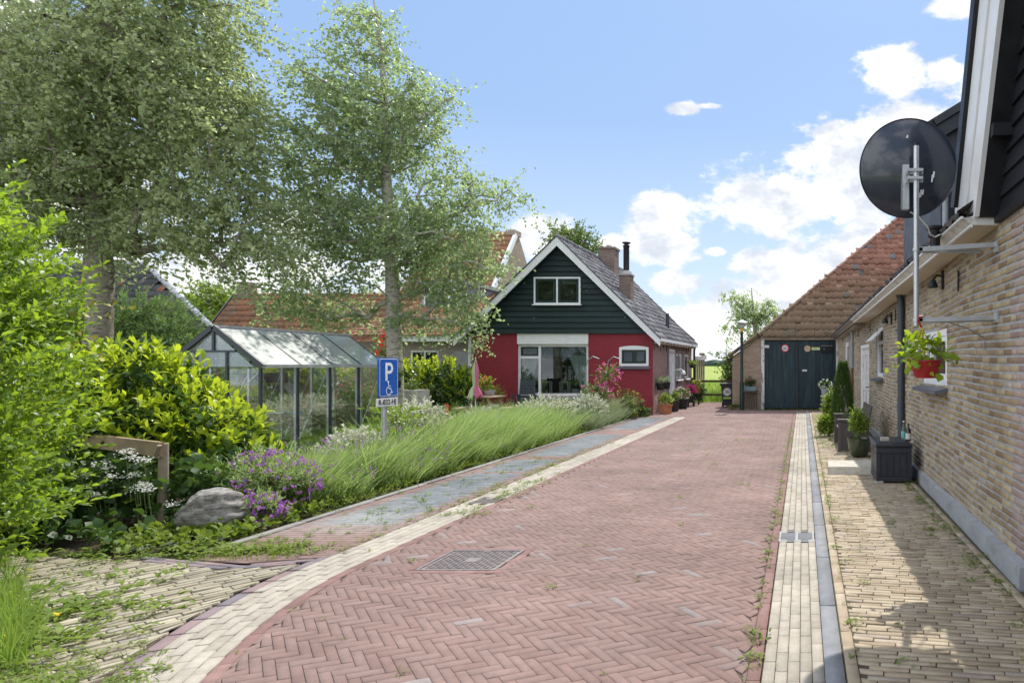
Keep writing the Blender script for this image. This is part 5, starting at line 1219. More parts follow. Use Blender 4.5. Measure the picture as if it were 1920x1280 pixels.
MB().tube([(-4.30, 25.4, 1.5), (-4.30, 25.4, 2.3)], .006, 6).tube([(-4.30, 25.4, 2.3), (-4.40, 25.4, 2.31)], .008, 6).build('hanger', M['black_iron'], t)
# ------------------------------------------------------------------ houses behind the trees
M['back_brick'] = brick_mat('back_brick', (.23, .19, .15), (.30, .25, .20), (.26, .24, .22), 'X', var=.2)
M['gable_brick'] = brick_mat('gable_brick', (.27, .20, .15), (.34, .26, .20), (.28, .25, .22), 'Y', var=.2)
bh = thing('brick_house', 'tall brown brick house with orange tiles and a low extension behind the middle tree', 'house', (-14, 24, 0))
WE = Wall((-15.2, 21.5), (1, 0), (0, -1)); ew = [(2.25, 3.17, 1.39, 1.98)]
mb = MB(); WE.face(mb, 0, 4.35, -.05, 2.27, ew, .15); mb.box((-10.85, 21.5, 0), (-10.8, 28, 2.3)); mb.build('extension_wall', M['back_brick'], bh)
window(bh, WE, *ew[0], .06, [2.71], d=.0, sash='anthracite', sash_w=.03, back='blind_dim_back', fm='offwhite')
MB().box((-13.6, 21.3, 2.27), (-10.75, 21.48, 2.46)).build('fascia', M['white'], bh)
MB().box((-11.5, 21.47, .6), (-11.0, 21.495, 1.95)).build('rendered_patch', M['concrete'], bh)
g = Geo(); pantiles(g, (-15.2, 21.25, 2.47), (1, 0, 0), (0, 6.6, 2.1), 21, 21, .21, .33, lambda u, v: True, amp=.02)
g.add([(-15.2, 21.3, 2.45), (-10.75, 21.3, 2.45), (-10.75, 27.9, 4.55), (-15.2, 27.9, 4.55)], [(0, 1, 2, 3)], None); g.build('extension_roof', M['orange_tile'], bh)
xg = -13.35; mb = MB(); mb.prism([(xg, 27.9, 0), (xg, 27.9, 4.5), (xg, 30.2, 7.55), (xg, 30.6, 7.55), (xg, 33.0, 4.5), (xg, 33.0, 0)], (-.3, 0, 0)); mb.box((xg - .36, 30.05, 7.5), (xg + .05, 30.75, 7.75)); mb.box((-17.2, 27.9, 0), (xg - .31, 28.1, 4.5)); mb.prism([(-17.2, 28.11, 0), (-17.2, 28.11, 4.4), (-17.2, 30.3, 7.3), (-17.2, 33, 4.3), (-17.2, 33, 0)], (.2, 0, 0)); mb.build('gable_wall', M['gable_brick'], bh)
g = Geo(); pantiles(g, (-17.25, 27.75, 4.4), (1, 0, 0), (0, 2.4, 3.1), 18, 13, .2155, .32, lambda u, v: True, amp=.03, lip=.04)
g.add([(-17.25, 27.75, 4.35), (xg - .02, 27.75, 4.35), (xg - .02, 30.3, 7.5), (-17.25, 30.3, 7.5), (-17.25, 33, 4.3), (xg - .02, 33, 4.3)], [(0, 1, 2, 3), (3, 2, 5, 4)], None); g.build('main_roof', M['orange_tile'], bh)
MB().beam((xg + .03, 27.7, 4.38), (xg + .03, 30.2, 7.52), .12, .22, up=(0, -1, .8)).build('verge', M['white'], bh)
WX = Wall((xg, 27.9), (0, 1), (1, 0)); window(bh, WX, 2.55, 2.95, 5.3, 6.1, .06, [], d=.03, back='dark_room')
dm = MB().box((-14.75, 25.2, 3.3), (-13.12, 28, 4.62)).box((-14.85, 25.05, 4.62), (-13.0, 28, 4.76)).build('dormer', M['pipe_grey'], bh)
WD = Wall((-14.75, 25.18), (1, 0), (0, -1)); window(bh, WD, .1, 1.55, 3.62, 4.45, .06, [.58, 1.06], d=.03, back='dark_room')
MB().box((-14.72, 25.0, 3.42), (-13.14, 25.17, 3.55)).build('dormer_sill', M['slate'], bh)
lh = thing('long_house', 'long low house with an orange pantiled roof behind the greenhouse', 'house', (-19, 26.2, 0))
WL = Wall((-24, 26.2), (1, 0), (0, -1)); lw = [(1.6, 2.6, 1.0, 1.9), (4.4, 5.4, 1.0, 1.9), (6.8, 7.7, 1.35, 1.95)]
mb = MB(); WL.face(mb, 0, 8.7, -.05, 2.3, lw, .15); mb.box((-24, 26.4, 0), (-23.8, 29, 2.3)); mb.prism([(-23.9, 26.3, 2.3), (-23.9, 27.6, 4.3), (-23.9, 29, 2.3)], (.1, 0, 0)); mb.build('wall', M['back_brick'], lh)
for w_ in lw: window(lh, WL, *w_, .06, [(w_[0] + w_[1]) / 2], d=-.02, back='dark_room', fm='white', sill=(.08, 'offwhite'))
g = Geo(); pantiles(g, (-24.05, 25.9, 2.32), (1, 0, 0), (0, 1.7, 2.15), 41, 9, .22, .305, lambda u, v: True, amp=.028, lip=.035)
g.add([(-24.05, 25.9, 2.28), (-15.1, 25.9, 2.28), (-15.1, 27.6, 4.4), (-24.05, 27.6, 4.4), (-24.05, 29.2, 2.3), (-15.1, 29.2, 2.3)], [(0, 1, 2, 3), (3, 2, 5, 4)], None); r_ = g.build('roof', M['orange_tile'], lh)
mb = MB(); ridge_tiles(mb, (-24.05, 27.6, 4.45), (-15.1, 27.6, 4.45), .09); mb.build('ridge', M['orange_tile'], r_, smooth=True)
MB().box((-24.1, 25.78, 2.16), (-15.1, 25.9, 2.31)).build('gutter', M['white'], lh)
MB().beam((-24.1, 25.85, 2.3), (-24.1, 27.6, 4.45), .05, .16, up=(0, -1, .8)).build('verge', M['anthracite'], lh)
MB().box((-23.85, 27.4, 4.3), (-23.35, 27.85, 5.0)).build('chimney', M['chim'], lh)
dh = thing('tiled_house', 'house with a dark tiled hip roof behind the conifer at the left', 'house', (-22, 20.3, 0))
W2 = Wall((-30, 20.3), (1, 0), (0, -1)); w2 = [(10.35, 11.35, 1.55, 2.2)]
mb = MB(); W2.face(mb, 0, 11.7, -.05, 2.55, w2, .15); mb.prism([(-18.3, 20.32, 0), (-18.2, 20.32, 0), (-23.6, 25, 0), (-23.7, 25, 0)], (0, 0, 2.5)); mb.build('wall', M['back_brick'], dh); window(dh, W2, *w2[0], .07, [], d=.0, back='dark_room')
MB().box((-30, 19.95, 2.42), (-18.1, 20.05, 2.57)).build('fascia', M['white'], dh); MB().box((-20.4, 20.05, 2.25), (-18.6, 20.28, 2.4)).build('lintel', M['slate'], dh)
g = Geo(); V2 = (0, 2.07, 2.25); vl = math.hypot(2.07, 2.25)
pantiles(g, (-30, 19.95, 2.58), (1, 0, 0), V2, 54, 11, .22, .3, lambda u, v: u < 11.9 - 4.1 * v / vl, amp=.03, lip=.04)
g.add([(-30, 19.95, 2.55), (-18.1, 19.95, 2.55), (-22.25, 22.05, 4.82), (-30, 22.05, 4.82), (-30, 25, 2.5), (-23.6, 25, 2.5)], [(0, 1, 2, 3), (3, 2, 5, 4)], [(1, 5, 2)]); g.build('roof', M['dark_tile'], dh)
mb = MB(); ridge_tiles(mb, (-18.1, 19.95, 2.62), (-22.25, 22.05, 4.9), .08); ridge_tiles(mb, (-22.25, 22.05, 4.9), (-30, 22.05, 4.9), .09); mb.build('ridge', M['pipe_grey'], dh, smooth=True)
# ------------------------------------------------------------------ street furniture
def text(par, s, size, pos, xd, yd, m, off=0.0, ext=.0008, name='lettering', align='CENTER', sx=1.0):
    cu = bpy.data.curves.new(name, 'FONT'); cu.body = s; cu.size = size; cu.align_x = align; cu.align_y = 'CENTER'; cu.extrude = ext; cu.offset = off
    o = bpy.data.objects.new(name, cu); cu.materials.append(m); COL.objects.link(o); o.parent = par; ORG[o.name] = ORG[par.name]
    xd, yd = Vector(xd), Vector(yd); mx = Matrix((xd * sx, yd, xd.cross(yd))).transposed().to_4x4(); mx.translation = Vector(pos) - ORG[par.name]
    o.matrix_local = mx
    bpy.context.view_layer.update()
    me = bpy.data.meshes.new_from_object(o.evaluated_get(bpy.context.evaluated_depsgraph_get())); bpy.data.objects.remove(o)
    o = bpy.data.objects.new(name, me); COL.objects.link(o); o.parent = par; ORG[o.name] = ORG[par.name]; o.matrix_local = mx; return o
sg = thing('parking_sign', 'blue disabled parking sign with a white number plate on a galvanised pole in the lavender', 'parking sign', (-5.53, 8.6, 0))
M['sign_blue'] = mat('sign_blue', (.008, .095, .42), .3, .05, 5, 0, .5); M['sign_rim'] = mat('sign_rim', (.006, .10, .30), .4, .1, 6)
M['sign_white'] = mat('sign_white_film', (.76, .78, .80), .35, .03, 5); M['plate_white'] = mat('plate_white', (.66, .66, .64), .45, .06, 12); M['ink'] = mat('black_ink', (.02, .02, .022), .5, .1, 10)
def rrect(y0, y1, z0, z1, r, n=6):
    p = []
    for (cy, cz, a) in ((y1 - r, z1 - r, 0), (y0 + r, z1 - r, 90), (y0 + r, z0 + r, 180), (y1 - r, z0 + r, 270)):
        for i in range(n + 1): t = rad(a + 90 * i / n); p.append((cy + r * math.cos(t), cz + r * math.sin(t)))
    return p
yc, zc = 8.615, 1.335; hw, hh = .2, .26; xs = -5.48
MB().tube([(-5.53, 8.6, 0), (-5.53, 8.6, .62)], .038, 16).tube([(-5.53, 8.6, .60), (-5.53, 8.6, 1.58)], .0325, 16).build('pole', M['zinc'], sg, smooth=True)
MB().prism([(xs - .022, y, z) for (y, z) in rrect(yc - hw, yc + hw, zc - hh, zc + hh, .03)], (.022, 0, 0)).build('panel', [M['sign_blue']], sg)
pn = MB().prism([(xs + .0005, y, z) for (y, z) in rrect(yc - hw + .012, yc + hw - .012, zc - hh + .012, zc + hh - .012, .025)], (.001, 0, 0)).build('white_border', M['sign_white'], sg)
MB().prism([(xs + .002, y, z) for (y, z) in rrect(yc - hw + .021, yc + hw - .021, zc - hh + .021, zc + hh - .021, .02)], (.001, 0, 0)).build('blue_field', M['sign_blue'], sg)
mb = MB(); X = xs + .0035                               # the letter P
mb.box((X, yc - .075, zc - .045), (X + .001, yc - .033, zc + .195))
ring = []
for i in range(13):
    t = rad(90 - 15 * i); ring.append((math.cos(t), math.sin(t)))
pc = (yc + .012, zc + .122)
for (a, b) in zip(ring[:-1], ring[1:]):
    mb.prism([(X, pc[0] + a[0] * .073, pc[1] + a[1] * .073), (X, pc[0] + b[0] * .073, pc[1] + b[1] * .073), (X, pc[0] + b[0] * .034, pc[1] + b[1] * .034), (X, pc[0] + a[0] * .034, pc[1] + a[1] * .034)], (.001, 0, 0))
for s in (1, -1): mb.box((X, yc - .0335, pc[1] + (.034 if s > 0 else -.073)), (X + .001, pc[0], pc[1] + (.073 if s > 0 else -.034)))
mb.build('letter', M['sign_white'], sg)
mb = MB(); wy, wz, q = yc + .0, zc - .165, 1.0           # the wheelchair mark
def rib(pts, w):
    for a, b in zip(pts[:-1], pts[1:]): mb.beam((X + .0005, a[0], a[1]), (X + .0005, b[0], b[1]), w, .001, up=(1, 0, 0))
    for p in pts: mb.lathe((0, 0, 0), [(0, 0), (w / 2, 0)], 10); mb.v[-20:] = [(X + .0009, p[0] + v[0], p[1] + v[1]) for v in mb.v[-20:]]
mb.lathe((0, 0, 0), [(0, 0), (.0165, 0)], 18); mb.v[-36:] = [(X + .001, wy - .015 + v[0], wz + .105 + v[1]) for v in mb.v[-36:]]
rib([(wy - .013, wz + .082), (wy - .008, wz + .02), (wy + .035, wz + .02), (wy + .055, wz - .035), (wy + .072, wz - .027)], .013)
rib([(wy - .012, wz + .052), (wy + .03, wz + .052)], .010)
rib([(wy - .005 + .052 * math.cos(rad(t)), wz - .012 + .052 * math.sin(rad(t))) for t in range(115, 375, 20)], .011)
mb.build('wheelchair_symbol', M['sign_white'], sg)
pt = MB().box((xs - .012, yc - .245, zc - hh - .118), (xs - .001, yc + .195, zc - hh - .012), bev=.002).build('number_plate', M['plate_white'], sg)
text(pt, 'R-832-HJ', .098, (xs + .0005, yc - .025, zc - hh - .066), (0, 1, 0), (0, 0, 1), M['ink'], .0012)
lp = thing('street_lamp', 'dark green street lamp with a wide flat hood in front of the barn corner', 'street lamp', (-2.02, 21.6, 0))
M['lamp_green'] = mat('lamp_green', (.012, .03, .024), .45, .15, 8); M['lamp_hood'] = mat('lamp_hood', (.45, .47, .48), .4, .08, 6, .5); M['lamp_glass'] = mat('lamp_glass', (.45, .47, .46), .2, .1, 6, 0, .5)
c = (-2.02, 21.6, 0); MB().lathe(c, [(0, 0), (.07, 0), (.07, .9), (.05, .95), (.045, 2.62), (0, 2.62)], 14).build('post', M['lamp_green'], lp, smooth=True)
MB().lathe(c, [(.05, 2.6), (.05, 2.7), (.04, 2.72), (0, 2.72)], 14).build('collar', mat('lamp_band', (.55, .36, .04), .5), lp)
MB().lathe(c, [(.045, 2.72), (.07, 2.73), (.115, 2.87), (.11, 2.875), (0, 2.875)], 16).build('lantern_glass', M['lamp_glass'], lp, smooth=True)
MB().lathe(c, [(.115, 2.865), (.205, 2.89), (.205, 2.905), (.12, 2.95), (.04, 2.985), (0, 2.99)], 20).build('hood', M['lamp_hood'], lp, smooth=True)
wb = thing('wheelie_bin', 'black wheelie bin with a round number sticker beside the barn corner', 'wheelie bin', (-2.66, 23.3, 0))
M['bin'] = mat('bin_plastic', (.022, .024, .028), .5, .12, 8, 0, .4)
x0, y0 = -2.66, 23.3
mb = MB(); mb.add([(x0 - .18, y0 - .22, .06), (x0 + .18, y0 - .22, .06), (x0 + .18, y0 + .25, .06), (x0 - .18, y0 + .25, .06), (x0 - .235, y0 - .27, .78), (x0 + .235, y0 - .27, .78), (x0 + .235, y0 + .3, .78), (x0 - .235, y0 + .3, .78)], [(3, 2, 1, 0), (4, 5, 6, 7), (0, 1, 5, 4), (1, 2, 6, 5), (2, 3, 7, 6), (3, 0, 4, 7)]).box((x0 - .245, y0 - .28, .73), (x0 + .245, y0 + .31, .78)).build('body', M['bin'], wb)
MB().box((x0 - .26, y0 - .3, .785), (x0 + .26, y0 + .34, .85), bev=.015).build('lid', M['bin'], wb)
for s in (-1, 1): MB().tube([(x0 + s * .19, y0 + .22, .1), (x0 + s * .25, y0 + .22, .1)], .1, 14).build('wheel', M['black_iron'], wb)
st = MB(); face_disc(st, x0 - .01, y0 - .292, .545, 0, .15, 0); face_disc(st, x0 - .01, y0 - .2935, .545, .128, .142, 1); st.box((x0 - .15, y0 - .294, .30), (x0 + .13, y0 - .285, .365), 2); st = st.build('number_sticker', [M['s_white'], M['ink'], fl('sticker_green', (.33, .50, .10))], wb)
text(st, '30', .17, (x0 - .01, y0 - .294, .545), (1, 0, 0), (0, 0, 1), M['ink'], .002)
fc = thing('field_fence', 'low two rail timber fence between the lane and the meadow', 'fence', (-3.6, 26.5, 0))
for z in (.84, .29): MB().beam((-4.6, 26.5, z), (-2.3, 26.5, z), .05, .085).build('rail', M['wood_dark'], fc)
for x in (-4.5, -2.4): MB().box((x - .05, 26.53, -.1), (x + .05, 26.62, .98)).build('post', M['wood_dark'], fc)
# planter bench in front of the barn wall
pb = thing('plant_bench', 'dark slatted wooden bench under a flower box against the barn wall', 'plant bench', (-1.85, 21.8, 0))
MB().box((-2.0, 21.55, .60), (-1.5, 21.95, .64)).build('top', M['wood_dark'], pb)
mb = MB()
for i in range(6): mb.box((-1.96 + i * .08, 21.6, .06), (-1.91 + i * .08, 21.63, .598))
mb.build('slat_front', M['wood_dark'], pb)
fb = thing('flower_box', 'blue grey box of dark leaves and red flowers on the slatted bench by the barn', 'flower box', (-1.75, 21.75, .64))
MB().add([(-1.96, 21.66, .64), (-1.58, 21.66, .64), (-1.58, 21.86, .64), (-1.96, 21.86, .64), (-2.0, 21.64, .78), (-1.54, 21.64, .78), (-1.54, 21.88, .78), (-2.0, 21.88, .78)], [(3, 2, 1, 0), (4, 5, 6, 7), (0, 1, 5, 4), (1, 2, 6, 5), (2, 3, 7, 6), (3, 0, 4, 7)]).build('box', mat('blue_grey_box', (.16, .24, .26), .5), fb)
bushy(fb, -1.77, 21.76, .76, .22, .28, 60, 7, .05, .03, [M['shade_leaf'], M['stem']], .12, flowers=[(M['redf'], 5, .03)])
def pave_plant(name, label, cat, x, y, z, **k):
    t = thing(name, label, cat, (x, y, z)); bushy(t, x, y, z, **k); return t
pave_plant('flower_plant', 'low clump of yellow flowers at the foot of the barn corner', 'flowers', -2.28, 21.75, 0, r=.2, h=.2, n=50, nl=6, L=.04, W=.022, mats=[M['shade_leaf'], M['stem']], ln=.1, flowers=[(M['yellow_f'], 14, .03)])
# drain covers
M['cast'] = mat('cast_iron', (.195, .172, .17), .6, .2, 12, .2, .4, bmp=.3, bscale=80, dirt=(.22, .18, .15), dscale=6)
mc = thing('manhole_cover', 'square studded iron manhole cover set in the red brick road', 'manhole cover', (cover[0], cover[1], 0))
x0, x1, y0, y1 = cover[0] - .295, cover[0] + .295, cover[1] - .26, cover[1] + .26
mb = MB(); mb.box((x0, y0, -.02), (x1, y1, -.004)); ring_ = .022
for (a, b, c_, d) in ((x0, x1, y0, y0 + ring_), (x0, x1, y1 - ring_, y1), (x0, x0 + ring_, y0 + ring_, y1 - ring_), (x1 - ring_, x1, y0 + ring_, y1 - ring_)): mb.box((a, c_, -.004), (b, d, .004))
mb.build('frame', M['cast'], mc)
mb = MB(); n = 15
for i in range(n):
    for j in range(n - 2):
        cx, cy = x0 + .04 + (i + .5) * (x1 - x0 - .08) / n, y0 + .04 + (j + .5) * (y1 - y0 - .08) / (n - 2)
        if abs(cx - cover[0]) < .06 and abs(cy - cover[1]) < .06: continue
        v = (i + j) % 2; a, b = (.0155, .006) if v else (.006, .0155)
        mb.box((cx - a, cy - b, -.005), (cx + a, cy + b, .0025))
mb.box((cover[0] - .05, cover[1] - .05, -.005), (cover[0] + .05, cover[1] + .05, .001))
mb.build('lid', M['cast'], mc)
M['grate'] = mat('worn_steel', (.22, .23, .24), .55, .15, 14, .3)
def grate(name, label, x0, x1, y0, y1, n, two, mt, z=0):
    t = thing(name, label, 'drain grate', ((x0 + x1) / 2, (y0 + y1) / 2, z), 'drain grates in the gutters')
    MB().box((x0, y0, z - .05), (x1, y1, z - .03)).build('sump', M['black_iron'], t)
    mb = MB(); f = .016
    for (a, b, c_, d) in ((x0, x1, y0, y0 + f), (x0, x1, y1 - f, y1), (x0, x0 + f, y0 + f, y1 - f), (x1 - f, x1, y0 + f, y1 - f)): mb.box((a, c_, z - .03), (b, d, z + .002))
    xm = (x0 + x1) / 2
    if two: mb.box((xm - .012, y0 + f, z - .03), (xm + .012, y1 - f, z + .001))
    for i in range(1, n):
        y = y0 + f + (y1 - y0 - 2 * f) * i / n; mb.box((x0 + f, y - .008, z - .03), (x1 - f, y + .008, z))
    mb.build('bars', mt, t)
grate('drain_grate', 'two part slotted steel drain grate in the right-hand gutter beside the kerb', -.205, .10, 5.53, 5.87, 8, 1, M['grate'])
grate('drain_grate', 'small dark drain grate in the yellow band beside the parking bay', -3.61, -3.37, 7.05, 7.35, 7, 0, M['cast'])
# ------------------------------------------------------------------ greenhouse
gh = thing('greenhouse', 'small glass greenhouse with a dark metal frame standing on the lawn', 'greenhouse', (-9.2, 11.6, 0))
gx0, gx1, gxc, gy0, gy1, ze_, zr = -9.95, -8.50, -9.23, 10.2, 13.2, 1.5, 2.08
ys = [gy0 + .75 * i for i in range(5)]
mb = MB(); d = .036
for x in (gx0, gx1, -9.5, -9.02): mb.box((x - d / 2, gy0 - d / 2, 0), (x + d / 2, gy0 + d / 2, ze_ if x in (gx0, gx1) else 1.72))
mb.beam((gx0 - .06, gy0 - .01, ze_ - .03), (gxc, gy0 - .01, zr + .02), .05, .075); mb.beam((gx1 + .06, gy0 - .01, ze_ - .03), (gxc, gy0 - .01, zr + .02), .05, .075)
mb.box((gxc - .35, gy0 - .02, 1.70), (gxc + .35, gy0 + .015, 1.73)); mb.box((gxc - .018, gy0 - .02, 1.73), (gxc + .018, gy0 + .015, 2.05)); mb.box((gx0, gy0 - .022, .0), (gx1, gy0 + .022, .08))
for y in ys[1:]: mb.box((gx1 - .012, y - .014, .06), (gx1 + .02, y + .014, ze_))
mb.box((gx1 - .02, gy0, .0), (gx1 + .022, gy1, .07)); mb.box((gx0 - .022, gy0, 0), (gx0 + .02, gy1, .07))
for y in ys:
    mb.beam((gx1 + .05, y, ze_ - .0), (gxc, y, zr + .015), .028, .03)
    if y > gy0: mb.beam((gx0 - .05, y, ze_ - .0), (gxc, y, zr + .015), .028, .03)
mb.build('frame', M['anthracite'], gh)
mb = MB()
for y in ys[1:]: mb.box((gx0 - .02, y - .02, .06), (gx0 + .012, y + .02, ze_))
for y in ys[1:4]: mb.box((gx1 - .05, y - .016, .06), (gx1 - .0125, y + .016, ze_))
for x in (-9.5, -8.95): mb.box((x - .015, gy1 - .02, .05), (x + .015, gy1 + .02, 1.7))
mb.beam((gx0, gy1, ze_), (gxc, gy1, zr), .04, .04); mb.beam((gx1, gy1, ze_), (gxc, gy1, zr), .04, .04); mb.box((gx0, gy1 - .02, ze_ - .02), (gx1, gy1 + .02, ze_ + .02))
for x in (gx0 - .045, gx1 + .045): mb.box((x - .025, gy0 - .03, ze_ - .045), (x + .025, gy1 + .03, ze_ + .005))
mb.box((gxc - .04, gy0 - .03, zr + .01), (gxc + .04, gy1 + .03, zr + .05))
for (a, b) in (((gx0 + .1, gy0 + .9, ze_ + .02), (gxc, gy0 + .9, 1.9)),): mb.beam(a, b, .025, .025)
mb.build('inner_frame', M['alu'], gh)
mb = MB()
for i in range(4):
    for (p, q) in (((gx1, ys[i], .07), (gx1, ys[i + 1], ze_)),): mb.tube([(gx1 - .03, ys[i], .1) if i % 2 else (gx1 - .03, ys[i], 1.46), (gx1 - .03, ys[i + 1], 1.46) if i % 2 else (gx1 - .03, ys[i + 1], .1)], .005, 5); mb.tube([(gx0 + .03, ys[i], .1), (gx0 + .03, ys[i + 1], 1.46)], .005, 5)
mb.tube([(gx1 - .03, gy0 + .1, 1.46), (gx1 - .35, gy0 + .1, 1.15)], .008, 5); mb.build('bracing', M['alu'], gh)
for i in range(4):
    for s in (1, -1):
        xe = gx1 + .05 if s > 0 else gx0 - .05
        MB().prism([(xe, ys[i] + .016, ze_ + .002), (xe, ys[i + 1] - .016, ze_ + .002), (gxc + s * .02, ys[i + 1] - .016, zr + .008), (gxc + s * .02, ys[i] + .016, zr + .008)], (0, 0, .005)).build('roof_pane', M['frost'], gh)
    for x in (gx0, gx1): MB().box((x - .002, ys[i] + .022, .08), (x + .002, ys[i + 1] - .022, ze_ - .05)).build('side_pane', M['clear'], gh)
for (a, b) in ((gx0 + .025, -9.525), (-8.995, gx1 - .025)): MB().box((a, gy0 - .002, .09), (b, gy0 + .002, ze_ - .06)).build('front_pane', M['clear'], gh)
MB().prism([(gx0 + .1, gy0, ze_ - .03), (gx1 - .1, gy0, ze_ - .03), (gxc, gy0, zr - .06)], (0, .004, 0)).build('gable_pane', M['gable_glass'], gh)
MB().prism([(gx0 + .02, gy1, .08), (gx1 - .02, gy1, .08), (gx1 - .02, gy1, ze_), (gxc, gy1, zr), (gx0 + .02, gy1, ze_)], (0, .004, 0)).build('back_pane', M['clear'], gh)
tb = thing('potting_table', 'weathered plank table inside the greenhouse', 'potting table', (-9.3, 11.6, 0))
MB().box((-9.9, 11.2, .60), (-8.75, 12.0, .635)).build('top', M['wood_grey'], tb)
for x in (-9.85, -8.8):
    for y in (11.25, 11.95): MB().box((x - .03, y - .03, 0), (x + .03, y + .03, .6)).build('leg', M['wood_grey'], tb)
def cloth(label, x, y, z, s, m):
    V = []; n = 9
    for i in range(n):
        for j in range(n): V.append((x + (i / 8 - .5) * s * 1.6, y + (j / 8 - .5) * s, z + .008 + .05 * abs(math.sin(i * 1.3 + j * .7)) * math.exp(-((i - 4) ** 2 + (j - 4) ** 2) / 9)))
    fs = [(i * n + j, (i + 1) * n + j, (i + 1) * n + j + 1, i * n + j + 1) for i in range(n - 1) for j in range(n - 1)]
    b = len(V); V += [(v[0], v[1], v[2] + .006) for v in V]; fs += [tuple(b + k for k in f) for f in fs]
    tag(MB().add(V, fs).build('cloth', m, None, (x, y, z), smooth=True), label, 'cloth')
cloth('crumpled bright blue cloth on the table in the greenhouse', -8.98, 11.5, .636, .2, mat('blue_cloth', (.05, .30, .50), .8)); cloth('crumpled white cloth beside the blue one in the greenhouse', -9.25, 11.45, .636, .2, M['curtain'])
pot('flower_pot', 'dark pot of pink flowers on the lawn floor inside the greenhouse', -8.85, 12.0, 0, .17, .3, M['black_pot'], flowery(lf, [(M['pink'], 14, .03)], .2, .4, 60), .8)
rb = thing('timber_raised_bed', 'raised bed of weathered timber planks behind the greenhouse', 'raised bed', (-12, 15, 0))
for k, z in enumerate((.02, .22, .42)): MB().box((-13.4, 15.0 + .01 * k, z), (-10.9, 15.09 + .01 * k, z + .19), bev=.01).build('plank', M['wood_grey'], rb)
MB().box((-13.4, 15.12, 0), (-10.9, 15.9, .55)).build('soil', M['soil'], rb); bushy(rb, -12.2, 15.5, .5, .9, .35, 200, 8, .06, .03, [M['rose_leaf'], M['stem']], .15, name='greens')
o = MB().tube([(-10.6, 13.9, 0), (-10.68, 13.9, .5), (-10.85, 13.85, .95), (-10.95, 13.8, 1.1)], [.13, .10, .085, .07], 12).build('tree_stump', M['bark2'], None, (-10.6, 13.9, 0), smooth=True); tag(o, 'pale leaning dead trunk seen through the greenhouse', 'tree stump')
# ------------------------------------------------------------------ garden furniture
pt_ = thing('picnic_table', 'small wooden picnic table with a parasol on the lawn in front of the red house', 'picnic table', (-7.8, 16.3, 0))
M['pine'] = mat('pine_plank', (.36, .27, .18), .75, .15, 6, bmp=.15, bscale=50, stretch=(1, 4, 1))
tx, ty, tz = -7.93, 16.3, .70
mb = MB()
for i in range(5): mb.box((tx - .34 + i * .138, ty - .38, tz), (tx - .34 + i * .138 + .128, ty + .38, tz + .025))
mb.build('tabletop', M['pine'], pt_)
for s in (-1, 1):
    mb = MB()
    for k in range(2): mb.box((tx + s * .55 - .1 + k * .105, ty - .38, .42), (tx + s * .55 + k * .105, ty + .38, .445))
    mb.build('seat', M['pine'], pt_)
    for y in (ty - .28, ty + .28): MB().beam((tx + s * .42, y, 0), (tx + s * .17, y, tz), .045, .07, up=(0, 1, 0)).build('leg', M['pine'], pt_)
for y in (ty - .28, ty + .28): MB().beam((tx - .64, y + .05, .39), (tx + .64, y + .05, .39), .04, .06).build('crossbar', M['pine'], pt_)
pu = thing('parasol', 'closed pink and pale green parasol standing at the picnic table', 'parasol', (-7.97, 16.22, 0))
M['pinkc'] = mat('pink_fabric', (.58, .16, .27), .8, .12, 12); M['greenc'] = mat('pale_green_fabric', (.50, .53, .33), .8, .12, 12)
MB().tube([(-7.97, 15.85, 0), (-7.97, 15.85, 1.66)], .012, 8).build('pole', M['white'], pu, smooth=True)
vs = []; n = 24; prof = [(.012, 1.62), (.045, 1.52), (.075, 1.35), (.06, 1.12), (.055, 1.0), (.10, .88), (.14, .74), (.10, .70)]
for j, (r, z) in enumerate(prof):
    for k in range(n):
        a = 2 * math.pi * k / n; rr = r * (1 + .22 * math.sin(k * 2.1 + j * .6)); vs.append((-7.97 + rr * math.cos(a) + .03 * (j > 4) * math.sin(a), 15.85 + rr * math.sin(a), z + (.05 * math.sin(k * 1.7) if j > 5 else 0)))
fs = [(j * n + k, j * n + (k + 1) % n, (j + 1) * n + (k + 1) % n, (j + 1) * n + k) for j in range(len(prof) - 1) for k in range(n)]
mb = MB(); mb.v = vs
mb.f = fs; mb.m = [1 if 9 <= f[0] % n <= 18 else 0 for f in fs]; mb.build('canopy', [M['pinkc'], M['greenc']], pu, smooth=True)
MB().lathe((-7.97, 15.85, 1.62), [(.0, .07), (.012, .06), (.012, 0)], 8).build('finial', M['white'], pu)
pot('flower_pot', 'grey pot of orange flowers on the picnic table', -7.86, 16.35, .725, .13, .14, M['concrete'], lambda t, x, y, z: bushy(t, x - .12, y, z, .2, .34, 50, 7, .05, .03, br, .12, flowers=[(M['orange_f'], 10, .04)]), .8)
ch = thing('garden_chair', 'dark grey plastic garden chair with a slatted back in front of the big window', 'chair', (-8.05, 18.7, 0))
M['chair'] = mat('slate_plastic', (.045, .055, .072), .45, .1, 8, 0, .4)
cx, cy = -8.02, 18.7
for i in range(7): MB().box((cx - .2 + .01 * (i > 5), cy + .2 + i * .012, .46 + i * .088), (cx + .2 - .01 * (i > 5), cy + .225 + i * .012, .46 + i * .088 + .074)).build('back_slat', M['chair'], ch)
for s in (-1, 1): MB().beam((cx + s * .215, cy + .2, .4), (cx + s * .2, cy + .3, 1.1), .035, .03).build('back_post', M['chair'], ch)
MB().box((cx - .23, cy - .22, .40), (cx + .23, cy + .22, .43), bev=.008).build('seat', M['chair'], ch)
for s in (-1, 1):
    MB().box((cx + s * .25 - .03, cy - .24, .62), (cx + s * .25 + .03, cy + .24, .645)).build('armrest', M['chair'], ch)
    for y in (-.2, .2): MB().box((cx + s * .25 - .02, cy + y - .025, 0), (cx + s * .25 + .02, cy + y + .025, .62)).build('leg', M['chair'], ch)
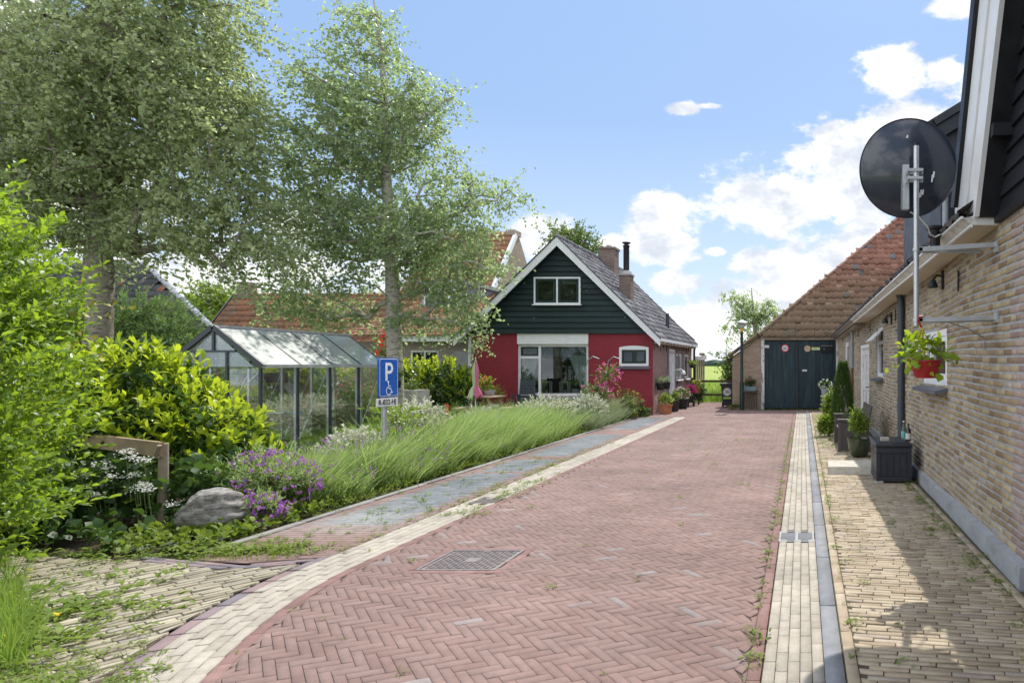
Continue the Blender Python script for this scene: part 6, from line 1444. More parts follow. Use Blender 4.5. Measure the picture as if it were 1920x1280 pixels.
sp_ = thing('stone_planter', 'square grey stone planter beside the trunk of the middle tree', 'stone planter', (-10.2, 16.5, 0))
MB().box((-10.45, 16.35, 0), (-9.72, 16.95, .86)).build('box', M['stone'], sp_)
mb = MB()
for i in range(6): mb.box((-9.80, 16.30, .02 + i * .14), (-9.69, 16.349, .02 + i * .14 + .12))
mb.build('edge_stones', M['step_stone'], sp_); bushy(sp_, -10.1, 16.65, .84, .33, .25, 70, 7, .05, .03, [M['rose_leaf'], M['stem']], .12, name='plants')
pot('hanging_pot', 'small black pot hung on the trunk of the middle tree', -9.28, 14.86, .98, .1, .16, M['black_pot'], lambda t, x, y, z: bushy(t, x, y, z, .16, .3, 40, 7, .05, .03, lf, .12), .8)
pot('potted_shrub', 'yellow green shrub in a white pot against the red wall', -8.98, 18.9, 0, .17, .36, M['white_pot'], lambda t, x, y, z: bushy(t, x, y, z, .32, .62, 110, 9, .045, .02, [M['yellow_leaf'], M['twig']], .16), .8)
ar = thing('rose_arch', 'thin grey metal rose arch in front of the red wall', 'rose arch', (-5.6, 17.2, 0))
for k, y in enumerate((17.0, 17.5)):
    x0 = -5.68 + .40 * k
    MB().tube([(x0 - .0, y, 0), (x0, y, 1.35), (x0 + .06, y, 1.62), (x0 + .2, y, 1.72), (x0 + .36, y, 1.66)], .014, 8).build('hoop', M['pipe_grey'], ar, smooth=True)
MB().tube([(-5.68, 17.0, .9), (-5.28, 17.5, .9)], .008, 6).build('rung', M['alu'], ar)
rs = thing('rose_bush', 'tall climbing rose with bright pink blooms on the metal arch', 'rose bush', (-5.3, 16.9, 0))
bushy(rs, -5.35, 16.9, .1, .42, 1.0, 150, 8, .06, .042, [M['rose_leaf'], M['twig']], .2, up=.4, flowers=[(M['pink'], 40, .055)], shell=.1)
bushy(rs, -5.05, 16.9, .9, .30, .65, 40, 7, .06, .042, [M['rose_leaf'], M['twig']], .24, up=.4, flowers=[(M['pink'], 16, .06)], shell=.2, name='upper_foliage')
def shrub(label, x, y, r, h, n, L, W, mats, ln=.14, z=0, flowers=None, nl=9, name='shrub', sq=.5, ubias=.6, shell=.3, ang=55, up=.5, ry=None):
    t = thing(name, label, 'shrub', (x, y, z)); bushy(t, x, y, z, r, h, n, nl, L, W, mats, ln, ang, up, shell, flowers, sq=sq, ubias=ubias)
    return t
shrub('round green shrub with a yellow orange crown at the corner of the red wall', -4.95, 18.2, .48, .78, 260, .045, .024, [M['rose_leaf'], M['twig']], flowers=[(M['yellow_leaf'], 40, .05), (M['orange_f'], 6, .03)])
shrub('low dark leafy plant under the red wall beside the paved corner', -4.75, 18.9, .3, .3, 90, .06, .04, [M['shade_leaf'], M['twig']], flowers=[(M['redf'], 2, .02)])
# ------------------------------------------------------------------ planting along the kerb
def variegated(label, x, y, r, h, n): return shrub(label, x, y, r, h, n, .055, .032, [M['variegated'], M['stem']], .14, shell=.25)
variegated('white variegated shrub at the left of the sign pole', -5.85, 8.5, .40, .66, 430)
variegated('white variegated shrub behind the right side of the parking sign', -5.9, 10.0, .48, .95, 520)
variegated('large white variegated shrub in front of the picnic table and window', -5.7, 14.5, .66, .82, 700)
variegated('white variegated shrub between the lavender and the rose arch', -5.25, 15.9, .5, .76, 460)
variegated('small white variegated shrub beside the picnic table', -6.5, 13.2, .4, .62, 260)
mh = thing('mahonia', 'spiky leaved mahonia shrub standing right beside the sign pole', 'shrub', (-5.75, 9.2, 0))
P = np.array([[-5.75, 9.2, z] for z in (.3, .5, .65, .75) for k in range(9)]); az = np.arange(36) * 2.4; D = np.stack([np.cos(az), np.sin(az), .25 + .6 * (P[:, 2] - .3)], 1)
shoots(P, D, 13, .075, .032, .36, 65, True, .1, .02, .05, geo=Geo(), up=.3, stem=.004).build('foliage', [M['bright_leaf'], M['twig']], mh); MB().tube([(-5.75, 9.2, 0), (-5.75, 9.2, .8)], [.025, .012], 8).build('stem', M['stem'], mh)
def strip(n, x0, x1, y0, y1): return np.stack([x0 + (x1 - x0) * R.random(n), y0 + (y1 - y0) * R.random(n), np.zeros(n)], 1)
def lav(label, x0, x1, y0, y1, n, h, mats, lean, purple=0, width=.010, name='lavender_hedge'):
    cs = []; y = y0 + .2
    while y < y1:
        for x in np.arange(x0 + .2, x1, .38): cs.append((x + R.normal() * .07, y + R.normal() * .08, .8 + .4 * R.random()))
        y += .42
    cs = np.array(cs); k = R.integers(0, len(cs), n); off = R.normal(size=(n, 2)) * .085
    P = np.stack([cs[k, 0] + off[:, 0], cs[k, 1] + off[:, 1], np.zeros(n)], 1)
    side = np.clip((x1 - cs[k, 0]) / .25, .62, 1)
    H = h(P) * cs[k, 2] * side * (.55 + .6 * R.random(n)) * 1.05
    d = np.stack([off[:, 0] * 3.4 + lean[0] * (.1 + 1.6 * R.random(n)), off[:, 1] * 3.4 + lean[1], np.zeros(n)], 1) + R.normal(size=(n, 3)) * [.2, .18, 0]
    g = Geo(); segs = 3; sd = unit(np.cross(d + [0, 0, 1.0], rdir(n))) * (width * (.5 + R.random(n)))[:, None] / 2; rows = []
    for i in range(segs + 1):
        t = i / segs; c = P + np.array([0, 0, 1.0]) * (H * (t - .10 * t * t))[:, None] + d * (H * (t * .45 + t * t * .55))[:, None]; w = 1 - .75 * t; rows += [c + sd * w, c - sd * w]
    b = np.arange(n)[:, None] * (2 * segs + 2); g.add(np.stack(rows, 1).reshape(-1, 3), np.concatenate([b + [2 * i, 2 * i + 1, 2 * i + 3, 2 * i + 2] for i in range(segs)]), None, 0)
    tip = c
    q = R.integers(0, n, n); fz = R.random(n) ** 1.2; Q = P[q] + d[q] * (H[q] * fz * .5)[:, None] + np.stack([0 * fz, 0 * fz, H[q] * .75 * fz], 1) + R.normal(size=(n, 3)) * .03
    g.add(*leaf_geo(np.maximum(Q, [-99, -99, .01]), unit(R.normal(size=(n, 3)) + [.2, -.2, .7]), rdir(n), .055 * (.6 + .8 * R.random(n)), .013, .1, .1), 0)
    o = thing(name, label, 'lavender', ((x0 + x1) / 2, (y0 + y1) / 2, 0)); g.build('stems', mats, o)
    q = R.integers(0, n, max(purple, 40)); T = np.repeat(tip[q], 4, 0) + R.normal(size=(len(q) * 4, 3)) * [.012, .012, .03]
    g = Geo(); g.add(*leaf_geo(T, rdir(len(T)) + [0, 0, .8], rdir(len(T)), .026, .014, .2, .1)); g.build('blossoms', M['purple'] if purple > 50 else M['silver'], o)
    return o
lav('low lavender with purple tips between the purple flowers and the sign pole', -5.75, -5.0, 6.8, 9.2, 5200, lambda P: .50 + .05 * (P[:, 1] - 7), [M['lavender']], (.17, .05), 260)
lav('long wind bent row of green lavender along the kerb past the sign', -6.1, -5.0, 9.0, 14.6, 11000, lambda P: .70 - .012 * (P[:, 1] - 9), [M['lavender']], (.19, .05), 60)
lav('silvery green lavender clump in front of the rose arch', -5.6, -5.0, 14.8, 17.9, 5200, lambda P: .56 + 0 * P[:, 1], [M['silver'], M['lavender']], (.2, .0), 0)
pf = thing('purple_flowers', 'clump of violet wallflowers beside the grey boulder', 'flowers', (-5.4, 6.6, 0))
bushy(pf, -5.45, 6.62, 0, .45, .62, 420, 9, .05, .011, [M['lavender'], M['stem']], .2, flowers=[(M['purple'], 220, .025)], shell=.2, ubias=1.0)
bushy(pf, -5.12, 6.15, 0, .2, .28, 110, 8, .045, .011, [M['lavender'], M['stem']], .14, flowers=[(M['purple'], 80, .028)], shell=.2, ubias=1.0, name='lower_foliage')
# boulder
def rock(x, y, z, rx, ry, rz, m, name, label, rot=0.0, seed=0, tilt=0.0):
    import bmesh
    bm = bmesh.new(); bmesh.ops.create_icosphere(bm, subdivisions=5, radius=1); rr = random.Random(seed); ph = [rr.random() * 6 for _ in range(9)]
    mt = Matrix.Rotation(rot, 4, 'Z') @ Matrix.Rotation(tilt, 4, 'Y')
    for v in bm.verts:
        p = v.co.copy(); k = 1 + .10 * math.sin(2.1 * p.x + ph[0]) * math.sin(2.6 * p.y + ph[1]) + .06 * math.sin(5 * p.z + 3 * p.x + ph[2]) + .035 * math.sin(11 * p.z + 4 * p.y + ph[3]) + .02 * math.sin(19 * p.x + 9 * p.z + ph[4])
        q = Vector((p.x * rx, p.y * ry, p.z * rz)) * k; v.co = mt @ q
    me = bpy.data.meshes.new(name); bm.to_mesh(me); bm.free(); me.materials.append(m); me.polygons.foreach_set('use_smooth', [True] * len(me.polygons))
    return tag(_link(bpy.data.objects.new(name, me), None, (x, y, z)), label, 'boulder')
def boulder_mat():
    m, nt = nodes('boulder'); co = obco(nt)
    st = N(nt, 'ShaderNodeMapping', {'Vector': co, 'Rotation': (0, rad(-28), 0), 'Scale': (1.5, 1.5, 9)}).outputs[0]
    a = noise(nt, st, 6, 10, .78); cr = math_(nt, 'MULTIPLY', a, maprange(nt, noise(nt, co, 22, 6, .75), .35, .6, .75, 1.08)); c = ramp(nt, cr, [(.30, (.07, .062, .055)), (.42, (.24, .22, .20)), (.55, (.38, .365, .34)), (.72, (.50, .485, .455))])
    finish(nt, principled(nt, c, .92, .2, 0, bump(nt, a, 1.0, .03))); return m
rock(-5.37, 5.92, .15, .275, .2, .205, boulder_mat(), 'boulder', 'grey streaked boulder at the corner of the garden bed', .1, 3, rad(-24))
for i, (x, y, s, lab) in enumerate(((-5.25, 5.45, .07, 'flat broken slate just in front of the grey boulder'), (-5.05, 5.62, .05, 'small slate chip by the kerb right of the boulder'), (-5.45, 5.35, .06, 'slate chip at the front of the bed left of the boulder'))):
    rock(x, y, .0, s * 1.5, s, s * .35, M['slate'], 'slate_chip', lab, i, i + 5)
# timber rail and post with hogweed
rl = thing('timber_rail', 'weathered plank rail nailed to a round post in front of the laurel', 'rail', (-6.04, 6.1, 0))
MB().beam((-7.6, 6.78, .735), (-5.97, 6.06, .715), .035, .135).build('rail', M['wood_brown'], rl); MB().tube([(-6.04, 6.14, -.05), (-6.03, 6.14, .76)], [.042, .038], 12).build('post', M['wood_grey'], rl, smooth=True)
mb = MB(); mb.beam((-6.01, 6.03, .64), (-5.93, 6.0, .76), .03, .02).build('peg', M['wood_grey'], rl)
gp = thing('ground_elder', 'dark leafy thicket with white flower heads under the plank rail', 'plants', (-6.4, 5.8, 0))
P = strip(520, -7.4, -5.62, 5.3, 6.5); P[:, 2] = R.random(520) * .5 * np.clip((P[:, 1] - 5.15) / .6, .15, 1)
P = P[~((P[:, 0] > -6.35) & (P[:, 1] < 6.12) & ((P[:, 2] > .10) | (np.abs(P[:, 0] + 6.0) < .12)))]; D = unit(R.normal(size=(len(P), 3)) * .5 + [0, -.35, .8]); g = shoots(P, D, 5, .085, .078, .14, 65, True, .1, .12, .35, geo=Geo(), up=1.0, stem=.003)
fl_ = [(235, 846), (249, 858), (270, 862), (188, 870), (197, 878), (249, 889), (183, 910), (176, 928), (260, 912), (325, 945), (210, 893), (158, 890), (268, 908), (278, 917)]
fg = g; g = Geo(); sk = []
for (px, py) in fl_:
    p = np.array(at(px, py, 5.75 + .25 * R.random())); k = 46; o_ = R.normal(size=(k, 3)) * [.034, .03, .014]; g.add(*leaf_geo(p + o_, rdir(k) + [0, 0, .2], rdir(k) + [0, 0, 1], .019, .018, .1, .1))
    sk.append(p)
g.build('blossoms', M['white_f'], gp)
sk = np.array(sk); cones(fg, sk - [0, -.05, .45], sk, np.full(len(sk), .004), np.full(len(sk), .002), 5, 1); fg.build('foliage', [M['shade_leaf'], M['twig']], gp)
# laurel and hedge in front
def laurel(label, ells, n_old, n_new, org, L=.13, W=.048, name='laurel_hedge', cat='hedge', newl=8, seedshell=.55, up=(0, -.1, .75), old='laurel'):
    t = thing(name, label, cat, org)
    P, D = in_ell(ells, n_old, seedshell); P[:, 2] = np.maximum(P[:, 2], .06)
    shoots(P - D * .1, unit(D + [0, -.1, .25]), 8, L, W, .24, 62, True, .18, .15, geo=Geo(), up=.5, stem=.005).build('foliage', [M[old], M['twig']], t)
    P, D = in_ell(ells, n_new * 3, .93); k = (D[:, 2] > -.1) ; P, D = P[k][:n_new], D[k][:n_new]
    shoots(P - D * .08, unit(D * .7 + np.array(up)), newl, L * .92, W * .95, .22, 48, True, .22, .1, geo=Geo(), up=.4, stem=.005).build('young_shoots', [M['laurel_new'], M['bright_leaf']], t)
    return t
laurel('big glossy laurel with yellow green young leaves behind the plank rail', [(-7.45, 7.25, .75, .8, .7, .86), (-6.8, 7.2, .58, .5, .6, .62), (-8.25, 7.3, .7, .6, .7, .8), (-7.4, 7.15, 1.2, .42, .45, .40), (-6.35, 7.05, .52, .36, .45, .50), (-6.02, 6.95, .34, .22, .35, .40)], 620, 520, (-7, 7.2, 0))
laurel('light green laurel hedge between the middle tree and the red wall', [(-10.9, 18.3, .75, .8, .55, .8), (-10.1, 18.35, .78, .8, .55, .82), (-9.5, 18.3, .6, .5, .5, .65)], 650, 330, (-10.2, 18.3, 0), .11, .045)
laurel('trimmed green hedge behind the greenhouse', [(-17.0 + i * 1.05, 17.6 + .1 * (i % 2), .72, .85, .6, .78) for i in range(6)], 1500, 700, (-14, 17.6, 0), .11, .05, old='privet')
pv = thing('privet_hedge', 'tall bright green leafy hedge at the left edge of the yard', 'hedge', (-6.6, 5, 0))
pe = [(-6.75, 5.1, 1.05, .74, .8, 1.2), (-7.0, 5.2, 2.1, .80, .75, .7), (-7.35, 5.2, 2.75, .62, .65, .5), (-6.5, 4.5, .75, .66, .55, .9), (-6.5, 5.0, 1.9, .42, .55, .45), (-6.1, 4.1, .5, .45, .45, .55), (-5.78, 4.5, .5, .40, .4, .58), (-5.95, 4.65, 1.25, .36, .4, .55)]
P, D = in_ell(pe, 2000, .62); P[:, 2] = np.maximum(P[:, 2], .05)
g = shoots(P - D * .12, unit(D * .8 + R.normal(size=D.shape) * .35 + [.12, -.05, .38]), 11, .068, .031, .26, 52, True, .2, .14, geo=Geo(), up=.5, stem=.004)
g.build('foliage', [M['privet'], M['twig']], pv)
P, D = in_ell(pe, 900, .95); k = D[:, 2] > -.2; P, D = P[k][:420], D[k][:420]
shoots(P - D * .05, unit(D * .6 + R.normal(size=D.shape) * .25 + [.1, 0, .7]), 12, .070, .030, .30, 45, True, .2, .12, geo=Geo(), up=.5, stem=.004).build('young_shoots', [M['privet'], M['twig']], pv)
MB().tube([(-6.7, 5.2, 0), (-6.7, 5.2, 1.6)], [.05, .02], 8).tube([(-6.4, 4.8, 0), (-6.3, 4.9, 1.2)], [.04, .02], 8).build('stem', M['stem'], pv)
P = np.array([tuple(at(px, py, 5.6)) for (px, py) in ((112, 600), (125, 575), (118, 640), (100, 620))]); D = np.array([[1, .1, .22], [1, .2, .15], [.9, .1, -.3], [1, 0, -.1]])
shoots(P, D, 8, .055, .045, .38, 60, True, .1, .2, geo=Geo(), up=.4, stem=.003).build('hanging_sprays', [M['yellow_leaf'], M['twig']], pv)
# ------------------------------------------------------------------ conifer, roses, fence at the back
cf = thing('spreading_conifer', 'wide layered dark green conifer behind the left tree', 'conifer', (-16, 15.2, 0))
P, D = in_ell([(-16.8, 15.2, 1.75, 1.3, 1.2, .95), (-15.3, 15.2, 1.5, 1.3, 1.1, .9), (-14.3, 15.0, 1.35, 1.0, .8, .6), (-16.0, 15.2, 2.55, 1.3, .8, .5), (-15.0, 15.2, 2.1, 1.0, .8, .6)], 3000, .35); D[:, 2] *= .35
shoots(P, unit(D + [.1, -.2, .05]), 14, .11, .028, .46, 38, False, .1, .06, .2, geo=Geo(), up=.25, stem=.006).build('foliage', [M['conifer'], M['stem']], cf); MB().tube([(-16, 15.2, 0), (-16, 15.2, 2.3)], [.12, .05], 10).build('trunk', M['bark'], cf)
bf = thing('board_fence', 'dark weathered board fence behind the trunk of the left tree', 'fence', (-15, 16.4, 0))
for i in range(4): MB().box((-17.5, 16.4 + .01 * (i % 2), .15 + i * .30), (-13.0, 16.43 + .01 * (i % 2), .40 + i * .30)).build('board', M['wood_dark'], bf)
for x in (-17.4, -16.2, -14.9, -14.2, -13.1): MB().box((x - .05, 16.345, 0), (x + .05, 16.395, 1.5)).build('post', M['wood_grey'], bf)
gf = thing('garden_fence', 'low grey rail fence behind the planting seen through the greenhouse', 'fence', (-12, 19.2, 0))
for z in (.35, .75, 1.1): MB().box((-14.5, 19.2, z), (-11.5, 19.24, z + .14)).build('rail', M['wood_grey'], gf)
for x in (-14.4, -13, -11.6): MB().box((x - .05, 19.245, 0), (x + .05, 19.33, 1.3)).build('post', M['wood_grey'], gf)
cr = thing('climbing_rose', 'climbing rose with deep red blooms beside the trunk of the middle tree', 'rose', (-11.8, 18.6, 0))
bushy(cr, -11.75, 18.4, 1.2, .4, 1.0, 80, 8, .07, .05, [M['rose_leaf'], M['twig']], .22, shell=.1)
MB().tube([(-11.75, 18.4, 0), (-11.72, 18.4, 1.2), (-11.6, 18.4, 2.2)], [.03, .02, .01], 8).build('stem', M['stem'], cr)
g = Geo()
for (px, py) in ((718, 632), (714, 640), (713, 648), (708, 658), (712, 642), (729, 664), (706, 662), (722, 628), (704, 668), (730, 668)):
    p = np.array(at(px, py, 17.9)); g.add(*leaf_geo(p + R.normal(size=(14, 3)) * .03, rdir(14), rdir(14), .05, .045, .2, .1))
g.build('blossoms', M['redf'], cr)
shrub('loose green shrub with pale pink flowers behind the greenhouse', -11.5, 16.5, .6, 1.25, 260, .06, .035, [M['rose_leaf'], M['twig']], .2, flowers=[(M['pink'], 10, .05), (M['white_f'], 16, .05)])
shrub('pale flowered shrub at the end of the hedge near the middle tree', -9.9, 15.6, .4, .95, 160, .06, .035, [M['bright_leaf'], M['twig']], .2, flowers=[(M['white_f'], 14, .05)])
shrub('small yellow green shrub at the edge of the lawn below the laurel hedge', -9.3, 17.4, .35, .5, 120, .05, .03, [M['bright_leaf'], M['twig']], .16)
shrub('leafy shrub with cream flowers beside the board fence', -13.2, 15.6, .45, 1.15, 200, .07, .045, [M['rose_leaf'], M['twig']], .2, flowers=[(M['white_f'], 8, .06)])
rp = thing('red_hot_poker', 'single red poker flower standing in the lawn behind the lavender', 'flower', (-6.5, 12.0, 0)); p = at(838, 768, 12.0)
MB().tube([(p.x, 12, 0), (p.x, 12, p.z - .05)], .008, 6).build('stem', M['twig'], rp); P = np.array([[p.x + .01 * math.sin(i), 12, p.z - .06 + i * .0042] for i in range(44)]); g = Geo(); g.add(*leaf_geo(P, np.stack([np.cos(np.arange(44) * 2.4), np.sin(np.arange(44) * 2.4), -.6 + 0 * P[:, 0]], 1), np.array([[0, 0, 1.]] * 44), .045, .015, .1, .1)); g.build('flower', M['redf'], rp)
# ------------------------------------------------------------------ grass and weeds (countless)
def stuff(o, label, cat): return tag(o, label, cat, None, 'stuff')
P = strip(26000, -13, -5.2, 9.5, 19.2); P[:, 2] = -.035
stuff(strands(P, .10 * (.5 + R.random(len(P))), (.03, .02), .012, 2, .3).build('lawn_grass', M['grass']), 'short green lawn grass', 'grass')
P = np.concatenate([strip(7000, -9, .5, 26.8, 34), strip(9000, -14, 4, 34, 60)]); P[:, 2] = -.06
stuff(strands(P, .34 * (.4 + R.random(len(P))), (.12, .02), .03, 2, .4).build('meadow_grass', M['grass']), 'tall bright meadow grass behind the fence', 'grass')
WP = []
def wl(n, f): WP.extend([f() for _ in range(n)])
rn = R.random; nm = lambda s: R.normal() * s
wl(190, lambda: (-.262 + nm(.022), 1.8 + 14 * rn() ** 1.2, 0)); wl(130, lambda: (-4.2 + nm(.25), 5.6 + 5 * rn(), 0)); wl(150, lambda: (float(xo(y_ := 5.2 + 7.5 * rn()) - .03 + nm(.05)), y_, 0))
wl(90, lambda: (-3.42 + nm(.08), 6.4 + 2.2 * rn(), 0)); wl(60, lambda: (-2 + nm(1.0), 2.2 + 13 * rn(), 0)); wl(70, lambda: (.2 + 1.1 * rn(), 2.2 + 9 * rn(), .03)); wl(150, lambda: (1.30 + nm(.05) , 3.6 + 6.5 * rn(), .03)); wl(60, lambda: (.27 + nm(.015), 2 + 12 * rn(), .03))
wl(150, lambda: (-4.4 - 2.4 * rn(), 3.2 + 1.9 * rn(), 0)); wl(300, lambda: tuple(ground(300 * rn() ** 1.6 + 15 * nm(1), 1285 - 175 * rn() ** 1.4))[:3]); wl(240, lambda: (-4.87 - .25 * rn() , 5.3 + 13 * rn(), -.02)); wl(50, lambda: (-4.6 - 1.2 * rn(), 5.05 + .3 * rn(), 0))
wl(260, lambda: (.28 + .55 * rn(), 11.5 + 8 * rn(), .03)); wl(70, lambda: (-4.3 + nm(.3), 5.15 + .25 * abs(nm(1)), 0)); wl(60, lambda: (-1.6 + nm(.9), 8 + 12 * rn(), 0)); wl(90, lambda: (-1.5 + 2.3 * rn(), 21.65 + .2 * rn(), 0))
WP = np.array(WP); k = len(WP); nl = 9; rp_ = np.repeat(WP, nl, 0); az = R.random(k * nl) * 6.28; sz_ = np.repeat(.45 + R.random(k) ** 2 * 1.0, nl)
big_ = (rp_[:, 0] < -3.9) & (rp_[:, 1] < 5.4); sz_ = sz_ * np.where(big_, 1.7, .8)
A = np.stack([np.cos(az), np.sin(az), .15 + .6 * R.random(k * nl)], 1)
g = Geo(); g.add(*leaf_geo(rp_ + A * (.012 * sz_)[:, None] + R.normal(size=(k * nl, 3)) * [.018, .018, .004] * sz_[:, None] + [0, 0, .004], A, np.array([[0, 0, 1.]]) + rdir(k * nl) * .3, .034 * sz_ * (.6 + .7 * R.random(k * nl)), .014 * sz_, .15, .25, True))
P = np.concatenate([WP[R.integers(0, k, 1300)] + R.normal(size=(1300, 3)) * [.03, .03, 0], strip(420, -4.75, -4.0, 4.98, 5.3), strip(420, .28, .8, 12, 19)]); strands(P, .05 * (.4 + R.random(len(P))), (.02, 0), .005, 2, .5, g, spread=.4)
stuff(g.build('weeds', M['weed']), 'small green weeds in the joints of the paving', 'weeds')
PT = np.array([tuple(ground(28 * abs(R.normal()), 1090 + 170 * R.random())) for _ in range(420)]); tg = strands(PT, .22 * (.4 + R.random(420)), (.06, 0), .007, 3, .5, spread=.3)
P = strip(2600, -4.85, -3.70, 2.55, 3.45); P = P[P[:, 0] < -3.95 - .3 * (P[:, 1] - 2.6)]
stuff(strands(P, .14 * (.4 + R.random(len(P))), (.05, .0), .006, 3, .5, tg, spread=.35).build('tuft_grass', M['grass']), 'thick grass tuft at the near corner of the yard', 'grass')
g = Geo(); P = np.array([ground(x, y) + Vector((0, 0, .06)) for (x, y) in ((110, 1170), (50, 1100), (58, 1084), (30, 1180), (10, 1215), (15, 1130))]); P = np.repeat(P, 9, 0); g.add(*leaf_geo(P + R.normal(size=P.shape) * .004, rdir(len(P)) * [1, 1, .3] + [0, 0, .2], np.array([[0, 0, 1.]] * len(P)), .022, .012, .1, .05)); stuff(g.build('yellow_blossoms', M['yellow_f']), 'yellow dandelion blooms among the yard weeds', 'flowers')
P = strip(330, -5.8, -4.9, 5.3, 6.8); g = shoots(P, unit(R.normal(size=(330, 3)) * .5 + [0, 0, .8]), 5, .055, .042, .09, 60, True, .1, .1, geo=Geo(), up=.8)
P = strip(1500, -5.3, -4.86, 6.8, 18.5); shoots(P, unit(R.normal(size=(1500, 3)) * .5 + [.2, 0, .7]), 5, .03, .02, .08, 60, True, .1, .1, geo=g, up=.8)
stuff(g.build('ground_cover', M['weed']), 'low leafy ground cover along the garden kerb', 'ground cover')
# ------------------------------------------------------------------ trees
Yt = 13.0
def ell(px, py, rx, ry, Y, ryd=None, dy=0): p = at(px, py, Y); s = Y / F; rx, ry = max(rx - 26, rx * .55), max(ry - 24, ry * .55); return (p.x, p.y + dy, p.z, rx * s, (ryd or min(rx, ry) * 1.05) * s, ry * s)
T1 = [(at(183, 780, 13), .24), (at(178, 690, 13), .225), (at(186, 620, 13), .205), (at(188, 560, 13), .195), (at(186, 515, 13), .23), (at(184, 470, 13), .20), (at(186, 380, 13.1), .15), (at(190, 280, 13.2), .13), (at(196, 180, 13.1), .10), (at(205, 80, 13), .07), (at(215, -40, 13), .045), (at(225, -160, 13), .02)]
T1[0][0].z = -.1
E1 = [ell(*e, 13) for e in ((230, 180, 240, 170), (100, 330, 170, 150), (400, 300, 120, 170), (280, 50, 175, 130), (455, 440, 90, 110), (330, 430, 170, 80), (70, 130, 150, 150), (90, 430, 120, 60), (470, 40, 34, 60), (395, 200, 75, 110), (220, 420, 170, 80), (260, -120, 210, 120), (-60, 250, 140, 240), (510, 520, 40, 55), (470, 250, 50, 90))]
tree('birch_tree', 'huge spreading birch with a thick pale trunk at the left above the laurel', T1, E1, 400, 250, .090, [M['bark'], M['birch']], droop=.6, clump=.36, twig=.62, mind=.46, wind=(.22, 0, 0), r0=.017)
T2 = [(at(742, 800, 15), .19), (at(741, 700, 15), .165), (at(738, 620, 15), .155), (at(737, 565, 15), .155), (at(734, 480, 15), .125), (at(727, 380, 15), .105), (at(723, 280, 15), .085), (at(722, 200, 15), .07), (at(716, 110, 15), .05), (at(705, 30, 15), .03), (at(700, -5, 15), .012)]
T2[0][0].z = -.1
E2 = [ell(*e, 15) for e in ((700, 75, 85, 75), (625, 150, 75, 70), (770, 220, 80, 110), (690, 250, 120, 120), (610, 290, 80, 110), (830, 330, 50, 40), (870, 370, 90, 65), (940, 360, 38, 55), (660, 420, 120, 100), (790, 440, 110, 100), (560, 400, 60, 130), (880, 470, 70, 80), (890, 575, 48, 62), (610, 560, 70, 65), (545, 540, 60, 60), (800, 550, 60, 70), (680, 520, 60, 50), (520, 330, 28, 90), (560, 130, 22, 25), (850, 190, 14, 20), (500, 560, 38, 45), (860, 300, 20, 25), (530, 590, 70, 45), (620, 605, 60, 35), (850, 600, 60, 45), (780, 600, 50, 38), (700, 600, 30, 30), (925, 500, 50, 52), (905, 545, 42, 42), (840, 535, 62, 52), (835, 470, 70, 52), (890, 610, 36, 40))]
tree('birch_tree', 'slender birch with a whitish trunk and conical crown in the middle of the garden', T2, E2, 350, 220, .086, [M['bark2'], M['birch2']], droop=.5, clump=.30, twig=.52, mind=.42, wind=(-.05, 0, .05), r0=.016)
T3 = [(Vector((-12.3, 36, -.1)), .25), (Vector((-12.3, 36, 3)), .22), (Vector((-12.4, 36, 6)), .15), (Vector((-12.4, 36, 8.6)), .05)]
tree('round_tree', 'round topped green tree rising behind the ridge of the red house', T3, [ell(1068, 455, 62, 50, 36), (-12.5, 36, 5.5, 1.8, 1.7, 1.6), ell(1110, 470, 25, 30, 36), ell(1030, 440, 22, 18, 36)], 110, 240, .14, [M['bark'], M['rose_leaf']], droop=.2, clump=.5, twig=.5, mind=.42, r0=.03, wind=(.2, 0, 0))
T4 = [(Vector((-2.2, 33, -.1)), .14), (Vector((-2.3, 33, 2)), .11), (Vector((-2.5, 33, 4)), .06), (Vector((-2.6, 33, 5.4)), .02)]
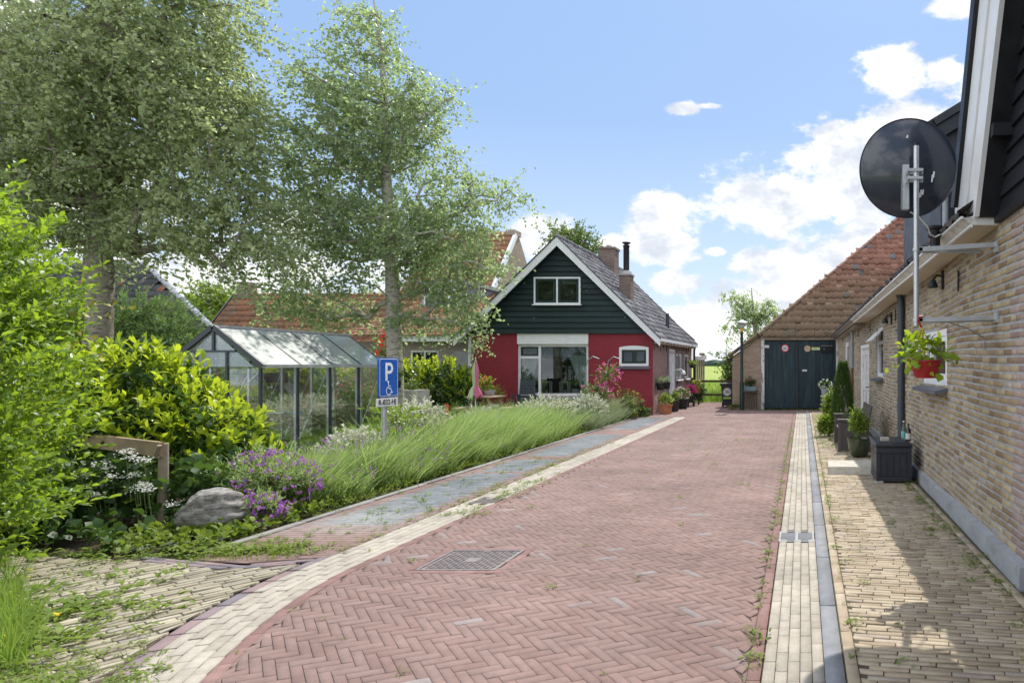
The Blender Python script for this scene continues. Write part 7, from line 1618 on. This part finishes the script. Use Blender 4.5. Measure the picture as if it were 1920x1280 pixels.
tree('birch_tree', 'small airy birch behind the barn and the street lamp', T4, [ell(1405, 585, 40, 34, 33), ell(1440, 590, 26, 36, 33), ell(1380, 560, 26, 16, 33), ell(1372, 620, 16, 28, 33), ell(1420, 640, 40, 26, 33)], 95, 190, .12, [M['bark2'], M['birch2']], droop=.55, clump=.42, twig=.6, mind=.4, r0=.02, wind=(.1, 0, 0), minr=.012)
T5 = [(Vector((-3.3, 29, -.1)), .05), (Vector((-3.3, 29, .8)), .04), (Vector((-3.4, 29, 1.6)), .02), (Vector((-3.4, 29, 2.2)), .01)]
tree('young_tree', 'loose young bushy tree behind the wheelie bin at the meadow edge', T5, [ell(1366, 690, 22, 42, 29), ell(1350, 668, 10, 14, 29), ell(1378, 715, 20, 26, 29)], 42, 80, .10, [M['stem'], M['rose_leaf']], droop=.2, clump=.26, twig=.3, mind=.2, r0=.012)
T6 = [(Vector((-29.5, 33, -.1)), .15), (Vector((-29.5, 33, 2.2)), .12), (Vector((-29.5, 33, 4.2)), .08), (Vector((-29.5, 33, 5)), .03)]
tree('garden_tree', 'bright yellow green tree between the tiled house and the long house', T6, [ell(388, 570, 45, 55, 33), ell(420, 545, 22, 30, 33)], 60, 130, .16, [M['bark'], M['bright_leaf']], droop=.2, clump=.5, twig=.4, mind=.4, r0=.03)
shrub('dark green bush at the end of the field fence by the garden screen', -4.15, 26.2, .26, .8, 110, .06, .04, [M['shade_leaf'], M['twig']], .16)
# far treeline
mb = MB(); x = -700; 
vs = []; xs_ = np.arange(-700, 500, 4.0); hs = 5.0 + 4.5 * np.abs(np.sin(xs_ * .013 + 1)) * (.6 + .4 * np.sin(xs_ * .11)) + 1.6 * R.random(len(xs_))
for i, (x, h) in enumerate(zip(xs_, hs)): vs += [(x, 780, -1), (x, 776 + 5 * R.random(), h * .55), (x, 782, h), (x, 800, h * .9), (x, 806, -1)]
mb.add(vs, [(5 * i + j, 5 * i + 5 + j, 5 * i + 6 + j, 5 * i + 1 + j) for i in range(len(xs_) - 1) for j in range(4)]); stuff(mb.build('treeline', mat('far_wood', (.045, .075, .055), .95, .3, .05)), 'distant line of trees along the flat horizon', 'treeline')
